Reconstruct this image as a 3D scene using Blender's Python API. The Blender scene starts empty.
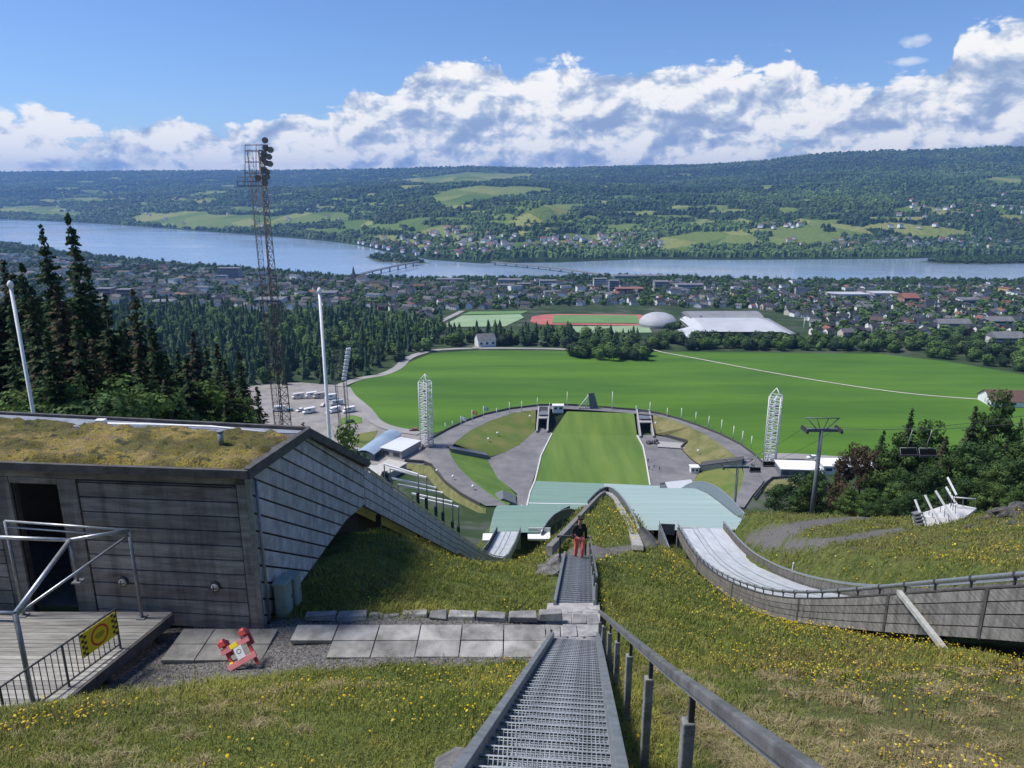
import bpy, bmesh, math, random
import numpy as np
from mathutils import Vector, Matrix
from mathutils.geometry import tessellate_polygon
R = math.radians
rng = random.Random(7)
nrng = np.random.default_rng(11)
scene = bpy.context.scene
COL = scene.collection

# ---------------------------------------------------------------- camera model
FPX, PITCH = 731.0, R(15.2)
SP, CP = math.sin(PITCH), math.cos(PITCH)
HEAD = 0.09                                  # the hill runs slightly to the right of the view

def ray(px, py):
    v = (py - 384.0) / FPX
    return Vector(((px - 512.0) / FPX, CP - v * SP, -(SP + v * CP)))

def at_z(px, py, z):
    r = ray(px, py)
    return r * (z / r.z)

def at_y(px, py, Y):
    r = ray(px, py)
    return r * (Y / r.y)

def at_u(px, py, u):                         # vertical plane X = u + HEAD*Y
    r = ray(px, py)
    return r * (u / (r.x - HEAD * r.y))

def at_slope(px, py, a, b):                  # plane z = a + b*Y
    r = ray(px, py)
    return r * (a / (r.z - b * r.y))

def at_vplane(px, py, P, d):                 # vertical plane through P along horizontal d
    n = Vector((-d.y, d.x, 0))
    r = ray(px, py)
    return r * (n.dot(P) / n.dot(r))

def project(X, Y, Z):
    f = Y * CP - Z * SP
    g = np.where(f > 0.05, f, 0.05)
    return 512 + FPX * X / g, 384 - FPX * (Y * SP + Z * CP) / g, f > 0.05

# ---------------------------------------------------------------- noise
def _hash(ix, iy, s):
    h = (ix.astype(np.int64) * 374761393 + iy.astype(np.int64) * 668265263 + s * 1274126177) & 0xffffffff
    h = ((h ^ (h >> 13)) * 1274126177) & 0xffffffff
    return ((h ^ (h >> 16)) & 0xffff) / 65535.0

def vnoise(x, y, s=0):
    x = np.asarray(x, float); y = np.asarray(y, float)
    ix, iy = np.floor(x), np.floor(y)
    fx, fy = x - ix, y - iy
    fx = fx * fx * (3 - 2 * fx); fy = fy * fy * (3 - 2 * fy)
    a = _hash(ix, iy, s); b = _hash(ix + 1, iy, s); c = _hash(ix, iy + 1, s); d = _hash(ix + 1, iy + 1, s)
    return (a * (1 - fx) + b * fx) * (1 - fy) + (c * (1 - fx) + d * fx) * fy

def fbm(x, y, s=0, o=4):
    t, a, n = 0, 0.5, 0
    for k in range(o):
        t = t + a * (vnoise(x * 2 ** k, y * 2 ** k, s + k * 17) - 0.5); n += a; a *= 0.5
    return t / n                              # about -0.5 .. 0.5

def inpoly(x, y, poly):
    x = np.asarray(x, float); y = np.asarray(y, float)
    r = np.zeros(x.shape, bool)
    n = len(poly)
    for i in range(n):
        x0, y0 = poly[i]; x1, y1 = poly[(i + 1) % n]
        if y0 == y1: continue
        c = ((y0 > y) != (y1 > y)) & (x < (x1 - x0) * (y - y0) / (y1 - y0) + x0)
        r ^= c
    return r

# ---------------------------------------------------------------- terrain
PLAIN, RIM, FLOOR = -115.5, -115.0, -121.0
BOT_PX = [(1024,641),(960,637),(890,632.5),(845,628),(800,623),(778,618),(760,613),(735,600.5),(715,587),(700,573),(691,560),(681,545)]
_foot = [at_u(x, y, 11.5) for x, y in BOT_PX]
LAND_L = [(75,-37.4),(90,-42.7),(100,-45.4),(110,-48.3),(120,-51.8),(130,-56),(140,-61.4),(160,-75),(200,-103),(225,-116.5),(245,-120.5),(284,-121)]   # large jump's landing slope
LAND_S = [(101.5,-51.0),(104,-51.4),(110,-52.7),(118,-54.9),(126,-57.9),(134,-61.4),(150,-72),(200,-106),(225,-117.5),(245,-120.6),(284,-121)]          # small jump's
EDGE_L = ([75,86,120,200,245,284], [8,5.8,5.6,2,0,-2], [18.5,21.8,21.8,27,33,38])
EDGE_S = ([101.5,126,200,245,284], [-12.6,-14.2,-16,-17,-17], [-5,-0.6,0,0,0])
PROF = {
 -140: [(-10,-8),(0,-10),(30,-22),(60,-34),(100,-52),(160,-84),(240,PLAIN)],
 -45: [(-10,-4),(0,-7),(10,-10),(17,-12),(30,-16),(56,-25),(95,-44),(160,-86),(240,PLAIN)],
 -20: [(-10,1),(0,-3.5),(8,-7.2),(12.0,-10.6),(17,-11.2),(24,-14.5),(30,-18),(53,-31),(100,-57),(160,-90),(240,PLAIN)],
 -12: [(-10,2),(0,-2.6),(8,-6.9),(12.4,-10.4),(13.6,-10.8),(17,-11),(24.9,-13),(30,-16.4),(53,-31),(80,-47),(100,-54.5),(130,-72),(160,-91),(200,-111),(235,-123)],
 -9: [(-10,2),(0,-2.4),(8,-6.8),(12.6,-10.2),(13.6,-10.6),(16.6,-10.8),(21,-11.6),(24.9,-12.5),(30,-15.9),(36,-19.8),(45,-25.5),(53,-30.6),(80,-47),(100,-54),(130,-72),(160,-91),(200,-111),(235,-123)],
 -7: [(-10,2.5),(0,-2.2),(8,-6.7),(12.8,-9.9),(13.6,-10.5),(16.6,-10.7),(20,-11.25),(24.9,-12.5),(30,-16.5),(36,-20.4),(45,-25.2),(53,-30.4),(80,-47),(100,-54),(130,-72),(160,-91),(200,-111),(235,-123)],
 -4: [(-10,3),(0,-2.0),(4.5,-4.6),(12.8,-9.5),(13.7,-10.45),(16.5,-10.5),(17.3,-10.95),(24,-13.3),(30,-16.78),(36,-20.6),(53,-30.5),(80,-45),(100,-53.5),(130,-72),(160,-91),(200,-111),(235,-123)],
 -1: [(-10,3.5),(0,-1.9),(4.5,-4.55),(13.2,-9.85),(14.3,-10.45),(16.5,-10.7),(17.7,-11.4),(27,-15.3),(36,-19.2),(50,-25.4),(70,-35.5),(100,-52),(130,-72),(160,-91),(200,-111),(235,-123)],
 1: [(-10,3.5),(0,-1.9),(4.5,-4.55),(13.6,-9.95),(14.8,-10.5),(17.7,-11.4),(27,-15.0),(30,-15.9),(50,-23.7),(70,-32.5),(90,-44),(110,-56),(160,-90),(200,-111),(235,-123)],
 4: [(-10,3.5),(0,-2.0),(4.5,-4.7),(14.5,-10.5),(18,-12.2),(27,-15.4),(36,-18.2),(50,-23.7),(70,-31.6),(107,-46.2),(116,-54),(160,-90),(200,-111),(235,-123)],
 5: [(-10,3),(0,-2.1),(4.5,-4.8),(14.5,-10.6),(18,-12.3),(27,-15.8),(35,-18.8),(50,-24.3),(70,-32.4),(107,-46.8),(116,-54.5),(160,-90),(200,-111),(235,-123)],
 8: [(-10,3),(0,-2.3),(5,-5.1),(18,-12.4),(27,-17.6),(35,-21.9),(46,-26.4),(60,-31.6),(66,-34.4),(80,-42),(100,-53),(130,-71),(160,-89),(200,-111),(235,-123)],
 10.5: [(-10,2),(0,-2.6),(6,-5.4),(16,-11.6)] + [(p.y, p.z - .35) for p in _foot if p.y > 17] + [(80,-42),(100,-52),(130,-70),(160,-89),(200,-111),(235,-123)],
 13: [(-10,2),(0,-2.8),(6,-5.8),(16,-12.2)] + [(p.y, p.z - .8) for p in _foot if p.y > 17] + [(80,-42),(100,-52),(130,-70),(160,-89),(200,-111),(235,-123)],
 17: [(-10,3),(0,-2.6),(6,-5.2),(18,-12.9),(33,-22.3),(45,-27.2),(60,-32.5),(72,-37.5),(80,-42),(100,-52),(130,-70),(160,-89),(200,-111),(235,-123)],
 20: [(-10,3),(0,-2.5),(18,-11.8),(28,-15.8),(35,-19.3),(45,-24.2),(57,-28.8),(66,-31.8),(75,-35.2),(85,-42),(100,-51),(130,-70),(160,-89),(200,-111),(235,-123)],
 32: [(-10,4),(0,-1.5),(18,-9.0),(35,-17.2),(50,-25.2),(62,-30.6),(75,-35.8),(85,-42),(110,-54),(160,-86),(200,-106),(240,PLAIN)],
 40: [(-10,4.5),(0,-1),(18,-8.4),(35,-15.8),(50,-23.4),(58,-27.2),(75,-36),(85,-41.5),(110,-54),(160,-85),(240,PLAIN)],
 50: [(-10,5),(0,-0.5),(18,-7.6),(35,-15),(48,-21.2),(58,-26.8),(75,-36.5),(100,-50),(160,-84),(240,PLAIN)],
 120: [(-10,8),(0,2),(35,-10),(55,-22),(80,-37),(110,-52),(160,-82),(240,PLAIN)],
}
PU = np.array(sorted(PROF), float)

NEAR_SHORE = [(-60,238),(0,241),(60,251),(120,258),(200,265),(290,272),(350,277),(430,279),(540,278),(600,276),(650,277),(740,279),(830,281),(900,280),(1024,281),(1100,281)]
FAR_SHORE = [(-60,218),(0,219),(90,223),(200,231),(270,236),(330,241),(360,245),(385,251),(430,259),(480,262.5),(560,261.5),(640,258.5),(740,259),(900,258),(1024,255),(1100,254)]
RIDGE = [(-60,173,9500),(0,173,9500),(150,172,9500),(290,171.5,9200),(400,170,8000),(470,168,7500),(540,170,7500),(620,168,7200),(700,167,7000),(760,163,6500),(820,156,6200),(880,153,6000),(950,152,5800),(1000,149,5600),(1100,152,5600)]
LAKE = -206.0
def _tab(lst):
    t, Y = [], []
    for p in lst:
        q = at_z(p[0], p[1], LAKE); t.append(q.x / q.y); Y.append(q.y)
    return np.array(t), np.array(Y)
NS_T, NS_Y = _tab(NEAR_SHORE)
FS_T, FS_Y = _tab(FAR_SHORE)
RG_T = np.array([ray(p[0], p[1]).x / ray(p[0], p[1]).y for p in RIDGE])
RG_Y = np.array([p[2] for p in RIDGE], float)
RG_Z = np.array([at_y(p[0], p[1], p[2]).z for p in RIDGE])
def shore_y(t): return np.interp(t, NS_T, NS_Y)

ARENA = None                                   # filled below: the bowl's outline in world XY
def plain(X, Y):
    X = np.asarray(X, float); Y = np.asarray(Y, float)
    z = np.where(Y < 390, PLAIN, PLAIN - 0.06 * (Y - 390))
    t = X / np.maximum(Y, 1.0)
    ys = shore_y(t)
    z760 = PLAIN - 0.06 * 370
    w = (Y - 760) / np.maximum(ys - 760, 1)
    zz = z760 + (LAKE + 1.5 - z760) * np.clip(w, 0, 1)
    zz = np.where(w > 1, LAKE + 1.5 - 0.08 * (Y - ys), zz)
    return np.where(Y > 760, np.maximum(zz, LAKE - 9), z)

def height(X, Y, rough=True):
    X = np.asarray(X, float); Y = np.asarray(Y, float)
    u = X - HEAD * Y
    Z = np.stack([np.interp(Y, [p[0] for p in PROF[k]], [p[1] for p in PROF[k]]) for k in PU])
    i = np.clip(np.searchsorted(PU, u) - 1, 0, len(PU) - 2)
    w = np.clip((u - PU[i]) / (PU[i + 1] - PU[i]), 0, 1)
    w = w * w * (3 - 2 * w) * 0.5 + w * 0.5
    za = np.take_along_axis(Z, i[None], 0)[0]; zb = np.take_along_axis(Z, i[None] + 1, 0)[0]
    z = za * (1 - w) + zb * w
    for (prof, edge) in ((LAND_L, EDGE_L), (LAND_S, EDGE_S)):
        zs = np.interp(Y, [p[0] for p in prof], [p[1] for p in prof]) - 1.0
        lo, hi = np.interp(Y, edge[0], edge[1]), np.interp(Y, edge[0], edge[2])
        k = np.clip(1 - np.maximum(lo - u, u - hi) / 5, 0, 1) * (Y > edge[0][0] + 1) * (Y < 250)
        z = z * (1 - k) + np.where(np.maximum(lo - u, u - hi) < 0.5, zs - .4, np.maximum(z, zs)) * k
    if rough:
        near = np.clip((110 - Y) / 30, 0, 1)
        lump = fbm(X * 0.45, Y * 0.45, 3) * 0.34 + fbm(X * 2.1, Y * 2.1, 5, 3) * 0.12
        flat = (u > -19) & (u < -0.6) & (Y > 13.6) & (Y < 17.2)
        z = z + np.where(flat, 0.15, 1.0) * near * lump
        z = z + np.clip((u - 26) / 8, 0, 1) * np.clip((62 - Y) / 10, 0, 1) * np.clip((Y - 30) / 8, 0, 1) * np.abs(fbm(X * 0.5, Y * 0.5, 9)) * 2.2
    z = np.where(Y > 240, plain(X, Y), z)
    if ARENA is not None:
        z = np.where(inpoly(X, Y, ARENA) & (Y > 225), np.minimum(z, FLOOR - 1.2), z)
    return z

def hz(x, y, rough=True): return float(height(np.array([x]), np.array([y]), rough)[0])

def at_ground(px, py, y0=2.0, y1=3200.0, rough=False):
    r = ray(px, py)
    Y = np.exp(np.linspace(math.log(y0), math.log(y1), 4000))
    s = Y / r.y
    d = r.z * s - height(r.x * s, Y, rough)
    k = np.argmax(d < 0)
    if d[k] >= 0: k = len(Y) - 1
    if k > 0:
        f = d[k - 1] / (d[k - 1] - d[k]) if d[k - 1] != d[k] else 0
        Yk = Y[k - 1] + (Y[k] - Y[k - 1]) * f
    else: Yk = Y[0]
    return r * (Yk / r.y)

# ---------------------------------------------------------------- materials
def _n(nt, t, **kw):
    n = nt.nodes.new(t)
    for k, v in kw.items(): setattr(n, k, v)
    return n
def ramp(nt, fac, stops):
    r = _n(nt, 'ShaderNodeValToRGB')
    e = r.color_ramp.elements
    while len(e) > 1: e.remove(e[-1])
    e[0].position, e[0].color = stops[0][0], (*stops[0][1], 1)
    for p, c in stops[1:]:
        q = e.new(p); q.color = (*c, 1)
    nt.links.new(fac, r.inputs[0]); return r
def mixc(nt, fac, a, b, mode='MIX'):
    m = _n(nt, 'ShaderNodeMix', data_type='RGBA', blend_type=mode)
    for s, v in ((0, fac), (6, a), (7, b)):
        if hasattr(v, 'links'): nt.links.new(v, m.inputs[s])
        elif s == 0: m.inputs[0].default_value = v
        else: m.inputs[s].default_value = (*v, 1)
    return m.outputs[2]
def math_n(nt, op, a, b=0.0, clamp=False):
    m = _n(nt, 'ShaderNodeMath', operation=op, use_clamp=clamp)
    for i, v in enumerate((a, b)):
        if hasattr(v, 'links'): nt.links.new(v, m.inputs[i])
        else: m.inputs[i].default_value = v
    return m.outputs[0]
def noise(nt, vec, scale, detail=5, rough=0.55, dist=0.0):
    n = _n(nt, 'ShaderNodeTexNoise')
    n.inputs['Scale'].default_value = scale; n.inputs['Detail'].default_value = detail
    n.inputs['Roughness'].default_value = rough; n.inputs['Distortion'].default_value = dist
    if vec is not None: nt.links.new(vec, n.inputs['Vector'])
    return n.outputs[0]
def attr(nt, name):
    a = _n(nt, 'ShaderNodeAttribute', attribute_name=name); return a
def newmat(name):
    m = bpy.data.materials.new(name); m.use_nodes = True
    return m, m.node_tree, m.node_tree.nodes['Principled BSDF']
MATS = {}
def mat(name, c1, c2=None, scale=4.0, rough=0.75, metal=0.0, bump=0.0, bscale=None, stretch=None, tone=False, contrast=(0.35, 0.65), coords='Object', rand=0.0, spec=0.4):
    """two-colour weathered surface; stretch scales the texture space; tone multiplies by the per-face attribute 'tone'"""
    if name in MATS: return MATS[name]
    m, nt, b = newmat(name)
    b.inputs['Roughness'].default_value = rough; b.inputs['Metallic'].default_value = metal
    b.inputs['Specular IOR Level'].default_value = spec
    if coords == 'Position': vec = _n(nt, 'ShaderNodeNewGeometry').outputs['Position']
    else: vec = _n(nt, 'ShaderNodeTexCoord').outputs[coords]
    if stretch:
        mp = _n(nt, 'ShaderNodeMapping'); mp.inputs['Scale'].default_value = stretch
        nt.links.new(vec, mp.inputs['Vector']); vec = mp.outputs[0]
    col = None
    if c2 is not None:
        f = noise(nt, vec, scale, 7, 0.62)
        col = ramp(nt, f, [(contrast[0], c1), (contrast[1], c2)]).outputs[0]
    if tone:
        t = attr(nt, 'tone').outputs['Fac']
        cc = _n(nt, 'ShaderNodeCombineColor')
        for k in range(3): nt.links.new(t, cc.inputs[k])
        col = mixc(nt, 1.0, col if col is not None else c1, cc.outputs[0], 'MULTIPLY')
    if rand:
        oi = _n(nt, 'ShaderNodeObjectInfo').outputs['Random']
        v = math_n(nt, 'MULTIPLY_ADD', oi, rand); nt.nodes[-1].inputs[2].default_value = 1 - rand / 2
        cc = _n(nt, 'ShaderNodeCombineColor')
        for k in range(3): nt.links.new(v, cc.inputs[k])
        col = mixc(nt, 1.0, col if col is not None else c1, cc.outputs[0], 'MULTIPLY')
    if col is None: b.inputs['Base Color'].default_value = (*c1, 1)
    else: nt.links.new(col, b.inputs['Base Color'])
    if bump:
        bn = _n(nt, 'ShaderNodeBump'); bn.inputs['Strength'].default_value = bump; bn.inputs['Distance'].default_value = 0.05
        nt.links.new(noise(nt, vec, bscale or scale * 4, 6), bn.inputs['Height']); nt.links.new(bn.outputs[0], b.inputs['Normal'])
    MATS[name] = m
    return m

def vmat(name, rough=0.8, transl=0.0, attrname='col', spec=0.2, rand=0.0):
    """colour from a point attribute (leaf and blade colour)"""
    if name in MATS: return MATS[name]
    m, nt, b = newmat(name)
    a = attr(nt, attrname).outputs['Color']
    if rand:
        oi = _n(nt, 'ShaderNodeObjectInfo').outputs['Random']
        v = math_n(nt, 'MULTIPLY_ADD', oi, rand); nt.nodes[-1].inputs[2].default_value = 1 - rand / 2
        cc = _n(nt, 'ShaderNodeCombineColor')
        for k in range(3): nt.links.new(v, cc.inputs[k])
        a = mixc(nt, 1.0, a, cc.outputs[0], 'MULTIPLY')
    nt.links.new(a, b.inputs['Base Color'])
    b.inputs['Roughness'].default_value = rough; b.inputs['Specular IOR Level'].default_value = spec
    if transl:
        tr = _n(nt, 'ShaderNodeBsdfTranslucent'); nt.links.new(a, tr.inputs[0])
        mx = _n(nt, 'ShaderNodeMixShader'); mx.inputs[0].default_value = transl
        nt.links.new(b.outputs[0], mx.inputs[1]); nt.links.new(tr.outputs[0], mx.inputs[2])
        nt.links.new(mx.outputs[0], nt.nodes['Material Output'].inputs[0])
    MATS[name] = m
    return m

# ---------------------------------------------------------------- objects
def tag(o, label=None, cat=None, group=None, kind=None):
    if label: o['label'] = label
    if cat: o['category'] = cat
    if group: o['group'] = group
    if kind: o['kind'] = kind
    return o
def thing(name, label, cat, loc=(0, 0, 0), rz=0.0, group=None):
    o = bpy.data.objects.new(name, None); COL.objects.link(o)
    o.location = loc; o.rotation_euler = (0, 0, rz); o.empty_display_size = 0.3
    return tag(o, label, cat, group)
def copy_tree(o, parent=None):
    c = o.copy(); COL.objects.link(c)
    if parent is not None: c.parent = parent
    for ch in list(o.children): copy_tree(ch, c)
    return c
def place(proto, used, loc, rz=0, label=None, group=None, scale=None):
    """the first placing moves the prototype itself, later ones copy it with its parts"""
    o = proto if not used else copy_tree(proto)
    used.append(1)
    o.location = loc; o.rotation_euler = (0, 0, rz)
    if scale is not None: o.scale = scale if hasattr(scale, '__len__') else (scale,) * 3
    if label: o['label'] = label
    if group: o['group'] = group
    return o

class MB:
    def __init__(s, origin=(0, 0, 0)):
        s.o = Vector(origin.location) if hasattr(origin, 'location') else Vector(origin)
        s.v = []; s.f = []; s.m = []; s.t = []; s.mi = 0; s.tone = 1.0; s.sm = []; s.smooth = False
    def face(s, idx):
        s.f.append(tuple(idx)); s.m.append(s.mi); s.t.append(s.tone); s.sm.append(s.smooth)
    def add(s, vs, fs):
        b = len(s.v); s.v += [Vector(p) - s.o for p in vs]
        for f in fs: s.face([b + i for i in f])
    def hexa(s, p):                                  # 8 corners: 4 bottom ring, 4 top ring
        s.add(p, [(3, 2, 1, 0), (4, 5, 6, 7), (0, 1, 5, 4), (1, 2, 6, 5), (2, 3, 7, 6), (3, 0, 4, 7)])
    def box(s, c, size, rz=0.0, M=None):
        hx, hy, hz_ = size[0] / 2, size[1] / 2, size[2] / 2
        if M is None: M = Matrix.Rotation(rz, 3, 'Z')
        c = Vector(c)
        s.hexa([c + M @ Vector(q) for q in ((-hx, -hy, -hz_), (hx, -hy, -hz_), (hx, hy, -hz_), (-hx, hy, -hz_), (-hx, -hy, hz_), (hx, -hy, hz_), (hx, hy, hz_), (-hx, hy, hz_))])
    def bar(s, a, b, w, h, up=(0, 0, 1)):            # rectangular bar from a to b
        a, b, up = Vector(a), Vector(b), Vector(up)
        d = (b - a).normalized()
        x = d.cross(up)
        x = x.normalized() if x.length > 1e-5 else Vector((1, 0, 0))
        y = x.cross(d)
        x *= w / 2; y *= h / 2
        s.hexa([a - x - y, a + x - y, b + x - y, b - x - y, a - x + y, a + x + y, b + x + y, b - x + y])
    def tube(s, pts, r, n=8, r1=None, caps=True):
        pts = [Vector(p) for p in pts]
        k = len(pts)
        sm = s.smooth; s.smooth = True
        b = len(s.v)
        ref = Vector((0, 0, 1))
        for i, p in enumerate(pts):
            d = (pts[min(i + 1, k - 1)] - pts[max(i - 1, 0)]).normalized()
            if abs(d.dot(ref)) > 0.95: ref = Vector((1, 0, 0)) if abs(d.x) < 0.9 else Vector((0, 1, 0))
            x = d.cross(ref).normalized(); y = x.cross(d)
            rr = r if r1 is None else r + (r1 - r) * i / max(k - 1, 1)
            for j in range(n):
                a = 2 * math.pi * j / n
                s.v.append(p + x * (rr * math.cos(a)) + y * (rr * math.sin(a)) - s.o)
        for i in range(k - 1):
            for j in range(n):
                j2 = (j + 1) % n
                s.face((b + i * n + j, b + i * n + j2, b + (i + 1) * n + j2, b + (i + 1) * n + j))
        s.smooth = sm
        if caps:
            s.face([b + j for j in range(n)][::-1]); s.face([b + (k - 1) * n + j for j in range(n)])
    def prism(s, poly, ext):                         # planar polygon (list of 3D) extruded by a vector
        poly = [Vector(p) for p in poly]; ext = Vector(ext); n = len(poly)
        b = len(s.v); s.v += [p - s.o for p in poly] + [p + ext - s.o for p in poly]
        s.face([b + i for i in range(n)][::-1]); s.face([b + n + i for i in range(n)])
        for i in range(n):
            j = (i + 1) % n; s.face((b + i, b + j, b + n + j, b + n + i))
    def lathe(s, c, prof, n=12):                     # prof: (r, z) pairs
        c = Vector(c); b = len(s.v); sm = s.smooth; s.smooth = True
        for r, z in prof:
            for j in range(n):
                a = 2 * math.pi * j / n
                s.v.append(c + Vector((r * math.cos(a), r * math.sin(a), z)) - s.o)
        for i in range(len(prof) - 1):
            for j in range(n):
                j2 = (j + 1) % n
                s.face((b + i * n + j, b + i * n + j2, b + (i + 1) * n + j2, b + (i + 1) * n + j))
        s.smooth = sm
    def sheet(s, pts):                               # filled outline, any z per vertex, tessellated in plan
        pts = [Vector(p) for p in pts]
        tri = tessellate_polygon([[Vector((p.x, p.y, 0)) for p in pts]])
        b = len(s.v); s.v += [p - s.o for p in pts]
        for t in tri:
            a, c, d = (pts[i] for i in t)
            n = (c - a).cross(d - a)
            s.face([b + i for i in (t if n.z >= 0 else t[::-1])])
    def strip(s, A, B):                              # quads between two polylines
        b = len(s.v); n = len(A)
        s.v += [Vector(p) - s.o for p in A] + [Vector(p) - s.o for p in B]
        for i in range(n - 1): s.face((b + i, b + n + i, b + n + i + 1, b + i + 1))
    def build(s, name, mats, parent=None, bevel=0.0):
        me = bpy.data.meshes.new(name)
        me.from_pydata([tuple(p) for p in s.v], [], s.f)
        for m in (mats if isinstance(mats, (list, tuple)) else [mats]): me.materials.append(m)
        me.polygons.foreach_set('material_index', s.m)
        me.polygons.foreach_set('use_smooth', s.sm)
        a = me.attributes.new('tone', 'FLOAT', 'FACE'); a.data.foreach_set('value', s.t)
        me.update()
        o = bpy.data.objects.new(name, me); COL.objects.link(o)
        if parent is not None: o.parent = parent
        else: o.location = s.o
        if bevel:
            bv = o.modifiers.new('bevel', 'BEVEL'); bv.width = bevel; bv.segments = 2; bv.limit_method = 'ANGLE'
        return o

def mesh_np(name, V, F, mats, parent=None, col=None, smooth=False, mi=None, loc=(0, 0, 0)):
    """fast mesh from arrays; F is (n, k) with one k"""
    me = bpy.data.meshes.new(name)
    V = np.asarray(V, np.float32); F = np.asarray(F, np.int32)
    me.vertices.add(len(V)); me.vertices.foreach_set('co', V.ravel())
    n, k = F.shape
    me.loops.add(n * k); me.loops.foreach_set('vertex_index', F.ravel())
    me.polygons.add(n); me.polygons.foreach_set('loop_start', np.arange(0, n * k, k, dtype=np.int32))
    me.polygons.foreach_set('use_smooth', np.full(n, smooth))
    for m in (mats if isinstance(mats, (list, tuple)) else [mats]): me.materials.append(m)
    if mi is not None: me.polygons.foreach_set('material_index', np.asarray(mi, np.int32))
    me.update(calc_edges=True)
    if col is not None:
        a = me.attributes.new('col', 'FLOAT_COLOR', 'POINT')
        c = np.ones((len(V), 4), np.float32); c[:, :3] = col
        a.data.foreach_set('color', c.ravel())
    o = bpy.data.objects.new(name, me); COL.objects.link(o); o.location = loc
    if parent is not None: o.parent = parent
    return o
def vattr(o, name, val):
    a = o.data.attributes.new(name, 'FLOAT', 'POINT'); a.data.foreach_set('value', np.asarray(val, np.float32).ravel())

def clip_half(poly, n, d):                            # keep n.p <= d, 2D
    out = []
    for i in range(len(poly)):
        a, b = poly[i], poly[(i + 1) % len(poly)]
        da, db = n[0] * a[0] + n[1] * a[1] - d, n[0] * b[0] + n[1] * b[1] - d
        if da <= 0: out.append(a)
        if (da < 0) != (db < 0) and da != db:
            f = da / (da - db); out.append((a[0] + (b[0] - a[0]) * f, a[1] + (b[1] - a[1]) * f))
    return out
def bands(poly, n, w, gap, off=0.0):                  # cut a 2D polygon into boards across direction n
    ds = [n[0] * p[0] + n[1] * p[1] for p in poly]
    k = math.floor((min(ds) - off) / w); out = []
    while k * w + off < max(ds):
        q = clip_half(clip_half(poly, n, (k + 1) * w + off - gap), (-n[0], -n[1]), -(k * w + off))
        if len(q) > 2: out.append(q)
        k += 1
    return out
# ================================================================ camera, light, sky
cam = bpy.data.objects.new('camera', bpy.data.cameras.new('camera')); COL.objects.link(cam)
cam.data.sensor_width = 36; cam.data.lens = 36 * FPX / 1024
cam.data.clip_start = 0.1; cam.data.clip_end = 30000
cam.rotation_euler = (R(90) - PITCH, 0, 0)
scene.camera = cam
SUN_EL, SUN_AZ = R(58), R(-84)                         # from the left and ahead
sun = bpy.data.objects.new('sun', bpy.data.lights.new('sun', 'SUN')); COL.objects.link(sun)
sun.data.energy = 2.4; sun.data.angle = R(16); sun.data.color = (1, 0.95, 0.88)
sdir = Vector((math.sin(SUN_AZ) * math.cos(SUN_EL), math.cos(SUN_AZ) * math.cos(SUN_EL), math.sin(SUN_EL)))
sun.rotation_euler = sdir.to_track_quat('Z', 'Y').to_euler()
scene.view_settings.view_transform = 'Standard'; scene.view_settings.look = 'None'
scene.view_settings.exposure = 1.14; scene.view_settings.gamma = 1
scene.cycles.use_denoising = True
scene.cycles.max_bounces = 5; scene.cycles.diffuse_bounces = 3; scene.cycles.glossy_bounces = 2; scene.cycles.transparent_max_bounces = 6
scene.cycles.volume_bounces = 0
scene.cycles.sample_clamp_indirect = 4

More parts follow.
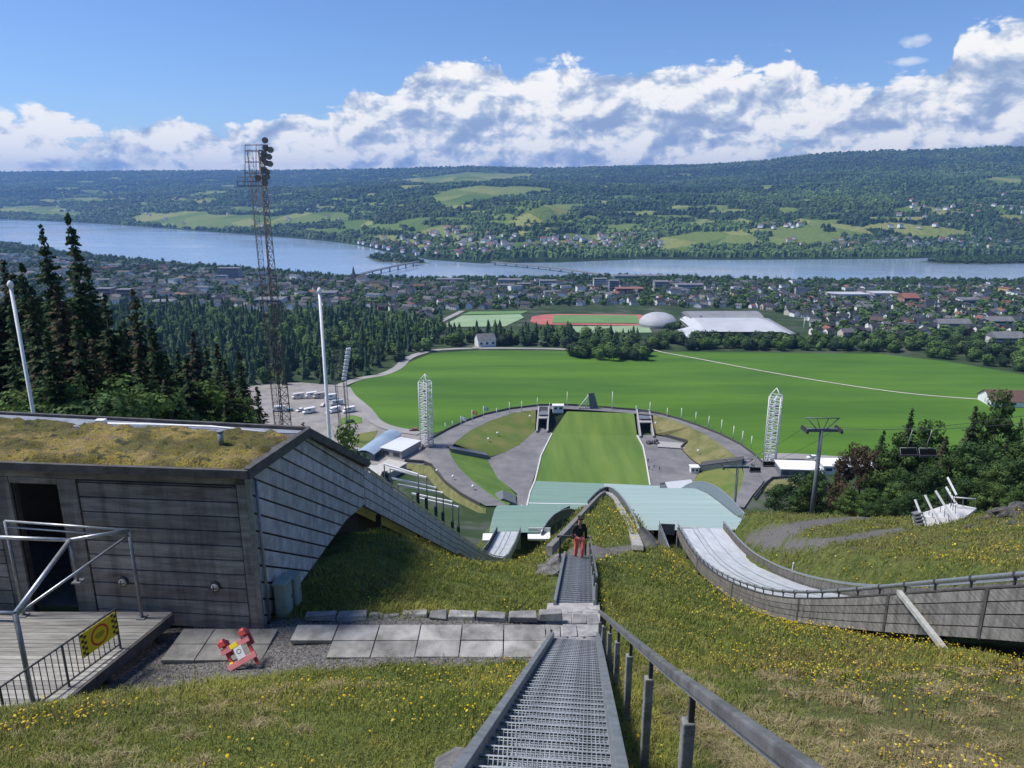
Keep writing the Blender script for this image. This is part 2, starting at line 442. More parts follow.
def build_world():
    w = bpy.data.worlds.new('World'); scene.world = w; w.use_nodes = True
    nt = w.node_tree; nt.nodes.clear(); L = nt.links.new
    out = _n(nt, 'ShaderNodeOutputWorld')
    sky = _n(nt, 'ShaderNodeTexSky', sky_type='NISHITA')
    sky.sun_disc = False; sky.sun_elevation = SUN_EL; sky.sun_rotation = SUN_AZ
    sky.altitude = 400; sky.air_density = 1.0; sky.dust_density = 0.2; sky.ozone_density = 3.0
    bg = _n(nt, 'ShaderNodeBackground'); bg.inputs[1].default_value = 0.054
    L(mixc(nt, 1.0, sky.outputs[0], (0.72, 0.87, 1.15), 'MULTIPLY'), bg.inputs[0])
    g = _n(nt, 'ShaderNodeTexCoord').outputs['Generated']
    sx = _n(nt, 'ShaderNodeSeparateXYZ'); L(g, sx.inputs[0])
    az = math_n(nt, 'ARCTAN2', sx.outputs[0], sx.outputs[1])
    el = math_n(nt, 'ARCSINE', sx.outputs[2])
    def azel(px, py):
        r = ray(px, py).normalized(); return math.atan2(r.x, r.y), math.asin(r.z)
    # upper outline of the cloud bank by direction (azimuth -> elevation)
    top = [(-300,95),(0,104),(60,100),(120,108),(200,112),(268,116),(290,103),(318,112),(345,98),(352,80),(372,86),(388,92),(408,62),(432,52),(470,56),(498,54),(512,82),(540,76),(560,62),(600,57),(640,66),(680,60),(740,62),(815,66),(830,80),(880,76),(940,72),(956,40),(975,18),(1005,10),(1024,14),(1100,30),(1250,70),(1500,90)]
    fc = _n(nt, 'ShaderNodeFloatCurve')
    crv = fc.mapping.curves[0]
    A0, A1, E1 = -0.95, 0.95, 0.4
    pts = []
    for px, py in top:
        a, e = azel(px, py); pts.append(((a - A0) / (A1 - A0), e / E1))
    pts = [(max(0, min(1, x)), y) for x, y in pts]
    pts.sort()
    crv.points[0].location = (0.0, pts[0][1]); crv.points[1].location = (1.0, pts[-1][1])
    for x, y in pts:
        if 0.01 < x < 0.99:
            p = crv.points.new(x, y); p.handle_type = 'AUTO_CLAMPED'
    fc.mapping.update()
    na = math_n(nt, 'DIVIDE', math_n(nt, 'SUBTRACT', az, A0), A1 - A0, True)
    L(na, fc.inputs['Value'])
    topel = math_n(nt, 'ADD', math_n(nt, 'MULTIPLY', fc.outputs[0], E1), 0.012)
    cv = _n(nt, 'ShaderNodeCombineXYZ'); L(az, cv.inputs[0]); L(math_n(nt, 'MULTIPLY', el, 1.5), cv.inputs[1])
    def puff(off):
        """billow field at a place shifted by off: rounded heads at three sizes"""
        mp = _n(nt, 'ShaderNodeMapping'); mp.inputs['Location'].default_value = off
        L(cv.outputs[0], mp.inputs['Vector'])
        wv = _n(nt, 'ShaderNodeTexNoise'); wv.inputs['Scale'].default_value = 16; wv.inputs['Detail'].default_value = 4
        L(mp.outputs[0], wv.inputs['Vector'])
        ws = _n(nt, 'ShaderNodeVectorMath', operation='SCALE'); ws.inputs['Scale'].default_value = 0.05
        sb = _n(nt, 'ShaderNodeVectorMath', operation='SUBTRACT'); sb.inputs[1].default_value = (0.5, 0.5, 0.5)
        L(wv.outputs['Color'], sb.inputs[0]); L(sb.outputs[0], ws.inputs[0])
        ad = _n(nt, 'ShaderNodeVectorMath', operation='ADD'); L(mp.outputs[0], ad.inputs[0]); L(ws.outputs[0], ad.inputs[1])
        vo = _n(nt, 'ShaderNodeTexVoronoi', feature='SMOOTH_F1'); vo.inputs['Scale'].default_value = 13
        vo.inputs['Detail'].default_value = 3; vo.inputs['Roughness'].default_value = 0.5; vo.inputs['Lacunarity'].default_value = 2.4; vo.inputs['Smoothness'].default_value = 0.25
        L(ad.outputs[0], vo.inputs['Vector'])
        nn = noise(nt, ad.outputs[0], 7.0, 9, 0.58)
        return math_n(nt, 'ADD', math_n(nt, 'MULTIPLY', math_n(nt, 'SUBTRACT', 0.50, vo.outputs['Distance']), 1.0), math_n(nt, 'MULTIPLY', math_n(nt, 'SUBTRACT', nn, 0.5), 1.2))
    p0 = puff((0, 0, 0)); p1 = puff((0.008, -0.017, 0))
    inside = math_n(nt, 'MULTIPLY', math_n(nt, 'SUBTRACT', topel, el), 16.0)       # >0 below the outline
    ins_c = math_n(nt, 'MINIMUM', inside, 0.75)
    # wispier to the left, and thinner towards the horizon
    lf = _n(nt, 'ShaderNodeMapRange'); L(az, lf.inputs[0])
    for i, v in zip((1, 2, 3, 4), (-0.42, -0.22, 0.16, 0.0)): lf.inputs[i].default_value = v
    st = _n(nt, 'ShaderNodeMapping'); st.inputs['Scale'].default_value = (5, 34, 1); L(cv.outputs[0], st.inputs['Vector'])
    streak = math_n(nt, 'MULTIPLY', math_n(nt, 'SUBTRACT', noise(nt, st.outputs[0], 1.0, 8, 0.6), 0.5), 1.5)
    dens = math_n(nt, 'ADD', math_n(nt, 'ADD', ins_c, math_n(nt, 'MULTIPLY', p0, 0.62)), math_n(nt, 'MULTIPLY', streak, 0.5))
    dens = math_n(nt, 'SUBTRACT', dens, math_n(nt, 'ADD', lf.outputs[0], -0.10))
    cover = _n(nt, 'ShaderNodeMapRange', interpolation_type='SMOOTHSTEP'); L(dens, cover.inputs[0])
    for i, v in zip((1, 2, 3, 4), (0.03, 0.19, 0, 1)): cover.inputs[i].default_value = v
    # light from above: a head is bright where there is less cloud above it
    lit = math_n(nt, 'MULTIPLY', math_n(nt, 'SUBTRACT', p0, p1), 1.6)
    deep = math_n(nt, 'MULTIPLY', math_n(nt, 'SUBTRACT', topel, el), -4.6)
    s = math_n(nt, 'ADD', math_n(nt, 'ADD', math_n(nt, 'ADD', lit, deep), 0.98), math_n(nt, 'MULTIPLY', p0, 0.16))
    # bright streaks low over the hills
    low = _n(nt, 'ShaderNodeMapRange'); L(el, low.inputs[0])
    for i, v in zip((1, 2, 3, 4), (0.0, 0.075, 0.55, 0.0)): low.inputs[i].default_value = v
    s = math_n(nt, 'ADD', s, math_n(nt, 'ADD', low.outputs[0], math_n(nt, 'MULTIPLY', streak, 0.45)))
    cr = ramp(nt, s, [(0.0, (0.30, 0.40, 0.60)), (0.3, (0.42, 0.51, 0.68)), (0.55, (0.60, 0.67, 0.78)), (0.78, (0.86, 0.88, 0.90)), (0.98, (1.0, 0.99, 0.96))])
    # small loose clouds higher up
    loose = None
    for px, py, rx, ry, k in ((916, 41, 22, 9, 1.0), (667, 52, 15, 6, .8), (905, 62, 40, 6, .9), (540, 60, 10, 5, .45), (570, 62, 8, 4, .45), (365, 40, 0, 0, 0)):
        if not rx: continue
        a, e = azel(px, py); a2, _ = azel(px + rx, py); _, e2 = azel(px, py - ry)
        dx = math_n(nt, 'DIVIDE', math_n(nt, 'SUBTRACT', az, a), a2 - a); dy = math_n(nt, 'DIVIDE', math_n(nt, 'SUBTRACT', el, e), e2 - e)
        q = math_n(nt, 'SUBTRACT', 1.0, math_n(nt, 'ADD', math_n(nt, 'MULTIPLY', dx, dx), math_n(nt, 'MULTIPLY', dy, dy)))
        q = math_n(nt, 'MULTIPLY', math_n(nt, 'ADD', math_n(nt, 'MAXIMUM', q, -2.0), math_n(nt, 'MULTIPLY', p0, 1.3)), k * 0.8, True)
        loose = q if loose is None else math_n(nt, 'MAXIMUM', loose, q)
    cov = math_n(nt, 'MAXIMUM', cover.outputs[0], loose)
    up = math_n(nt, 'GREATER_THAN', el, -0.02)
    cov = math_n(nt, 'MULTIPLY', cov, up)
    cb = _n(nt, 'ShaderNodeBackground'); cb.inputs[1].default_value = 0.48
    L(cr.outputs[0], cb.inputs[0])
    mx = _n(nt, 'ShaderNodeMixShader'); L(cov, mx.inputs[0]); L(bg.outputs[0], mx.inputs[1]); L(cb.outputs[0], mx.inputs[2])
    L(mx.outputs[0], out.inputs[0])
    w.cycles.sampling_method = 'MANUAL'; w.cycles.sample_map_resolution = 512
build_world()

# haze in the valley air
def build_haze():
    m = bpy.data.materials.new('haze_air'); m.use_nodes = True
    nt = m.node_tree; nt.nodes.clear()
    o = _n(nt, 'ShaderNodeOutputMaterial'); v = _n(nt, 'ShaderNodeVolumePrincipled')
    v.inputs['Color'].default_value = (0.26, 0.50, 1.0, 1); v.inputs['Density'].default_value = HAZE
    v.inputs['Anisotropy'].default_value = 0.2
    nt.links.new(v.outputs[0], o.inputs['Volume'])
    b = MB(); b.box((0, 5900, 55), (21000, 12400, 560)); h = b.build('haze', m)
    tag(h, kind='stuff')
HAZE = 7.5e-5
build_haze()

# ================================================================ arena outline (used by the ground)
RING_OUT = [(486,506),(472,499),(460,492),(445,480),(437,470),(430,462),(424,452),(428,441),(437,436),(448,430),(465,422),(485,415),(510,409.5),(540,406),(560,405.5),(590,407),(620,409.5),(640,411),(660,414.5),(680,420),(700,427),(720,435),(740,445),(755,456),(766,466),(768,474),(762,484),(752,496),(744,508)]
RING_IN = [(508,506),(496,499),(484,490),(470,479),(459,468),(452,458),(449,450),(456,442),(470,431),(490,421),(512,413.5),(536,410),(560,408.8),(590,410.3),(620,412.6),(638,414),(653,415.5),(670,419),(690,427),(706,435),(721,445),(735,456),(742,464),(744,475),(740,490),(733,505)]
ARENA = [tuple(at_z(x, y, RIM)[:2]) for x, y in RING_IN]
# move the lowered outline a little inwards and down to the outrun
_c = (sum(p[0] for p in ARENA) / len(ARENA), sum(p[1] for p in ARENA) / len(ARENA))
ARENA = [(_c[0] + (p[0] - _c[0]) * 1.02, _c[1] + (p[1] - _c[1]) * 1.01) for p in ARENA]

# ================================================================ ground
GRAVEL = [                                          # outlines in the picture with the Y range they hold for
 ([(120,650),(165,622),(262,619),(300,619),(548,614),(548,662),(430,665),(300,667),(225,686),(100,702)], 11, 17.3),
 ([(560,560),(600,560),(640,546),(668,546),(672,520),(640,516),(636,545),(604,548),(590,546),(572,546)], 26, 70),
 ([(636,548),(640,514),(700,514),(700,520),(675,528),(670,548)], 26, 75),
 ([(744,541),(752,531),(775,525),(830,518),(905,510),(925,512.5),(900,516),(850,521),(805,529),(782,540),(830,538),(905,527),(905,531),(850,541),(800,549),(764,548)], 40, 84),
]
DIRT = [([(700,690),(760,665),(900,672),(1024,690),(1024,768),(780,768)], 3, 13)]
def gravel_mask(X, Y, Z):
    px, py, ok = project(X, Y, Z)
    px = px + fbm(X * 1.3, Y * 1.3, 21, 3) * 12 * 20 / np.maximum(Y, 12); py = py + fbm(X * 1.1, Y * 1.1, 23, 3) * 8 * 20 / np.maximum(Y, 12)
    g = np.zeros(X.shape)
    for poly, y0, y1 in GRAVEL: g[inpoly(px, py, poly) & ok & (Y > y0) & (Y < y1)] = 1
    return g
def dry_mask(X, Y):
    u = X - HEAD * Y
    d = np.clip((u - 1.0) / 2.0, 0, 1) * np.clip((15 - Y) / 6, 0, 1) * 0.48
    d = np.maximum(d, np.clip((-3.5 - u) / 3, 0, 1) * np.clip((11.5 - Y) / 3, 0, 1) * 0.55)
    d = np.maximum(d, np.clip((u - 3) / 4, 0, 1) * np.clip((40 - Y) / 20, 0, 1) * 0.2)
    d = np.maximum(d, np.clip((u - 19) / 3, 0, 1) * 0.35)
    d = d + fbm(X * 0.55, Y * 0.55, 31) * 0.9 + fbm(X * 2, Y * 2, 33) * 0.4
    return np.clip(d, 0, 1)

def ground_mat():
    m, nt, b = newmat('ground_cover'); L = nt.links.new
    pos = _n(nt, 'ShaderNodeNewGeometry').outputs['Position']
    n1 = noise(nt, pos, 1.6, 8, 0.65); n2 = noise(nt, pos, 14, 6, 0.6); n3 = noise(nt, pos, 0.22, 6, 0.6)
    grass = ramp(nt, n1, [(0.3, (0.03, 0.042, 0.012)), (0.5, (0.075, 0.1, 0.025)), (0.7, (0.14, 0.155, 0.04))]).outputs[0]
    dryc = ramp(nt, n2, [(0.25, (0.035, 0.028, 0.016)), (0.5, (0.13, 0.10, 0.05)), (0.75, (0.27, 0.21, 0.11))]).outputs[0]
    gr = ramp(nt, n2, [(0.3, (0.05, 0.048, 0.046)), (0.5, (0.12, 0.115, 0.11)), (0.7, (0.24, 0.23, 0.22))]).outputs[0]
    town = ramp(nt, noise(nt, pos, 0.03, 7, 0.65), [(0.35, (0.02, 0.04, 0.015)), (0.52, (0.04, 0.065, 0.025)), (0.62, (0.09, 0.095, 0.08)), (0.7, (0.06, 0.09, 0.035))]).outputs[0]
    c = mixc(nt, attr(nt, 'dry').outputs['Fac'], grass, dryc)
    c = mixc(nt, attr(nt, 'far').outputs['Fac'], c, town)
    c = mixc(nt, attr(nt, 'gravel').outputs['Fac'], c, gr)
    L(c, b.inputs['Base Color']); b.inputs['Roughness'].default_value = 0.95; b.inputs['Specular IOR Level'].default_value = 0.15
    bn = _n(nt, 'ShaderNodeBump'); bn.inputs['Strength'].default_value = 0.6; bn.inputs['Distance'].default_value = 0.06
    L(n2, bn.inputs['Height']); L(bn.outputs[0], b.inputs['Normal'])
    return m
def grid_faces(nr, nc):
    i = np.arange(nr - 1)[:, None] * nc + np.arange(nc - 1)[None]
    return np.stack([i, i + 1, i + nc + 1, i + nc], -1).reshape(-1, 4)
def build_ground():
    Ys = [-9.0]
    while Ys[-1] < 3300:
        y = Ys[-1]
        Ys.append(y + max(0.16, 0.0125 * max(y, 0)))
    Ys = np.array(Ys); T = np.linspace(-1.3, 1.3, 340)
    Y, TT = np.meshgrid(Ys, T, indexing='ij'); X = TT * (Y + 14)
    Z = height(X, Y)
    V = np.stack([X, Y, Z], -1).reshape(-1, 3)
    o = mesh_np('ground', V, grid_faces(len(Ys), len(T)), ground_mat(), smooth=True)
    x, y, z = V.T
    vattr(o, 'gravel', gravel_mask(x, y, z)); vattr(o, 'dry', dry_mask(x, y)); vattr(o, 'far', np.clip((y - 95) / 40, 0, 1))
    tag(o, kind='structure')
build_ground()

# ================================================================ lake
def water_mat():
    m, nt, b = newmat('lake_water'); L = nt.links.new
    pos = _n(nt, 'ShaderNodeNewGeometry').outputs['Position']
    b.inputs['Base Color'].default_value = (0.24, 0.32, 0.43, 1); b.inputs['Roughness'].default_value = 0.12
    b.inputs['IOR'].default_value = 1.33
    mp = _n(nt, 'ShaderNodeMapping'); mp.inputs['Scale'].default_value = (0.02, 0.05, 1); L(pos, mp.inputs['Vector'])
    L(ramp(nt, noise(nt, mp.outputs[0], .12, 5), [(.4, (.10, .10, .10)), (.62, (.19, .19, .19))]).outputs[0], b.inputs['Roughness'])
    return m
b = MB(); b.add([(-9000, 1200, LAKE), (5000, 1200, LAKE), (5000, 6500, LAKE), (-9000, 6500, LAKE)], [(0, 1, 2, 3)])
tag(b.build('lake_water', water_mat()), kind='structure')

# ================================================================ hills beyond the lake
MEADOWS = [  # fields on the far slope: outline in the picture, strength
 ([(655,238),(700,232),(742,231),(768,244),(742,248),(690,246),(686,254),(655,253)], 1.0),
 ([(770,233),(815,228),(842,236),(850,244),(800,247),(766,246)], .8),
 ([(868,226),(890,221),(935,226),(985,233),(960,238),(925,241),(895,234)], 1.0),
 ([(830,228),(862,226),(880,236),(850,238)], .6),
 ([(0,206),(60,206),(70,211),(0,214)], .6),
 ([(128,219),(150,213),(200,214),(250,215),(300,216),(330,220),(290,226),(240,230),(180,228)], .95),
 ([(300,213),(345,213),(352,218),(310,219)], .8),
 ([(340,222),(370,219),(380,226),(352,232)], .8), ([(395,222),(425,217),(432,222),(405,227)], .6),
 ([(425,198),(455,188),(520,186),(555,190),(500,198),(450,206)], .6),
 ([(520,214),(545,204),(575,206),(566,216),(535,222)], .6),
 ([(400,180),(470,172),(540,174),(500,181),(430,186)], .55),
 ([(590,238),(640,235),(652,246),(610,250)], .4),
 ([(985,178),(1024,175),(1024,184),(990,184)], .8), ([(1000,216),(1024,214),(1024,221),(1004,222)], .8),
 ([(830,204),(880,199),(900,204),(850,210)], .45), ([(700,196),(745,188),(760,194),(715,202)], .4),
 ([(30,190),(90,186),(120,192),(60,196)], .4), ([(140,200),(200,196),(215,202),(160,206)], .4),
]
_mr = random.Random(5)
for zone, cnt in (((0, 300, 178, 226), 50), ((300, 640, 174, 250), 130), ((640, 1024, 172, 236), 90)):
    for _ in range(cnt):
        mx, my = _mr.uniform(zone[0], zone[1]), _mr.uniform(zone[2], zone[3])
        lim = np.interp(mx, [0, 330, 430, 560, 640, 1024], [214, 234, 250, 250, 246, 240]); 
        if my > lim: continue
        k_ = .4 + (my - 170) / 60; w_, h_ = _mr.uniform(6, 26) * k_, _mr.uniform(.9, 2.6) * k_; sk = _mr.uniform(-6, 6)
        MEADOWS.append(([(mx - w_, my + _mr.uniform(-h_, h_) * .5), (mx - w_ * .3 + sk, my - h_), (mx + w_ * .7 + sk, my - h_ * _mr.uniform(.5, 1)), (mx + w_, my + _mr.uniform(-h_, h_) * .6), (mx + w_ * .2 - sk, my + h_)], _mr.choice((.6, .8, 1.0))))
def hill_height(X, Y):
    t = X / Y
    yf = np.interp(t, FS_T, FS_Y); yr = np.interp(t, RG_T, RG_Y); zr = np.interp(t, RG_T, RG_Z)
    w = (Y - yf) / (yr - yf)
    n = fbm(X / 1700, Y / 1700, 41, 4) * 150 + fbm(X / 420, Y / 420, 47, 4) * 62
    g = np.clip(w, 0, 1)
    prof = g ** 0.92 + 0.05 * np.sin(g * 7)
    z = LAKE + 1 + (zr - LAKE) * prof + n * np.clip(g * 4, 0, 1) * np.clip((1 - g) * 3.5, 0, 1)
    # a dark wooded knoll by the second bridge
    z = z + 75 * np.exp(-(((t - 0.030) / 0.055) ** 2 + ((Y - yf - 560) / 360) ** 2))
    z = np.where(w > 1, zr - (Y - yr) * 0.06, z)
    return np.where(w < 0, LAKE + 0.8 + (Y - yf) * 0.03, z)
def hill_mat():
    m, nt, b = newmat('far_slopes'); L = nt.links.new
    pos = _n(nt, 'ShaderNodeNewGeometry').outputs['Position']
    mp = _n(nt, 'ShaderNodeMapping'); mp.inputs['Scale'].default_value = (0.001, 0.001, 0.001); L(pos, mp.inputs['Vector'])
    p = mp.outputs[0]
    n1 = noise(nt, p, 5, 9, 0.6); n2 = noise(nt, p, 26, 5, 0.65)
    forest = ramp(nt, n2, [(0.3, (0.010, 0.022, 0.012)), (0.5, (0.022, 0.042, 0.018)), (0.72, (0.045, 0.075, 0.025))]).outputs[0]
    vo = _n(nt, 'ShaderNodeTexVoronoi'); vo.inputs['Scale'].default_value = 5.5; L(p, vo.inputs['Vector'])
    fields = ramp(nt, vo.outputs['Color'], [(0.2, (0.09, 0.15, 0.035)), (0.5, (0.14, 0.19, 0.05)), (0.8, (0.23, 0.25, 0.08))]).outputs[0]
    k = math_n(nt, 'ADD', attr(nt, 'meadow').outputs['Fac'], math_n(nt, 'MULTIPLY', math_n(nt, 'SUBTRACT', n1, 0.5), 1.1))
    mk = _n(nt, 'ShaderNodeMapRange', interpolation_type='SMOOTHSTEP'); L(k, mk.inputs[0])
    for i, v in zip((1, 2, 3, 4), (0.36, 0.44, 0, 1)): mk.inputs[i].default_value = v
    L(mixc(nt, mk.outputs[0], forest, fields), b.inputs['Base Color'])
    b.inputs['Roughness'].default_value = 0.95; b.inputs['Specular IOR Level'].default_value = 0.1
    bn = _n(nt, 'ShaderNodeBump'); bn.inputs['Strength'].default_value = 0.7; bn.inputs['Distance'].default_value = 22
    L(n2, bn.inputs['Height']); L(bn.outputs[0], b.inputs['Normal'])
    return m
HILL_V = None
def build_hills():
    global HILL_V
    T = np.linspace(-1.15, 1.15, 620)
    W = np.concatenate([np.linspace(-0.03, 1.0, 330), np.linspace(1.01, 1.35, 12)])
    yf = np.interp(T, FS_T, FS_Y); yr = np.interp(T, RG_T, RG_Y)
    Y = yf[None] + (yr - yf)[None] * (np.sign(W) * np.abs(W) ** 1.25)[:, None]
    X = T[None] * Y
    Z = hill_height(X, Y)
    V = np.stack([X, Y, Z], -1).reshape(-1, 3)
    o = mesh_np('hills', V, grid_faces(len(W), len(T)), hill_mat(), smooth=True)
    x, y, z = V.T
    px, py, ok = project(x, y, z)
    md = np.zeros(len(x))
    qx = px + fbm(x / 180, y / 180, 51, 3) * 9; qy = py + fbm(x / 150, y / 150, 53, 3) * 3.2
    for poly, s in MEADOWS: md = np.maximum(md, inpoly(qx, qy, poly) * s)
    md = md + 0.16 * np.clip((py - 175) / 30, 0, 1) - 0.1 + 0.10 * ((px > 350) & (px < 560))
    vattr(o, 'meadow', md)
    HILL_V = (x, y, z, md + fbm(x / 200, y / 200, 61) * 1.1 * 0.5)
    tag(o, kind='structure')
build_hills()
# island and spit, low wooded banks in the water
def bank(outline, hgt, name):
    P = [at_z(x, y, LAKE) for x, y in outline]
    c = sum(P, Vector()) / len(P)
    b = MB((c.x, c.y, LAKE))
    rings = []
    for f, h in ((1.06, -0.5), (1.0, 0.4), (0.75, hgt * .7), (0.35, hgt)):
        rings.append([Vector((c.x + (p.x - c.x) * f, c.y + (p.y - c.y) * f, LAKE + h)) for p in P])
    for a, d in zip(rings, rings[1:]):
        b.strip(d + d[:1], a + a[:1])
    b.sheet(rings[-1])
    o = b.build(name, mat('bank_soil', (0.03, 0.05, 0.02), (0.07, 0.09, 0.035), 0.02)); tag(o, kind='structure')
    return P
ISLAND = [(920,262),(945,259),(985,257.5),(1030,256.5),(1060,257),(1030,263.5),(985,264.5),(945,264)]
SPIT = [(366,257),(378,254.5),(400,257),(420,261),(430,263.5),(400,263),(378,262)]
bank(ISLAND, 3, 'island_hill'); bank(SPIT, 3, 'spit_hill')
# ================================================================ materials of the near things
M_WOOD = mat('weathered_boards', (0.19, 0.172, 0.148), (0.44, 0.41, 0.365), 2.2, 0.85, bump=0.5, bscale=20, stretch=(0.5, 0.5, 3.5), tone=True, contrast=(0.3, 0.7))
M_WOODL = mat('silver_boards', (0.34, 0.345, 0.34), (0.60, 0.605, 0.60), 2.0, 0.8, bump=0.4, bscale=18, stretch=(1.6, 1.6, 1.6), tone=True, contrast=(0.3, 0.7))
def streaks(m, amount=.55):
    """rain stains running down a boarded wall"""
    nt = m.node_tree; b = nt.nodes['Principled BSDF']; src = b.inputs['Base Color'].links[0].from_socket
    mp = _n(nt, 'ShaderNodeMapping'); mp.inputs['Scale'].default_value = (3.2, 3.2, .35)
    nt.links.new(_n(nt, 'ShaderNodeNewGeometry').outputs['Position'], mp.inputs['Vector'])
    f = ramp(nt, noise(nt, mp.outputs[0], 1.0, 7, .65), [(.38, (1 - amount,) * 3), (.56, (1, 1, 1))]).outputs[0]
    nt.links.new(mixc(nt, 1.0, src, f, 'MULTIPLY'), b.inputs['Base Color'])
streaks(M_WOOD, .38); streaks(M_WOODL, .25)
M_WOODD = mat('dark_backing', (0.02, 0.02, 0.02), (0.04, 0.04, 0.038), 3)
M_TRIM = mat('dark_trim', (0.05, 0.048, 0.047), (0.10, 0.097, 0.093), 3, bump=.3)
M_GALV = mat('galvanised_steel', (0.36, 0.38, 0.40), (0.52, 0.54, 0.56), 9, 0.45, metal=0.75)
M_GALVD = mat('dull_steel', (0.20, 0.21, 0.22), (0.32, 0.335, 0.35), 7, 0.5, metal=0.55)
M_WHITE = mat('white_paint', (0.70, 0.71, 0.72), (0.82, 0.82, 0.82), 6, 0.5)
M_BLACK = mat('black_paint', (0.02, 0.02, 0.022), (0.035, 0.035, 0.038), 5, 0.5)
M_DARKSTEEL = mat('dark_steel', (0.05, 0.055, 0.06), (0.09, 0.095, 0.1), 6, 0.5, metal=0.3)
M_CONC = mat('concrete', (0.26, 0.255, 0.245), (0.42, 0.41, 0.39), 2.5, 0.9, bump=0.3, bscale=25)
M_SLAB = mat('paving_concrete', (0.15, 0.147, 0.135), (0.46, 0.45, 0.425), 1.1, 0.92, bump=0.5, bscale=30, tone=True)
M_STONE = mat('flagstone', (0.16, 0.16, 0.16), (0.33, 0.325, 0.31), 3, 0.85, bump=0.5, bscale=20, tone=True)
M_ROCK = mat('rock', (0.07, 0.07, 0.07), (0.24, 0.235, 0.225), 2.4, 0.9, bump=0.8, bscale=9, rand=.3)
M_YELLOW = mat('sign_yellow', (0.80, 0.60, 0.02))
M_RED = mat('sign_red', (0.62, 0.05, 0.03))
M_TRACK = mat('inrun_surface', (0.40, 0.42, 0.44), (0.58, 0.60, 0.62), 1.2, 0.35, stretch=(3, .3, 1))

M_GRATE = mat('worn_grating', (0.16, 0.18, 0.205), (0.30, 0.325, 0.36), 9, 0.5, metal=0.5)
def P3(u, Y, z): return Vector((u + HEAD * Y, Y, z))

# ================================================================ steel stairs down the hill
def stair_flight(label, Y0, z0, Y1, z1, uc0, uc1, width, rise):
    n = max(2, round((z0 - z1) / rise))
    base = P3(uc0, Y0, z0)
    t = thing('steel_staircase', label, 'staircase', base)
    run = (Y1 - Y0) / n; dz = (z1 - z0) / n
    td = run * 1.06
    # one tread of open grating, shared by all
    m = MB(); m.smooth = False
    nb = 27
    tl = Matrix.Rotation(-math.atan2(dz, run) * .8, 3, 'X')
    td = math.hypot(run, dz) * .97
    def tb(c, s_): m.box(tl @ Vector(c), s_, M=tl)
    for i in range(nb + 1): tb((-width / 2 + width * i / nb, 0, 0), (0.007, td, 0.03))
    for k in range(7): tb((0, -td / 2 + td * (k + .5) / 7, 0.004), (width, 0.007, 0.014))
    tb((0, td / 2, -0.004), (width, 0.012, 0.04))
    proto = m.build('tread', M_GRATE, t)
    for i in range(n):
        o = proto if i == 0 else proto.copy()
        if i: COL.objects.link(o); o.parent = t
        f = (i + .5) / n
        o.location = P3(uc0 + (uc1 - uc0) * f, Y0 + run * (i + .5), z0 + dz * (i + 1)) - base
        o.rotation_euler = (0, 0, -math.atan(HEAD))
    for sgn in (-1, 1):
        s = MB(t)
        w = width / 2 + 0.045
        a, b = P3(uc0 + sgn * w, Y0 - .1, z0 + .06), P3(uc1 + sgn * w, Y1 + .1, z1 + .02)
        s.bar(a, b, 0.085, 0.30)
        s.build('stringer', M_GALVD, t, 0.006)
    return t
STAIR = [(0.2, -1.62), (4.47, -4.15), (14.75, -10.2)]
stair_flight('steel grating staircase running down from the camera to the stone landing', 1.0, -2.1, 14.75, -10.2, -0.25, 0.13, 0.97, 0.17)
stair_flight('lower steel grating staircase where the person in red trousers stands', 17.75, -11.12, 27.2, -14.75, 0.12, 0.27, 1.0, 0.12)

def landing():
    t = thing('stone_landing', 'landing of grey flagstones between the two steel staircases', 'landing', P3(.1, 16.2, -10.9))
    m = MB(t); m.prism([P3(-.72, 14.6, -10.75), P3(.78, 14.6, -10.75), P3(.8, 17.85, -11.5), P3(-.62, 17.85, -11.5)], (0, 0, .4)); m.build('mortar_bed', M_CONC, t)
    rows = [(14.68, 15.35), (15.40, 16.2), (16.26, 17.0), (17.06, 17.75)]
    cuts = [(-.68, -.05, .38, .76), (-.66, -.2, .2, .76), (-.64, .06, .44, .77), (-.6, -.1, .36, .78)]
    for (y0, y1), c in zip(rows, cuts):
        for a, b in zip(c, c[1:]):
            j = lambda: rng.uniform(-.035, .035)
            zf = lambda y: -10.30 - (y - 14.68) * 0.265
            q = [P3(a + .02 + j() * .5, y0 + j(), zf(y0)), P3(b - .02 + j() * .5, y0 + j(), zf(y0)), P3(b - .02 + j(), y1 + j(), zf(y1)), P3(a + .02 + j(), y1 + j(), zf(y1))]
            s = MB(t); s.tone = rng.uniform(.8, 1.25); dz = rng.uniform(0, .02)
            s.prism([p + Vector((0, 0, dz - .05)) for p in q], (0, 0, .06)); s.build('flagstone', M_STONE, t, .012)
landing()

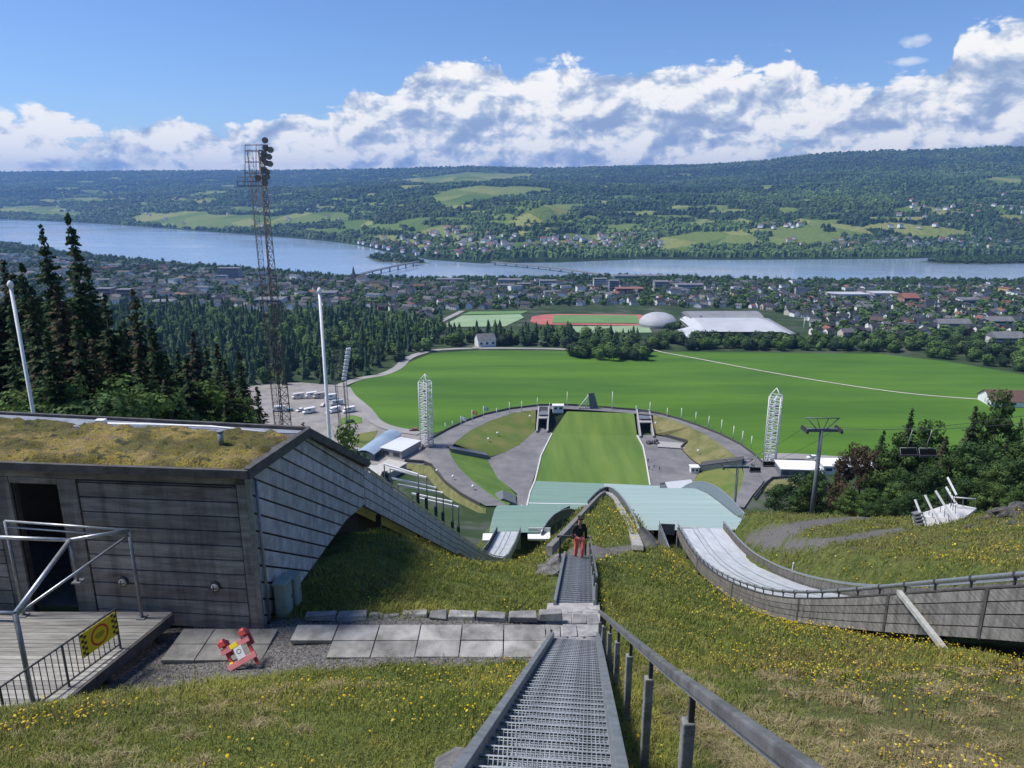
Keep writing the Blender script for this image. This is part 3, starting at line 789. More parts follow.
def hand_railing(label, pts, posts, h, post_w, rail):
    """pts: foot line (u, Y, z); posts along it"""
    Y = [p[1] for p in pts]
    base = P3(pts[0][0], pts[0][1], pts[0][2])
    t = thing('stair_railing', label, 'railing', base)
    f = lambda y: P3(np.interp(y, Y, [p[0] for p in pts]), y, np.interp(y, Y, [p[2] for p in pts]))
    r = MB(t)
    ys = [Y[0]] + [y for y in Y[1:-1]] + [Y[-1]]
    for a, b in zip(ys, ys[1:]): r.bar(f(a) + Vector((0, 0, h)), f(b) + Vector((0, 0, h)), rail[0], rail[1])
    rail_o = r.build('handrail', M_HAND, t, .012)
    r = MB(t)
    for a, b in zip(ys, ys[1:]): r.bar(f(a) + Vector((0, 0, h - rail[1] / 2 - .015)), f(b) + Vector((0, 0, h - rail[1] / 2 - .015)), .04, .016)
    r.build('rail_bar', M_GALV, t)
    for y in posts:
        p = f(y)
        m = MB(t); m.box(p + Vector((0, 0, h / 2 - .38)), (post_w, post_w, h + .28)); q = m.build('post', M_POST, t, .01)
        m = MB(t); m.box(p + Vector((.012, -.01, h - .17)), (.035, .03, .24)); m.build('bracket', M_DARKSTEEL, q)
M_HAND = mat('worn_handrail', (0.09, 0.09, 0.092), (0.20, 0.20, 0.205), 5, 0.45, metal=.2, bump=.15)
M_POST = mat('grey_post', (0.15, 0.16, 0.15), (0.30, 0.30, 0.285), 6, .75, bump=.3)
hand_railing('long grey handrail on posts along the right of the upper staircase', [(.76, .9, -2.05), (.72, 4.47, -4.2), (.68, 14.8, -10.3)], [2.05, 3.72, 5.6, 7.45, 9.3, 11.1, 12.9, 14.5], .88, .075, (.062, .066))
hand_railing('shorter grey railing along the right of the lower staircase', [(.70, 17.6, -11.1), (.74, 27.3, -14.85)], [17.8, 19.7, 21.6, 23.5, 25.4, 27.2], .95, .07, (.06, .06))

# small barrier at the foot of the lower staircase
def foot_barrier():
    t = thing('low_barrier', 'low dark barrier behind the person at the foot of the lower staircase', 'barrier', P3(-.1, 28.6, -15.4))
    m = MB(t); m.bar(P3(-.65, 28.7, -14.6), P3(.75, 28.5, -14.55), .06, .09); m.build('rail', M_TRIM, t)
    for u in (-.5, .6): m = MB(t); m.box(P3(u, 28.6, -15.1), (.08, .08, 1.05)); m.build('post', M_TRIM, t)
foot_barrier()

# ================================================================ terrace: concrete paving, edge stones
def paving():
    m = MB(P3(-3, 15.2, -10.4))
    def slab(x0, x1, y0, y1, z):
        m.tone = rng.uniform(.75, 1.2)
        m.prism([Vector((x0 + .012, y0 + .012, z - .1)), Vector((x1 - .012, y0 + .012, z - .1)), Vector((x1 - .012, y1 - .012, z - .1)), Vector((x0 + .012, y1 - .012, z - .1))], (0, 0, .1 + rng.uniform(0, .02)))
    x = -5.3
    while x < .85:
        w = 1.02
        for k, (y0, y1) in enumerate(((14.55, 15.2), (15.2, 15.86))):
            if k == 0 and (rng.random() < .15 or x < -4.9): continue
            slab(x, min(x + w, .95), y0, y1, -10.46)
        x += w
    tag(m.build('paved_path', M_SLAB, bevel=.012), kind='structure')
    m = MB(P3(-8, 15.3, -10.4))
    for i in range(3):
        for k in range(2):
            x0 = -8.1 + i * .78; m.tone = rng.uniform(.5, .8)
            m.prism([Vector((x0, 14.6 + k * .62, -10.66)), Vector((x0 + .76, 14.6 + k * .62, -10.66)), Vector((x0 + .76, 15.2 + k * .62, -10.66)), Vector((x0, 15.2 + k * .62, -10.66))], (0, 0, .1))
    tag(m.build('paved_path', M_SLAB, bevel=.012), kind='structure')
paving()
def edge_stones():
    x, used, k = -5.25, [], 0
    words = ['short', 'long', 'mossy', 'tilted', 'pale', 'narrow', 'broad', 'chipped', 'dark', 'flat']
    while x < .8:
        w = rng.uniform(.42, .85); yy = 16.35 + rng.uniform(-.04, .04); z = -10.5
        m = MB((x + w / 2, yy, z)); m.tone = rng.uniform(.6, 1.15)
        h = rng.uniform(.0, .07); d = rng.uniform(.2, .34); yy += rng.uniform(-.05, .05); j = lambda: rng.uniform(-.05, .05)
        m.hexa([(x, yy - d / 2 + j(), z - .12), (x + w - .03, yy - d / 2 + j(), z - .12), (x + w - .03, yy + d / 2, z - .12), (x, yy + d / 2, z - .12),
                (x + j(), yy - d / 2 + .03 + j(), z + h), (x + w - .05 + j(), yy - d / 2 + .03 + j(), z + h + j()), (x + w - .06, yy + d / 2, z + h + j()), (x + .02, yy + d / 2, z + h)])
        tag(m.build('edge_stone', M_STONE, bevel=.02), 'flat grey stone set along the grass edge behind the paved path', 'edge stone', 'stones edging the paved path')
        x += w; k += 1
edge_stones()

# ================================================================ turf-roofed shed
HD = Vector((HEAD, 1, 0)).normalized()                # along the hill
HW = Vector((-1, HEAD, 0)).normalized()               # along the shed's front wall, to the left
CORNER = Vector((-6.27, 16.1, 0))
def fw(w, d, z): return CORNER + HW * w + HD * d + Vector((0, 0, z))
def shed():
    t = thing('turf_roof_shed', 'weathered grey plank shed with a mossy turf roof left of the path', 'shed', fw(4, 3, -10.8))
    door = [at_vplane(x, y, CORNER, HW) for x, y in ((14, 484), (57, 483), (80, 606), (33, 612))]
    wd = sorted((p - CORNER).dot(HW) for p in door)
    w0, w1 = (wd[0] + wd[1]) / 2, (wd[2] + wd[3]) / 2; ztop = -7.0
    zf = lambda w: -6.5 - 0.0 * w
    W = 12.0
    # front wall: boards between uprights, left of, right of and over the door
    m = MB(t)
    def boards(a, b, z0, z1):
        z = z0
        while z < z1 - .05:
            z2 = min(z + .385, z1)
            m.tone = rng.uniform(.72, 1.15)
            m.prism([fw(a, 0, z), fw(b, 0, z), fw(b, 0, z2 - .035), fw(a, 0, z2 - .035)], -HD * .05)
            z = z2
    boards(.28, w0 - .55, -10.75, -6.85); boards(w1 + .5, W, -10.75, -6.85)
    for a, b in ((w0 - .5, w0 - .02), (w1 + .02, w1 + .46)):
        m.tone = .8; m.prism([fw(a, 0, -10.75), fw(b, 0, -10.75), fw(b, 0, -6.85), fw(a, 0, -6.85)], -HD * .06)
    m.tone = .75; m.prism([fw(0, 0, -6.83), fw(W, 0, -6.83), fw(W, 0, -6.5), fw(0, 0, -6.5)], -HD * .07)
    m.tone = .9; m.prism([fw(w0, 0, ztop), fw(w1, 0, ztop), fw(w1, 0, -6.85), fw(w0, 0, -6.85)], -HD * .05)
    m.tone = 1.0; m.prism([fw(-.03, 0, -10.8), fw(.25, 0, -10.8), fw(.25, 0, -6.5), fw(-.03, 0, -6.5)], -HD * .07)
    m.build('front_wall', M_WOOD, t)
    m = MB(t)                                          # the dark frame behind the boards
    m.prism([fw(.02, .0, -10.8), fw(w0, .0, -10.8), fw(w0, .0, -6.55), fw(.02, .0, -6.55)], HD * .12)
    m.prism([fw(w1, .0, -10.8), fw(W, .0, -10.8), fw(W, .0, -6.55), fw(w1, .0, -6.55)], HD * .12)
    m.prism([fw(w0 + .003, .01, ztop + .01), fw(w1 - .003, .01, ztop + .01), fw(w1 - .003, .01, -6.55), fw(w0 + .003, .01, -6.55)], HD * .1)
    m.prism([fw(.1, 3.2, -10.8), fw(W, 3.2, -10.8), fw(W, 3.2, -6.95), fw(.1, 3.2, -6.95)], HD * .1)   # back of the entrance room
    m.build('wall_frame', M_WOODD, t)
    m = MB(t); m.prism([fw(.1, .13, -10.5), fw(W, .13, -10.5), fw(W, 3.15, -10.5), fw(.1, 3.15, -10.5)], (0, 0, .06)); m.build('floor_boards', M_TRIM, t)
    m = MB(t); m.bar(fw(w0 - .02, .1, -10.45), fw(w0 - .02, .1, ztop), .09, .12, HD); m.bar(fw(w1 + .02, .1, -10.45), fw(w1 + .02, .1, ztop), .09, .12, HD); m.bar(fw(w0, .1, ztop), fw(w1, .1, ztop), .12, .1)
    m.build('door_frame', M_TRIM, t)
    # right-hand wall with boards that follow the slope of the ski jump
    q = [(16.1, -10.85), (16.1, -6.5), (19.6, -6.82), (24.9, -9.9), (24.9, -11.35), (22.7, -10.95)]
    fr = MB(t)
    pl = lambda y, z, off=0: Vector((CORNER.x + HEAD * (y - 16.1) + off, y, z))
    fr.prism([pl(y, z, -.1) for y, z in q][::-1], (.1, 0, 0)); fr.build('side_frame', M_WOODD, t)
    m = MB(t); n = (0.62 / math.hypot(.62, 1), 1 / math.hypot(.62, 1))
    for bd in bands(q, n, .395, .05, .1):
        m.tone = rng.uniform(.85, 1.12)
        m.prism([pl(y, z) for y, z in bd][::-1], (.05, 0, 0))
    m.build('side_wall', M_WOODL, t)
    m = MB(t)
    m.bar(pl(16.05, -10.9, .04), pl(16.05, -6.5, .04), .11, .09, HD)
    m.build('corner_board', M_GALVD, t)
    m = MB(t); m.tube([pl(16.28, -10.9, .12), pl(16.28, -6.8, .12)], .04); m.build('downpipe', M_GALVD, t)
    # roof: deck, fascia, turf, drip edge
    m = MB(t)
    A = [fw(-.15, -.35, -6.5), fw(W, -.35, -6.5), fw(W, 4.6, -6.96), fw(-.15, 3.6, -6.86)]
    m.prism(A, (0, 0, .14)); m.build('roof_deck', M_TRIM, t)
    m = MB(t)
    m.bar(fw(-.22, -.4, -6.42), fw(W, -.4, -6.42), .07, .20)
    m.bar(pl(15.72, -6.42, .2), pl(19.62, -6.74, .2), .12, .26); m.bar(pl(19.55, -6.72, .2), pl(25.0, -9.8, .2), .12, .24)
    m.bar(fw(-.2, 3.62, -6.72), fw(W, 4.7, -6.85), .10, .22)
    m.build('fascia', M_TRIM, t)
    # slope of the roof over the start of the ski jump
    m = MB(t); m.prism([pl(19.6, -6.84, .1), pl(24.95, -9.93, .1), pl(24.95, -9.93, -3.5), pl(19.6, -6.84, -3.5)], (0, 0, .1)); m.build('sloping_roof', M_TRIM, t)
    # turf as a lumpy sheet
    nu, nv = 120, 44
    U = np.linspace(-.05, W - .1, nu); D = np.linspace(0, 1, nv)
    uu, dd = np.meshgrid(U, D)
    bk = 3.12 + 1.0 * np.clip(uu / W, 0, 1); q01 = dd; dd = -.25 + (bk + .25) * q01
    X = CORNER.x + HW.x * uu + HD.x * dd; Y = CORNER.y + HW.y * uu + HD.y * dd
    edge = np.minimum.reduce([np.clip((uu + .05) / .25, 0, 1), np.clip((dd + .25) / .18, 0, 1), np.clip((bk - dd) / .25, 0, 1)])
    Z = -6.36 - .105 * (dd + .25) + edge * (.13 + .30 * fbm(X * 1.6, Y * 1.6, 71) + .17 * fbm(X * 7, Y * 7, 73, 3)) - (1 - edge) * .06
    V = np.stack([X, Y, Z], -1).reshape(-1, 3) - np.array(t.location)
    m, nt, bs = newmat('roof_moss'); pos = _n(nt, 'ShaderNodeNewGeometry').outputs['Position']
    c = ramp(nt, noise(nt, pos, 1.7, 10, .74), [(.36, (.025, .024, .015)), (.43, (.07, .07, .025)), (.475, (.32, .24, .04)), (.51, (.10, .085, .04)), (.545, (.36, .26, .09)), (.58, (.09, .06, .035)), (.64, (.33, .28, .17))]).outputs[0]
    k2 = ramp(nt, noise(nt, pos, .85, 6, .6), [(.46, (0, 0, 0)), (.54, (1, 1, 1))]).outputs[0]
    c = mixc(nt, k2, c, mixc(nt, 1.0, c, (.42, .50, .36), 'MULTIPLY'))
    nt.links.new(c, bs.inputs[0]); bs.inputs['Roughness'].default_value = 1
    bn = _n(nt, 'ShaderNodeBump'); bn.inputs['Distance'].default_value = .06; nt.links.new(noise(nt, pos, 24, 5), bn.inputs['Height']); nt.links.new(bn.outputs[0], bs.inputs['Normal'])
    mesh_np('turf', V, grid_faces(nv, nu), m, t, smooth=True)
    # bare felt strip behind the turf
    m = MB(t); m.prism([fw(0, 3.2, -6.72), fw(W, 3.2, -6.72), fw(W, 4.6, -6.86), fw(0, 3.55, -6.76)], (0, 0, .06))
    m.build('roof_felt', mat('blue_grey_felt', (.16, .18, .22), (.26, .28, .33), 3), t)
    # round wall lamps
    for px, py in ((124, 581), (216, 586)):
        p = at_vplane(px, py, CORNER - HD * .06, HW)
        m = MB(t); Mx = HD.to_track_quat('Z', 'Y').to_matrix()
        for r0, r1, d0, d1 in ((.13, .13, 0, .05), ):
            m.tube([p, p - HD * .07], .125, 16)
        l = m.build('wall_lamp', M_DARKSTEEL, t)
        m = MB(t); n_ = 12
        for i in range(5):
            a0, a1 = i * math.pi / 10, (i + 1) * math.pi / 10
            m.tube([p - HD * (.07 + .06 * math.sin(a0)), p - HD * (.07 + .06 * math.sin(a1))], .10 * math.cos(a0), n_, .10 * math.cos(a1), caps=False)
        m.build('lamp_glass', mat('frosted_glass', (.55, .53, .42), (.7, .68, .55), 8, .3), l)
        m = MB(t); m.bar(p - HD * .14 + Vector((-.1, 0, 0)), p - HD * .14 + Vector((.1, 0, 0)), .012, .02); m.bar(p - HD * .14 + Vector((0, 0, -.1)), p - HD * .14 + Vector((0, 0, .1)), .012, .02, (1, 0, 0)); m.build('lamp_guard', M_DARKSTEEL, l)
shed()
def roof_items():
    pz = -6.62
    a, b, c = (at_z(x, y, pz) for x, y in ((103, 423.5), (150, 424.5), (272, 433)))
    t = thing('roof_pipe', 'thin white conduit lying along the back of the turf roof', 'pipe', a)
    m = MB(t); m.tube([a, b, (b + c) / 2 + Vector((0, .1, .03)), c], .035, 8); m.build('conduit', M_WHITE, t)
    m = MB(t); m.box(a + Vector((-.05, 0, .05)), (.28, .18, .16)); m.build('junction_box', M_WHITE, t, .02)
    p = at_z(221, 440, -6.35)
    m = MB(p + Vector((0, 0, -.25))); m.tube([p - Vector((0, 0, .25)), p + Vector((0, 0, .22))], .07, 12); m.tube([p + Vector((0, 0, .22)), p + Vector((0, 0, .26))], .09, 12)
    tag(m.build('vent_pipe', M_GALVD), 'short grey vent pipe standing in the turf near the roof corner', 'vent pipe')
roof_items()
def cabinets():
    for px, h, col, lab in ((289, .95, (.22, .30, .27), 'small green electrical cabinet against the shed side wall, nearer one'), (299, .85, (.25, .29, .27), 'small grey-green electrical cabinet against the shed side wall, farther one')):
        y = 16.75 + (px - 289) * .06
        p = Vector((CORNER.x + HEAD * (y - 16.1) + .32, y, hz(CORNER.x + .3, y) ))
        t = thing('electrical_cabinet', lab, 'cabinet', p)
        M_ = mat('cabinet_paint_%d' % px, col, tuple(c * 1.25 for c in col), 5, .5)
        m = MB(t); m.box(p + Vector((0, 0, h / 2)), (.30, .42, h), -HEAD); m.build('housing', M_, t, .015)
        m = MB(t); m.box(p + Vector((0, 0, h + .02)), (.36, .48, .05), -HEAD); m.build('lid', M_, t, .01)
        m = MB(t); m.box(p + Vector((.155, 0, h * .5)), (.012, .34, h * .85), -HEAD); d = m.build('door', M_, t)
        m = MB(t); m.box(p + Vector((.168, .1, h * .5)), (.02, .03, .1), -HEAD); m.build('handle', M_DARKSTEEL, d)
cabinets()

# ================================================================ deck with railing, sign barrier
DZ = -10.22
def deck():
    t = thing('wooden_deck', 'grey plank deck in front of the shed door', 'deck', (-10, 14, DZ))
    m = MB(t)
    ra, rb = at_z(171, 613, DZ), at_z(60, 703, DZ)
    xr = lambda y: ra.x + (rb.x - ra.x) * (y - ra.y) / (rb.y - ra.y)
    y = 11.4
    while y < 15.95:
        m.tone = rng.uniform(.7, 1.15)
        sl = .0896
        a, b = xr(y), xr(y + .135)
        m.prism([Vector((-17, y, DZ - .04)), Vector((a, y, DZ - .04)), Vector((b, y + .135, DZ - .04)), Vector((-17, y + .135, DZ - .04))], (0, 0, .04 + rng.uniform(0, .004)))
        y += .145
    m.build('deck_boards', M_DECK, t)
    m = MB(t)
    m.bar(Vector((xr(11.4) + .05, 11.4, DZ - .13)), Vector((xr(15.95) + .05, 15.95, DZ - .13)), .06, .26)
    m.build('edge_beam', M_TRIM, t)
    for yy in (12.3, 14.0, 15.6):
        m = MB(t); m.box((xr(yy) - .1, yy, DZ - .3), (.12, .12, .52)); m.build('support_post', M_TRIM, t)
M_WOODG = mat('grey_weathered_planks', (0.13, 0.125, 0.115), (0.33, 0.315, 0.29), 2.6, 0.85, bump=0.5, bscale=20, stretch=(0.6, 0.25, 5.0), tone=True, contrast=(0.3, 0.7))
streaks(M_WOODG, .4)
M_DECK = mat('deck_planks', (0.22, 0.215, 0.20), (0.40, 0.39, 0.365), 3, .85, bump=.4, bscale=30, stretch=(.4, 4, 4), tone=True)
deck()
def deck_railing():
    t = thing('metal_railing', 'tall galvanised tube railing standing on the deck by the shed door', 'railing', (-9.8, 12.8, DZ))
    p1b = at_z(33, 702, DZ); p1 = Vector((p1b.x, p1b.y, -8.16))
    p3b = at_z(142, 618, DZ); p3 = Vector((p3b.x, p3b.y, -7.86))
    p2 = at_z(70, 540, -7.72)
    l2 = at_y(-30, 536, p2.y); l3 = at_y(5, 521, p3.y + .1); l3b = Vector((l3.x, l3.y, DZ)); l4 = at_y(-40, 612, p1.y)
    rails = [((l2, p2), .045), ((p2, p3), .045), ((p1, p2), .05), ((p1 - Vector((0, 0, .05)), p3 - Vector((0, 0, .12))), .03),
             ((l3, p3), .03), ((l3 - Vector((0, 0, .15)), p3 - Vector((.4, 0, .13))), .022), ((l4, p1), .045), ((l4 - Vector((0, 0, .18)), p1 - Vector((0, 0, .18))), .025)]
    for (a, b_), r in rails:
        m = MB(t); m.tube([a, b_], r, 8); m.build('rail', M_GALV, t)
    for a, b_, r in ((p1b, p1, .05), (p3b, p3, .04), (l3b, l3, .04), (at_z(78, 582, -8.75), p2, .035)):
        m = MB(t); m.tube([a, b_], r, 8); q = m.build('post', M_GALVD, t)
        m = MB(t); m.box(a + Vector((0, 0, .015)), (.2, .2, .03)); m.build('foot_plate', M_GALVD, q)
deck_railing()
def sign_barrier():
    A = Vector((-8.95, 14.55, DZ)); B = Vector((-9.75, 11.9, DZ))
    t = thing('sign_barrier', 'low black balustrade across the deck carrying a yellow sign', 'barrier', (A + B) / 2)
    d = (B - A).normalized(); Lg = (B - A).length; up = Vector((0, 0, 1))
    for z in (1.0, .12):
        m = MB(t); m.bar(A + up * z, B + up * z, .03, .03); m.build('rail', M_DARKSTEEL, t)
    m = MB(t)
    for i in range(1, 20): m.tube([A + d * (Lg * i / 20) + up * .12, A + d * (Lg * i / 20) + up], .010, 6)
    m.build('balusters', M_DARKSTEEL, t)
    for p in (A, B, (A + B) / 2):
        m = MB(t); m.bar(p, p + up * 1.02, .035, .035, d); m.build('post', M_DARKSTEEL, t)
    # the sign: yellow board, checks at both ends, red ring, lines of small print
    n = Vector((d.y, -d.x, 0));  n = n if n.y < 0 or n.x > 0 else -n
    n = Vector((-d.y, d.x, 0)); n = n if n.dot(Vector((1, -.6, 0))) > 0 else -n
    a0, a1, z0, z1 = .03, .98, .42, .98
    pt = lambda a, z, o=0: A + d * a + up * z + n * (.03 + o)
    m = MB(t); m.prism([pt(a0, z0), pt(a1, z0), pt(a1, z1), pt(a0, z1)], n * .012); s = m.build('sign', M_YELLOW, t)
    c = .07
    for base in (a0 + .0, a1 - 2 * c):
        m = MB(t)
        for i in range(2):
            for k in range(8):
                if (i + k) % 2: continue
                aa, zz = base + i * c, z0 + k * c
                m.prism([pt(aa, zz, .013), pt(aa + c, zz, .013), pt(aa + c, min(zz + c, z1), .013), pt(aa, min(zz + c, z1), .013)], n * .002)
        m.build('check_marks', M_BLACK, s)
    m = MB(t); cx, cz = (a0 + a1) / 2, (z0 + z1) / 2
    for i in range(32):
        b0, b1 = 2 * math.pi * i / 32, 2 * math.pi * (i + 1) / 32
        q = lambda r, b: pt(cx + r * math.cos(b), cz + r * math.sin(b), .013)
        m.prism([q(.19, b0), q(.235, b0), q(.235, b1), q(.19, b1)], n * .002)
    m.build('warning_ring', M_RED, s)
    m = MB(t)
    for z, w in ((.045, .11), (.0, .13), (-.045, .09)): m.prism([pt(cx - w, cz + z - .01, .013), pt(cx + w, cz + z - .01, .013), pt(cx + w, cz + z + .01, .013), pt(cx - w, cz + z + .01, .013)], n * .002)
    m.build('print', M_BLACK, s)
sign_barrier()

def barricade():
    o = at_z(243, 668, -10.55)
    t = thing('trestle_barrier', 'red and white trestle barrier lying tilted on the gravel path', 'barrier', o, 0)
    M_r = mat('red_plastic', (.42, .05, .05), (.55, .09, .08), 6, .45); M_p = mat('faded_red', (.66, .20, .20), (.72, .28, .27), 6, .5)
    M_y = mat('yellow_reflector', (.85, .75, .02)); M_w = mat('white_board', (.75, .75, .75))
    # local frame: x along the bars, y up the boards, tilted against the slope
    X = Vector((.80, .12, .44)).normalized(); n = Vector((.18, -.80, .52)); n = (n - X * n.dot(X)).normalized(); Yv = n.cross(X)
    q = lambda x, y, z=0.0: o + X * x + Yv * y + n * z + Vector((0.02, 0, .20))
    def slab(x0, x1, y0, y1, z0, z1, name, m_, par):
        m = MB(t); m.hexa([q(x0, y0, z0), q(x1, y0, z0), q(x1, y1, z0), q(x0, y1, z0), q(x0, y0, z1), q(x1, y0, z1), q(x1, y1, z1), q(x0, y1, z1)]); return m.build(name, m_, par, .006)
    up_ = slab(-.42, .42, .40, .56, .0, .05, 'board', M_p, t); slab(-.42, .42, -.06, .10, .0, .05, 'board', M_p, t)
    for x in (-.36, .28):
        slab(x, x + .09, -.25, .62, -.06, -.01, 'leg', M_r, t); slab(x, x + .09, .3, .72, -.30, -.2, 'leg', M_r, t)
        f = slab(x - .05, x + .14, .60, .74, -.16, .08, 'foot', M_r, t)
        m = MB(t); m.tube([q(x - .02, .70, -.04), q(x + .11, .70, -.04)], .10, 12); m.build('wheel', M_r, f)
    slab(-.08, .16, .08, .42, .03, .056, 'notice', M_w, t)
    slab(-.14, .08, .43, .55, .052, .06, 'reflector', M_y, t); slab(-.36, -.26, -.22, .14, -.008, .002, 'reflector', M_y, t)
    m = MB(t)
    for i in range(20):
        b0, b1 = 2 * math.pi * i / 20, 2 * math.pi * (i + 1) / 20
        g = lambda r, b: q(.04 + r * math.cos(b), .29 + r * math.sin(b), .057)
        m.prism([g(.05, b0), g(.065, b0), g(.065, b1), g(.05, b1)], n * .002)
    m.build('ring_mark', M_DARKSTEEL, t)
barricade()
for o_ in [o for o in COL.objects if o.name == 'trestle_barrier']: o_.scale = (.84,) * 3

# ================================================================ small ski jump: plank wall, inrun, table
K90 = [(24.9, -10.9), (53, -28.9), (65, -36.0), (75, -41.6), (80, -43.9), (90, -47.4), (100, -50.1)]
kz = lambda Y: float(np.interp(Y, [p[0] for p in K90], [p[1] for p in K90]))
def small_jump():
    t = thing('small_ski_jump', 'smaller ski jump inrun with plank side walls below the shed', 'ski jump', P3(-9.4, 60, -36))
    ur = -7.72
    ys = list(np.linspace(24.95, 100, 60))
    # right wall of slanting boards up to y=53 then lower parapet
    topz = lambda Y: kz(Y) + (1.0 if Y < 53 else max(.75, 1.0 - (Y - 53) * .02))
    botz = lambda Y: kz(Y) - (.55 if Y < 45 else .35)
    for u0, s_ in ((ur, 1), (-11.25, 1)):
        m = MB(t)
        for k in range(4):
            m.tone = rng.uniform(.85, 1.1)
            for a, b in zip(ys, ys[1:]):
                f0, f1 = k / 4, (k + 1) / 4
                za0, za1 = botz(a) + (topz(a) - botz(a)) * f0, botz(a) + (topz(a) - botz(a)) * f1 - .045
                zb0, zb1 = botz(b) + (topz(b) - botz(b)) * f0, botz(b) + (topz(b) - botz(b)) * f1 - .045
                m.hexa([P3(u0, a, za0), P3(u0 + .06, a, za0), P3(u0 + .06, b, zb0), P3(u0, b, zb0), P3(u0, a, za1), P3(u0 + .06, a, za1), P3(u0 + .06, b, zb1), P3(u0, b, zb1)])
        m.build('side_wall', M_WOODL, t)
    for u0 in (ur - .03, -11.2):
        m = MB(t)
        for a, b in zip(ys, ys[1:]): m.hexa([P3(u0 - .03, a, botz(a)), P3(u0 + .03, a, botz(a)), P3(u0 + .03, b, botz(b)), P3(u0 - .03, b, botz(b)), P3(u0 - .03, a, topz(a) - .02), P3(u0 + .03, a, topz(a) - .02), P3(u0 + .03, b, topz(b) - .02), P3(u0 - .03, b, topz(b) - .02)])
        m.build('wall_backing', M_WOODD, t)
    for u0 in (ur + .02, -11.22):
        m = MB(t); m.tube([P3(u0, y, topz(y) + .10) for y in ys], .055, 8); m.build('handrail', M_GALV, t)
    for y in ys[::3]:
        for u0 in (ur + .02, -11.22): m = MB(t); m.box(P3(u0, y, topz(y) + .03), (.05, .05, .16)); m.build('rail_bracket', M_DARKSTEEL, t)
    yy_ = [y for y in ys if y < 46]
    m = MB(t)
    for a, b in zip([21.5] + yy_, yy_): m.hexa([P3(-8.7, a, kz(max(a, 24.9)) - 4), P3(-8.6, a, kz(max(a, 24.9)) - 4), P3(-8.6, b, kz(b) - 4), P3(-8.7, b, kz(b) - 4), P3(-8.7, a, kz(max(a, 24.9)) - .5), P3(-8.6, a, kz(max(a, 24.9)) - .5), P3(-8.6, b, kz(b) - .5), P3(-8.7, b, kz(b) - .5)])
    m.build('gap_dark_panel', M_WOODD, t)  # recessed dark panel, added to keep the gap under the wall dark
    m = MB(t); m.strip([P3(-11.15, y, kz(y)) for y in ys], [P3(-7.85, y, kz(y)) for y in ys]); m.build('track', M_TRACK, t)
    for u0 in (-9.9, -9.2): m = MB(t); m.strip([P3(u0, y, kz(y) + .012) for y in ys], [P3(u0 + .1, y, kz(y) + .012) for y in ys]); m.build('groove', M_GALVD, t)
    for y in np.arange(28, 98, 7):
        for u0 in (-10.9, -8.1): m = MB(t); m.box(P3(u0, y, (kz(y) - .4 + hz(u0 + HEAD * y, y, False) - .6) / 2), (.2, .2, max(.4, kz(y) - .4 - hz(u0 + HEAD * y, y, False) + .6))); m.build('support', M_TRIM, t)
    # table: front face, steps of the coaches' stand either side
    m = MB(t); m.box(P3(-9.5, 100.1, -51.6), (3.6, .25, 2.8)); m.build('table_front', M_CONC, t)
    m = MB(t); m.box(P3(-5.0, 101, -51.4), (3.4, 2.2, .3)); m.build('stand_platform', M_WHITE, t)
    m = MB(t); m.box(P3(-5.0, 102.15, -51.0), (3.4, .1, .9)); m.build('stand_parapet', M_WHITE, t)
    m = MB(t); m.box(P3(-12.6, 100, -51.2), (1.6, 2.2, .5)); m.build('stand_platform', M_WHITE, t)
small_jump()

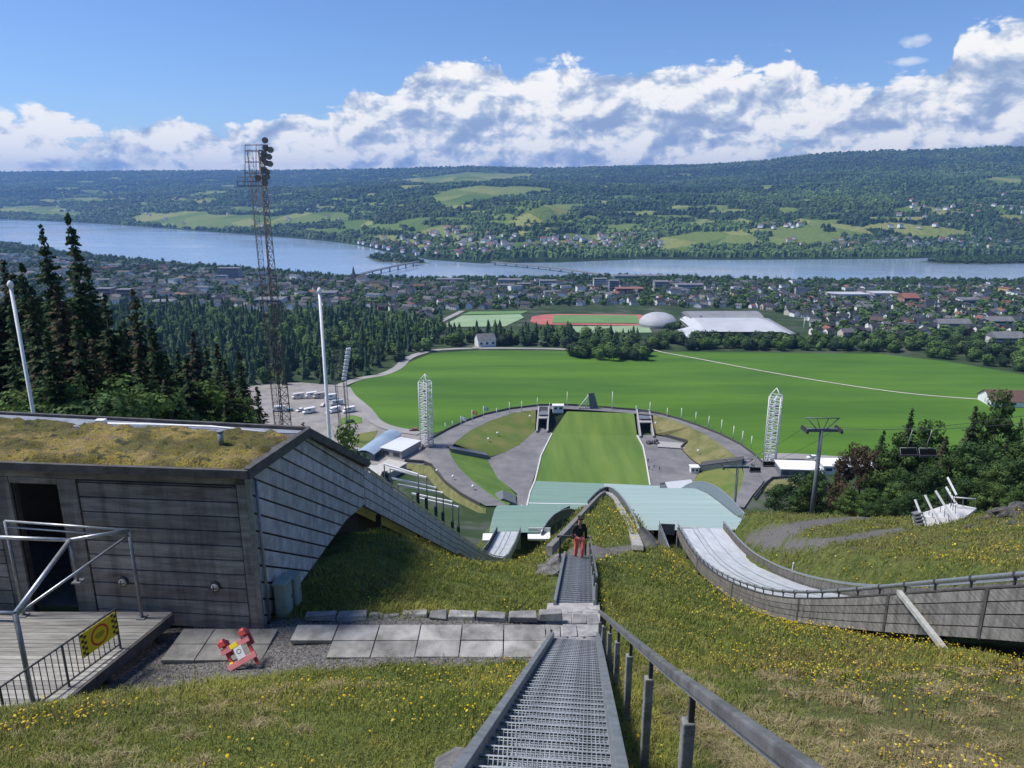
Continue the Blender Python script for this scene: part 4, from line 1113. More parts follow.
# ================================================================ large ski jump on the right
UL, UR = 11.5, 16.4
rail_px = [(1024,574),(960,579.5),(890,586),(845,590.5),(800,592.5),(778,591),(760,588),(735,580),(715,569.5),(700,557.5),(690,545),(678,524.5)]
bot_px = BOT_PX
LR = [at_u(x, y, UL) for x, y in rail_px]; LB = [at_u(x, y, UL) for x, y in bot_px]
def jz(Y): return np.interp(Y, [5.0] + [p.y for p in LR], [LR[0].z + .64 * (LR[0].y - 5.0)] + [p.z for p in LR])
def jb(Y): return np.interp(Y, [5.0] + [p.y for p in LB], [LB[0].z + .60 * (LB[0].y - 5.0)] + [p.z for p in LB])
YT = LR[-1].y
def _smooth(f, Y, w=2.2): return float(np.mean([f(Y + d) for d in np.linspace(-w, w, 9)]))
def large_jump():
    t = thing('large_ski_jump', 'large ski jump inrun with plank walls curving down from the right', 'ski jump', P3(14, 40, -24))
    ys = list(np.linspace(6, YT, 74))
    Zr = [_smooth(jz, y) if y < YT - 2.5 else float(jz(y)) for y in ys]; Zb = [_smooth(jb, y) if y < YT - 2.5 else float(jb(y)) for y in ys]
    wt = [z - .36 for z in Zr]                                  # top of the plank wall
    lane = [z - .46 for z in Zr]
    m = MB(t); fr = MB(t)
    for k in range(4):
        for i in range(len(ys) - 1):
            if i % 12 == 0: m.tone = rng.uniform(.8, 1.12)
            f0, f1 = k / 4, (k + 1) / 4
            g = lambda j, f: Zb[j] + (wt[j] - Zb[j]) * f
            a, b = ys[i], ys[i + 1]
            m.hexa([P3(UL - .05, a, g(i, f0)), P3(UL, a, g(i, f0)), P3(UL, b, g(i + 1, f0)), P3(UL - .05, b, g(i + 1, f0)), P3(UL - .05, a, g(i, f1) - .035), P3(UL, a, g(i, f1) - .035), P3(UL, b, g(i + 1, f1) - .035), P3(UL - .05, b, g(i + 1, f1) - .035)])
    m.build('plank_wall', M_WOODG, t)
    for i in range(len(ys) - 1):
        a, b = ys[i], ys[i + 1]
        fr.hexa([P3(UL + .003, a, Zb[i]), P3(UL + .1, a, Zb[i]), P3(UL + .1, b, Zb[i + 1]), P3(UL + .003, b, Zb[i + 1]), P3(UL + .003, a, wt[i]), P3(UL + .1, a, wt[i]), P3(UL + .1, b, wt[i + 1]), P3(UL + .003, b, wt[i + 1])])
    fr.build('wall_backing', M_WOODD, t)
    m = MB(t)                                                    # cap board
    for i in range(len(ys) - 1): m.bar(P3(UL + .02, ys[i], wt[i] + .02), P3(UL + .02, ys[i + 1], wt[i + 1] + .02), .16, .05)
    m.build('cap_board', M_TRIM, t)
    # tall outer wall on the far side, its inner face toward the lane
    rt = [z + .22 for z in Zr]
    m = MB(t)
    for k in range(3):
        for i in range(len(ys) - 1):
            if i % 10 == 0: m.tone = rng.uniform(.5, .68)
            g = lambda j, f: lane[j] - .9 + (rt[j] - lane[j] + .9) * f
            f0, f1 = k / 3, (k + 1) / 3; a, b = ys[i], ys[i + 1]
            m.hexa([P3(UR, a, g(i, f0)), P3(UR + .06, a, g(i, f0)), P3(UR + .06, b, g(i + 1, f0)), P3(UR, b, g(i + 1, f0)), P3(UR, a, g(i, f1) - .03), P3(UR + .06, a, g(i, f1) - .03), P3(UR + .06, b, g(i + 1, f1) - .03), P3(UR, b, g(i + 1, f1) - .03)])
    m.build('plank_wall', M_WOODG, t)
    for u0, zz in ((UL + .02, Zr), (UR + .03, [z + .12 for z in rt])):
        m = MB(t); m.tube([P3(u0, y, z) for y, z in zip(ys, zz)], .075, 10); m.build('handrail', M_GALV, t)
    for i in range(0, len(ys), 2):
        m = MB(t); m.box(P3(UL + .02, ys[i], (Zr[i] + wt[i]) / 2), (.05, .06, Zr[i] - wt[i])); m.box(P3(UL + .02, ys[i], Zr[i]), (.17, .07, .17)); m.build('rail_bracket', M_DARKSTEEL, t)
        if i % 4 == 0: m = MB(t); m.box(P3(UR + .03, ys[i], rt[i] + .03), (.05, .06, .2)); m.build('rail_bracket', M_DARKSTEEL, t)
    m = MB(t); m.strip([P3(UL + .15, y, z) for y, z in zip(ys, lane)], [P3(UR - .02, y, z) for y, z in zip(ys, lane)]); m.build('track', M_TRACK, t)
    for u0, w in ((UL + 1.55, .07), (UL + 2.05, .07), (UL + 3.3, .06), (UL + .45, .05)):
        m = MB(t); m.strip([P3(u0, y, z + .02) for y, z in zip(ys, lane)], [P3(u0 + w, y, z + .02) for y, z in zip(ys, lane)]); m.build('groove', M_GALVD, t)
    for i in range(3, len(ys), 7):
        gz = hz(P3(UL + .2, ys[i], 0).x, ys[i], False) - .5
        for u0 in (UL + .12, UR - .1):
            m = MB(t); h = lane[i] - gz; m.box(P3(u0, ys[i], lane[i] - .5 * h - .1), (.2, .2, max(h, .5))); m.build('support_post', M_TRIM, t)
    for u0 in (UL - .06,):                                      # battens over the board joints
        for px in (698, 735, 800, 896, 985):
            y = at_u(px, 600, UL).y
            y = float(np.interp(px, [p[0] for p in rail_px][::-1], [p.y for p in LR][::-1])); j = int(np.argmin([abs(v - y) for v in ys]))
            m = MB(t); m.box(P3(u0, ys[j], (Zb[j] + wt[j]) / 2), (.05, .14, wt[j] - Zb[j])); m.build('batten', M_TRIM, t)
    # table front and the stepped stand on its left
    zt = lane[-1]
    m = MB(t); m.box(P3((UL + UR) / 2, YT + .1, zt - 1.3), (UR - UL, .2, 2.6), -HEAD); m.build('table_front', M_CONC, t)
    m = MB(t); m.prism([P3(UL - 1.9, YT - 11, zt - 1.2 + 3.2), P3(UL - 1.9, YT + 1.5, zt - .35), P3(UL - 1.9, YT + 1.5, zt - 3.2), P3(UL - 1.9, YT - 11, zt - 1.3)], (.12, 0, 0)); m.build('stand_wall', M_DARKP, t)
    m = MB(t); m.prism([P3(UL - 1.7, YT + .4, zt - 2.9), P3(UL - .2, YT + .4, zt - 2.9), P3(UL - .2, YT - 6.5, zt - 1.6), P3(UL - 1.7, YT - 6.5, zt - 1.6)], (0, 0, .16)); m.build('stand_floor', mat('cream_boards', (.42, .40, .34), (.55, .53, .46), 3), t)
    m = MB(t); m.box(P3(UL - 1.0, YT + 1.2, zt - .7), (1.7, .1, 1.3), -HEAD); m.build('stand_wall', M_DARKP, t)
    m = MB(t); m.tube([P3(UL - 1.85, YT - 11, zt + 2.15), P3(UL - 1.85, YT + 1.5, zt + .1)], .05, 8); m.build('stand_rail', M_GALV, t)
M_DARKP = mat('dark_panel', (.10, .12, .13), (.17, .19, .20), 3, .6)
large_jump()
def prop_beam():
    b_ = at_u(951, 652, UL - 1.0); a = at_u(899, 592, UL - .12)
    zg = hz(b_.x, b_.y); b_ = at_z(951, 652, zg + .05)
    t = MB(b_); t.bar(b_ - Vector((0, 0, .15)), a, .16, .16)
    tag(t.build('timber_prop', mat('pale_timber', (.30, .31, .28), (.46, .46, .42), 3, .8, bump=.3), bevel=.01), 'pale squared timber leaning against the right plank wall', 'prop')
prop_beam()
for px, py, h in ((792, 578, 1.3),):
    p = at_ground(px, py, 36, 90); m = MB(p); m.box(p + Vector((0, 0, h / 2)), (.1, .1, h)); tag(m.build('marker_post', M_WHITE), 'single white post beside the gravel track right of the ski jump', 'post')

# ================================================================ ridge between the jumps: kerb walls, curved wind fence
def ridge_walls():
    A_, B_ = -4.14, -.391
    left = [at_slope(x, y, A_, B_) for x, y in ((549,550),(557,541.5),(566,532),(580,516.5),(590,505.5),(597,498),(601.5,494),(605.5,492.3))]
    right = [at_slope(x, y, A_, B_) for x, y in ((605.5,492.3),(610,493.6),(614.5,498),(621,509),(629,523),(635,538),(638,547))]
    for pts, lab, w, h, m_ in ((left, 'low grey kerb wall on the left edge of the grassy ridge', .28, .42, mat('dull_concrete', (.13, .128, .12), (.24, .235, .22), 2, .9)), (right, 'pale flat kerb strip on the right edge of the grassy ridge', .5, .22, mat('cream_concrete', (.27, .26, .23), (.40, .385, .35), 2, .9))):
        m = MB(pts[2])
        for a, b_ in zip(pts, pts[1:]): m.bar(a + Vector((0, 0, -.04)), b_ + Vector((0, 0, -.04)), w, h)
        tag(m.build('kerb_wall', m_), lab, 'kerb wall')
def wind_fence(label, pts, hs, cols=M_DARKP, drop=3.0):
    """curved screen of panels between posts; pts are its top line"""
    t = thing('wind_fence', label, 'fence', pts[len(pts) // 2])
    pts = [Vector(p) for p in pts]
    # resample
    P = []
    for i in range(len(pts) - 1):
        for k in range(4): P.append(pts[i].lerp(pts[i + 1], k / 4))
    P.append(pts[-1])
    S = []
    for i in range(len(P)):
        a, b_ = P[max(i - 3, 0)], P[min(i + 3, len(P) - 1)]
        S.append((a + P[i] * 2 + b_) / 4 if 0 < i < len(P) - 1 else P[i])
    m = MB(t)
    for a, b_ in zip(S, S[1:]):
        m.hexa([a + Vector((-.04, 0, -hs)), a + Vector((.04, 0, -hs)), b_ + Vector((.04, 0, -hs)), b_ + Vector((-.04, 0, -hs)), a + Vector((-.04, 0, 0)), a + Vector((.04, 0, 0)), b_ + Vector((.04, 0, 0)), b_ + Vector((-.04, 0, 0))])
    m.build('screen', cols, t)
    m = MB(t); m.tube([p + Vector((0, 0, .05)) for p in S], .09, 6); m.build('top_rail', M_GALV, t)
    for p in S[::3]:
        m = MB(t); m.box(p + Vector((.1, 0, -hs / 2 - drop / 2)), (.12, .12, hs + drop)); m.build('post', M_GALVD, t)
ridge_walls()
M_NET = mat('grey_screen', (.13, .17, .20), (.22, .26, .29), 4, .6)
wind_fence('curved dark screen arching over the tip of the grassy ridge', [at_slope(x, y, -4.14, -.391) for x, y in ((588,501),(594,494.5),(599,490),(604,487.3),(609,486.8),(614,489),(620,494.5),(626,502.5),(632,512.5),(636,521),(639,530))], 1.25, M_DARKP)
wind_fence('small curved dark screen beside the small ski jump landing', [at_y(541, 533, 101), at_y(546, 523, 103), at_y(553, 515, 106), at_y(562, 509.5, 109), at_y(572, 508.5, 113), at_y(577, 511, 116)], 1.6, M_DARKP)
wind_fence('tall curved grey screen along the right of the large landing slope', [P3(22, 85, -40.4), P3(22, 92, -41.6), P3(22, 100, -43.4), P3(22, 108, -45.8), P3(22, 116, -48.7), P3(22, 124, -52.2), P3(22, 132, -56.2), P3(22, 145, -63.5)], 2.6, M_NET, 4)

# person coming up the lower staircase
def skin_fig(name, J, E, m_, parent, root, sub=2):
    me = bpy.data.meshes.new(name); ks = list(J)
    me.from_pydata([J[k][0] for k in ks], [(ks.index(a), ks.index(b)) for a, b in E], [])
    o = bpy.data.objects.new(name, me); COL.objects.link(o); me.materials.append(m_); o.parent = parent
    sk = o.modifiers.new('skin', 'SKIN'); sk.use_smooth_shade = True
    for i, k in enumerate(ks):
        r = J[k][1]; me.skin_vertices[0].data[i].radius = (r, r) if not hasattr(r, '__len__') else r
        me.skin_vertices[0].data[i].use_root = (k == root)
    s = o.modifiers.new('sub', 'SUBSURF'); s.levels = s.render_levels = sub
    return o
def figure(name_label, top, legs, hairc, loc, rz, stride=.22, group=None):
    t = thing('person', name_label, 'person', loc, rz, group)
    sk = mat('skin', (.45, .27, .19))
    # facing -Y, one foot forward on the step above
    J = {'pel': ((0, 0, .95), (.15, .11)), 'wst': ((0, -.01, 1.12), (.13, .095)), 'chs': ((0, -.03, 1.33), (.165, .11)), 'nck': ((0, -.04, 1.50), .055), 'hd0': ((0, -.075, 1.57), (.07, .08)), 'hd1': ((0, -.09, 1.66), (.078, .095)), 'hd2': ((0, -.075, 1.74), (.06, .07)),
         'shL': ((.18, -.03, 1.42), .06), 'elL': ((.25, .03, 1.14), .043), 'wrL': ((.24, -.06, .90), .032), 'haL': ((.235, -.09, .80), (.03, .045)),
         'shR': ((-.18, -.03, 1.42), .06), 'elR': ((-.25, .02, 1.14), .043), 'wrR': ((-.25, -.10, .91), .032), 'haR': ((-.245, -.13, .81), (.03, .045)),
         'hpL': ((.09, 0, .90), .095), 'knL': ((.10, -.16, .56), .062), 'anL': ((.09, -stride * .6, .16), .042), 'toL': ((.10, -stride * .6 - .16, .13), .035),
         'hpR': ((-.09, 0, .90), .095), 'knR': ((-.10, .02, .50), .062), 'anR': ((-.10, stride * .6, .085), .042), 'toR': ((-.11, stride * .6 - .15, .04), .035)}
    E = [('pel', 'wst'), ('wst', 'chs'), ('chs', 'nck'), ('nck', 'hd0'), ('hd0', 'hd1'), ('hd1', 'hd2'), ('pel', 'hpL'), ('pel', 'hpR')]
    for s in 'LR': E += [('chs', 'sh' + s), ('sh' + s, 'el' + s), ('el' + s, 'wr' + s), ('wr' + s, 'ha' + s), ('hp' + s, 'kn' + s), ('kn' + s, 'an' + s), ('an' + s, 'to' + s)]
    skin_fig('body', J, E, sk, t, 'pel')
    g = lambda k, d: (J[k][0], tuple(r + d for r in J[k][1]) if hasattr(J[k][1], '__len__') else J[k][1] + d)
    Jk = {k: g(k, .025) for k in ('pel', 'wst', 'chs', 'shL', 'elL', 'wrL', 'shR', 'elR', 'wrR')}; Jk['col'] = ((0, -.04, 1.49), .075)
    skin_fig('jacket', Jk, [('pel', 'wst'), ('wst', 'chs'), ('chs', 'col'), ('chs', 'shL'), ('shL', 'elL'), ('elL', 'wrL'), ('chs', 'shR'), ('shR', 'elR'), ('elR', 'wrR')], top, t, 'chs')
    Jt = {k: g(k, .022) for k in ('hpL', 'knL', 'anL', 'hpR', 'knR', 'anR')}; Jt['pel'] = ((0, 0, .93), (.15, .12))
    skin_fig('trousers', Jt, [('pel', 'hpL'), ('hpL', 'knL'), ('knL', 'anL'), ('pel', 'hpR'), ('hpR', 'knR'), ('knR', 'anR')], legs, t, 'pel')
    for s in 'LR':
        Js = {'a': (J['an' + s][0], .055), 'b': (J['to' + s][0], .05), 'c': ((J['to' + s][0][0], J['to' + s][0][1] - .06, J['to' + s][0][2] - .005), .035)}
        skin_fig('shoe', Js, [('a', 'b'), ('b', 'c')], M_BLACK, t, 'a')
    Jh = {'a': ((0, -.02, 1.60), (.07, .07)), 'b': ((0, -.045, 1.70), (.09, .095)), 'c': ((0, -.075, 1.785), (.06, .065))}
    skin_fig('hair', Jh, [('a', 'b'), ('b', 'c')], hairc, t, 'b')
    # hands: palm with five bent fingers
    for s in 'LR':
        h = Vector(J['ha' + s][0]); k = 1 if s == 'L' else -1
        for i, (dy, ln) in enumerate(((-.035, .07), (-.012, .08), (.012, .075), (.034, .06))):
            Jf = {'a': (tuple(h + Vector((0, dy * .8, -.02))), .011), 'b': (tuple(h + Vector((0, dy, -.055))), .010), 'c': (tuple(h + Vector((-k * .015, dy, -.055 - ln * .45))), .009), 'd': (tuple(h + Vector((-k * .04, dy, -.06 - ln * .7))), .008)}
            skin_fig('finger', Jf, [('a', 'b'), ('b', 'c'), ('c', 'd')], sk, t, 'a', 1)
        Jf = {'a': (tuple(h + Vector((0, -.03, .02))), .013), 'b': (tuple(h + Vector((-k * .02, -.06, -.01))), .011), 'c': (tuple(h + Vector((-k * .03, -.068, -.045))), .010)}
        skin_fig('thumb', Jf, [('a', 'b'), ('b', 'c')], sk, t, 'a', 1)
    # face
    m = MB((0, 0, 0))
    m.hexa([(-.014, -.17, 1.635), (.014, -.17, 1.635), (.012, -.16, 1.64), (-.012, -.16, 1.64), (-.007, -.178, 1.645), (.007, -.178, 1.645), (.006, -.165, 1.69), (-.006, -.165, 1.69)])
    m.build('nose', sk, t)
    for x in (-.03, .03):
        m = MB(); m.box((x, -.176, 1.685), (.022, .008, .010)); m.build('eye', M_BLACK, t)
        m = MB(); m.box((x * 2.6, -.08, 1.665), (.015, .04, .06)); m.build('ear', sk, t)
    m = MB(); m.box((0, -.168, 1.610), (.045, .01, .010)); m.build('mouth', mat('lips', (.35, .12, .10)), t)
    return t
PERSON = figure('person in a black jacket and red trousers walking up the lower steel staircase', mat('black_jacket', (.016, .016, .018), (.03, .03, .034), 9), mat('red_trousers', (.82, .16, .15), (.90, .24, .21), 7), mat('dark_hair', (.02, .015, .012)), P3(.30, 26.7, -14.62), 0.1)
PERSON.scale = (1.07,) * 3
# ================================================================ landing slopes and outrun matting
M_MATG = mat('green_matting', (0.14, 0.235, 0.195), (0.20, 0.30, 0.25), 1.0, .8, stretch=(.05, 1.3, 1.3), coords='Position')
M_MATP = mat('pale_matting', (0.25, 0.345, 0.335), (0.34, 0.43, 0.415), 1.0, .8, stretch=(.05, 1.3, 1.3), coords='Position')
def landing_slope(prof, edge, m_, name):
    ys = np.concatenate([np.linspace(prof[0][0], 150, 60), np.linspace(151, 246, 40)])
    m = MB(P3(0, 150, -75)); m.smooth = True
    A = [P3(float(np.interp(y, edge[0], edge[2])), y, float(np.interp(y, [p[0] for p in prof], [p[1] for p in prof]))) for y in ys]
    B = [P3(float(np.interp(y, edge[0], edge[1])), y, float(np.interp(y, [p[0] for p in prof], [p[1] for p in prof]))) for y in ys]
    Q = [A] + [[a.lerp(b, k / 4) for a, b in zip(A, B)] for k in (1, 2, 3)] + [B]
    for a, b in zip(Q, Q[1:]): m.strip(b, a)
    tag(m.build(name, m_), kind='structure')
landing_slope(LAND_L, EDGE_L, M_MATP, 'landing_slope')
landing_slope(LAND_S, EDGE_S, M_MATG, 'landing_slope')
def sheet(name, outline, m_, kind='structure', lift=0.0):
    P = [at_z(x, y, z) for x, y, z in outline]
    P = [p + Vector((0, 0, lift)) for p in P]
    m = MB(P[0]); m.sheet(P); return tag(m.build(name, m_), kind=kind)
F_, R_ = FLOOR, RIM
M_ASPH = mat('asphalt', (0.13, 0.13, 0.135), (0.21, 0.205, 0.205), .12, .95, coords='Position')
M_LAWN = mat('mown_lawn', (0.075, 0.15, 0.018), (0.125, 0.21, 0.03), .09, .95, coords='Position')
M_BANK = mat('bank_grass', (0.085, 0.14, 0.02), (0.16, 0.165, 0.045), .12, .95, coords='Position')
M_DRYBANK = mat('dry_bank_grass', (0.11, 0.12, 0.035), (0.21, 0.19, 0.08), .15, .95, coords='Position')
M_FIELD = mat('crop_field', (0.040, 0.112, 0.004), (0.078, 0.175, 0.008), .02, .95, stretch=(.35, 1.8, 1), coords='Position')
M_GRAVEL = mat('gravel_lot', (0.20, 0.185, 0.175), (0.30, 0.28, 0.26), .15, .95, coords='Position')
M_KERBW = mat('pale_kerb', (.50, .50, .48), (.62, .61, .58), 1)
sheet('outrun_matting', [(535,481.5,F_),(604,484,F_),(604,540,F_),(526,540,F_),(527,512,F_),(529,500,F_)], M_MATG, lift=.25)
sheet('outrun_matting', [(604,484,F_),(650,486,F_),(700,488,F_),(720,497,F_),(735,540,F_),(604,540,F_)], M_MATP, lift=.25)
b = MB(at_z(550, 503, F_)); b.bar(at_z(528, 503, F_ + .35), at_z(604, 504.5, F_ + .35), .5, .06); tag(b.build('marking_line', M_WHITE), kind='structure')
sheet('outrun_field', [(567,411.5,R_),(634,413.5,R_),(637,436,F_),(643,447,F_),(650,486,F_),(535,481.5,F_),(541,456,F_),(552,434,F_)], mat('outrun_turf', (0.075, 0.145, 0.02), (0.13, 0.20, 0.035), .05, .95, stretch=(2.2, .25, 1), coords='Position'), lift=.12)
sheet('plaza', [(540,427,F_),(552,433,F_),(547,448,F_),(537,468,F_),(530,490,F_),(527,508,F_),(515,512,F_),(517,494,F_),(508,486,F_),(498,479,F_),(492,470,F_),(487,459,F_),(503,453,F_),(519,445,F_),(533,432,F_)], M_ASPH, lift=.06)
sheet('plaza', [(637,435,F_),(652,435,F_),(665,437,F_),(686,443,F_),(681,449,F_),(690,459,F_),(697,464,F_),(700,470,F_),(694,480,F_),(696,494,F_),(650,494,F_),(650,486,F_),(643,447,F_)], M_ASPH, lift=.06)
sheet('ring_road', [(x, y, R_) for x, y in RING_OUT] + [(x, y, R_) for x, y in RING_IN[::-1]], M_ASPH, lift=.12)
sheet('grass_bank_ground', [(454,444,R_),(470,431,R_),(490,421,R_),(512,413.5,R_),(536,410,R_),(535,431,F_),(520,444.5,F_),(505,452.5,F_),(490,457,F_)], M_BANK, lift=.09)
sheet('grass_bank_ground', [(449,450,R_),(452,458,R_),(459,468,R_),(470,479,R_),(484,490,R_),(496,499,R_),(508,506,R_),(517,496,F_),(508,486,F_),(498,479,F_),(493,470,F_),(487,459,F_)], M_LAWN, lift=.09)
sheet('grass_bank_ground', [(653,415.5,R_),(670,419,R_),(690,427,R_),(706,435,R_),(721,445,R_),(735,456,R_),(740,462,R_),(702,466,F_),(697,463,F_),(690,458,F_),(681,448,F_),(687,442,F_),(666,436,F_),(654,434,F_)], M_DRYBANK, lift=.09)
sheet('grass_bank_ground', [(694,480,F_),(701,470,F_),(740,463,R_),(744,475,R_),(740,490,R_),(733,505,R_),(716,503,F_),(697,495,F_)], M_BANK, lift=.09)
# kerbs of the field
def kerb(px, z, label, w=.35, h=.35, m_=M_KERBW):
    P = [at_z(x, y, z) for x, y in px]; m = MB(P[0])
    for a, b in zip(P, P[1:]): m.bar(a + Vector((0, 0, h / 2)), b + Vector((0, 0, h / 2)), w, h)
    return tag(m.build('field_kerb', m_), label, 'kerb')
kerb([(552,434),(541,456),(535,481),(530,493),(526,510)], F_, 'pale kerb along the left edge of the outrun lawn', .6, .5)
kerb([(637,436),(643,447),(646,462),(650,486)], F_, 'pale kerb along the right edge of the outrun lawn', .6, .5)
# ---- big field, draped in two halves
def draped(name, outline, m_, lift, y_cut=390):
    P = [at_ground(x, y, 240) for x, y in outline]
    poly = [(p.x, p.y) for p in P]
    m = MB(P[0])
    for half in (clip_half(poly, (0, 1), y_cut), clip_half(poly, (0, -1), -y_cut)):
        if len(half) < 3: continue
        m.sheet([Vector((x, y, float(plain(np.array([x]), np.array([y]))[0]) + lift)) for x, y in half])
    return tag(m.build(name, m_), kind='structure')
draped('field', [(347,389),(356,382),(372,377),(396,370),(410,362),(432,353.5),(470,351),(520,350.5),(560,351),(648,352),(700,352),(800,353),(880,354),(905,357),(950,362),(1024,375),(1100,388),(1180,440),(1100,470),(1024,462),(860,463),(795,458),(778,462),(764,463),(755,454.5),(740,443.5),(720,433.5),(700,425.5),(680,418.5),(660,413),(640,409.5),(590,405.5),(560,404),(540,404.5),(510,408),(485,413.5),(465,420.5),(448,428.5),(437,433),(410,431),(390,427),(375,415),(358,400)], M_FIELD, .2)
def road(name, px, w, m_, lift=.35, seg=5, z=None):
    P = [at_ground(x, y, 100) if z is None else at_z(x, y, z) for x, y in px]
    pts = []
    for i in range(len(P) - 1):
        p0, p1, p2, p3 = P[max(i - 1, 0)], P[i], P[i + 1], P[min(i + 2, len(P) - 1)]
        for k in range(seg):
            t = k / seg
            pts.append(0.5 * ((2 * p1) + (p2 - p0) * t + (2 * p0 - 5 * p1 + 4 * p2 - p3) * t * t + (-p0 + 3 * p1 - 3 * p2 + p3) * t ** 3))
    pts.append(P[-1])
    A, B = [], []
    for i, p in enumerate(pts):
        d = (pts[min(i + 1, len(pts) - 1)] - pts[max(i - 1, 0)]); d.z = 0; d.normalize()
        n = Vector((-d.y, d.x, 0)) * (w / 2)
        for L_, q in ((A, p + n), (B, p - n)):
            L_.append(Vector((q.x, q.y, hz(q.x, q.y, False) + lift)))
    m = MB(pts[0]); m.strip(A, B); return tag(m.build(name, m_), kind='structure')
M_ROADP = mat('pale_road', (.24, .235, .225), (.33, .32, .30), .05, .95, coords='Position')
M_PATHW = mat('pale_path', (.42, .40, .33), (.52, .49, .41), .1, .95, coords='Position')
draped('parking_ground', [(228,392),(262,384),(300,382.5),(346,386),(356,399),(372,417),(388,428),(412,431),(428,436),(424,452),(432,463),(380,475),(330,470),(240,450),(222,430)], M_GRAVEL, .12)
sheet('grass_bank_ground', [(341,419,PLAIN),(352,415.5,PLAIN),(362,418,PLAIN),(362,423,PLAIN),(350,425,PLAIN),(340,423.5,PLAIN)], M_LAWN, lift=.3)
sheet('grass_bank_ground', [(352,442,PLAIN),(360,434,PLAIN),(378,431,PLAIN),(372,442,PLAIN),(362,450,PLAIN)], M_BANK, lift=.3)
road('access_road', [(338,387),(358,379.5),(382,375),(398,368),(406,360),(418,354.5),(440,350),(490,348.5),(545,349),(572,350)], 7, M_ROADP, .4)
road('access_road', [(345,388),(352,398),(366,410),(376,422),(392,429),(420,434)], 6, M_ROADP, .45)
road('field_path', [(646,347),(660,352),(700,359.5),(760,371),(830,383),(900,393),(960,398.5),(1030,403)], 1.9, M_PATHW, .4)
road('access_road', [(764,457),(800,457.5),(850,461),(900,466)], 7, M_ROADP, .5)
# left bank below the ring, terraced grass, and the yard on the hill's foot
sheet('grass_bank_ground', [(405,463,R_),(430,466,R_),(437,473,R_),(445,483,R_),(460,495,R_),(472,502,R_),(486,509,R_),(486,535,-118),(440,530,-118),(410,500,-117)], mat('terraced_grass', (0.10, 0.115, 0.03), (0.20, 0.19, 0.075), .25, .95, stretch=(3, .6, 1), coords='Position'), lift=.05)
sheet('yard_ground', [(452,520,-117.5),(484,512,-117.5),(492,530,-118),(470,560,-118),(440,545,-118)], M_ASPH, lift=.4)
sheet('grass_bank_ground', [(757,512,-116),(752,500,-116),(764,484,R_),(772,478,R_),(795,480,R_),(805,500,-117),(800,520,-117)], mat('striped_bank', (.13, .14, .045), (.22, .20, .09), .3, .95, stretch=(.5, 3, 1), coords='Position'), lift=.1)
sheet('plaza', [(766,462,R_),(800,466,R_),(812,476,R_),(795,481,R_),(772,479,R_),(764,484,R_)], M_ASPH, lift=.16)

# ---- ring walls
def ring_wall(px, label, z=R_, h=1.1, w=.35, m_=M_TRIM):
    P = [at_z(x, y, z) for x, y in px]; m = MB(P[0])
    for a, b in zip(P, P[1:]):
        d = (b - a).normalized() * .1
        m.bar(a + Vector((0, 0, h / 2)) - d, b + Vector((0, 0, h / 2)) + d, w, h)
    tag(m.build('ring_wall', m_), label, 'wall')
ring_wall([(428,441),(437,436),(448,430),(465,422),(485,415),(510,409.5),(540,406),(560,405.5),(577,406)], 'low dark wall along the left rim of the stadium below the flagpoles')
ring_wall([(604,408),(620,409.5),(640,411),(660,414.5),(680,420),(700,427),(720,435),(740,445),(755,456),(764,465)], 'low dark wall along the right rim of the stadium below the flagpoles')
ring_wall([(405,462),(424,463.5),(432,467),(436,473),(445,483.5),(460,495),(472,502),(480,506)], 'dark curving wall below the ring road on the left, above the terraced grass', h=1.4)
ring_wall([(795,478),(772,479.5),(764,486),(754,499)], 'dark wall edging the plaza behind the right-hand bushes', h=1.2)

# ---- tunnel portals
def portal(x0, x1, yt, yb, lab):
    A, B = at_z(x0, yb, F_), at_z(x1, yb, F_)
    far = at_z((x0 + x1) / 2, yt, R_).y
    t = thing('tunnel_portal', lab, 'portal', (A + B) / 2)
    w = (B - A).length; ya = A.y
    xa, xb = A.x, B.x
    sh = (far - ya) * HEAD
    m = MB(t)
    for x in (xa, xb): m.prism([Vector((x - .4, ya - 3, F_)), Vector((x - .4, ya - 3, F_ + 1.2)), Vector((x - .4 + sh, far, R_ + 1.4)), Vector((x - .4 + sh, far, F_))], (.8, 0, 0)); 
    m.build('side_walls', M_CONC, t)
    m = MB(t)
    n = 6; y1 = ya + (far - ya) * .38
    m.box(((xa + xb) / 2 + sh * .5, y1 + 2, F_ + 4.3), (w - .9, 4.5, .5)); m.build('canopy', M_CONC, t)
    m = MB(t); m.box(((xa + xb) / 2 + sh * .7, (y1 + far) / 2 + 1.5, R_ - .6), (w - .9, far - y1 - 2.5, .4)); m.build('upper_deck', M_GALVD, t)
    m = MB(t); m.box(((xa + xb) / 2 + sh * .95, far - .6, R_ - .1), (w - .9, .4, 2.2)); m.build('parapet', M_DARKP, t)
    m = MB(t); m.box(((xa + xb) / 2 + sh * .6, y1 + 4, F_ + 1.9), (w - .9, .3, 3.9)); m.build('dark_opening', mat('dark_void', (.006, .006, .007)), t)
portal(536.5, 547, 408.5, 431, 'concrete tunnel entrance at the top left corner of the outrun lawn')
portal(639.5, 652.5, 411.5, 436, 'concrete tunnel entrance at the top right corner of the outrun lawn')

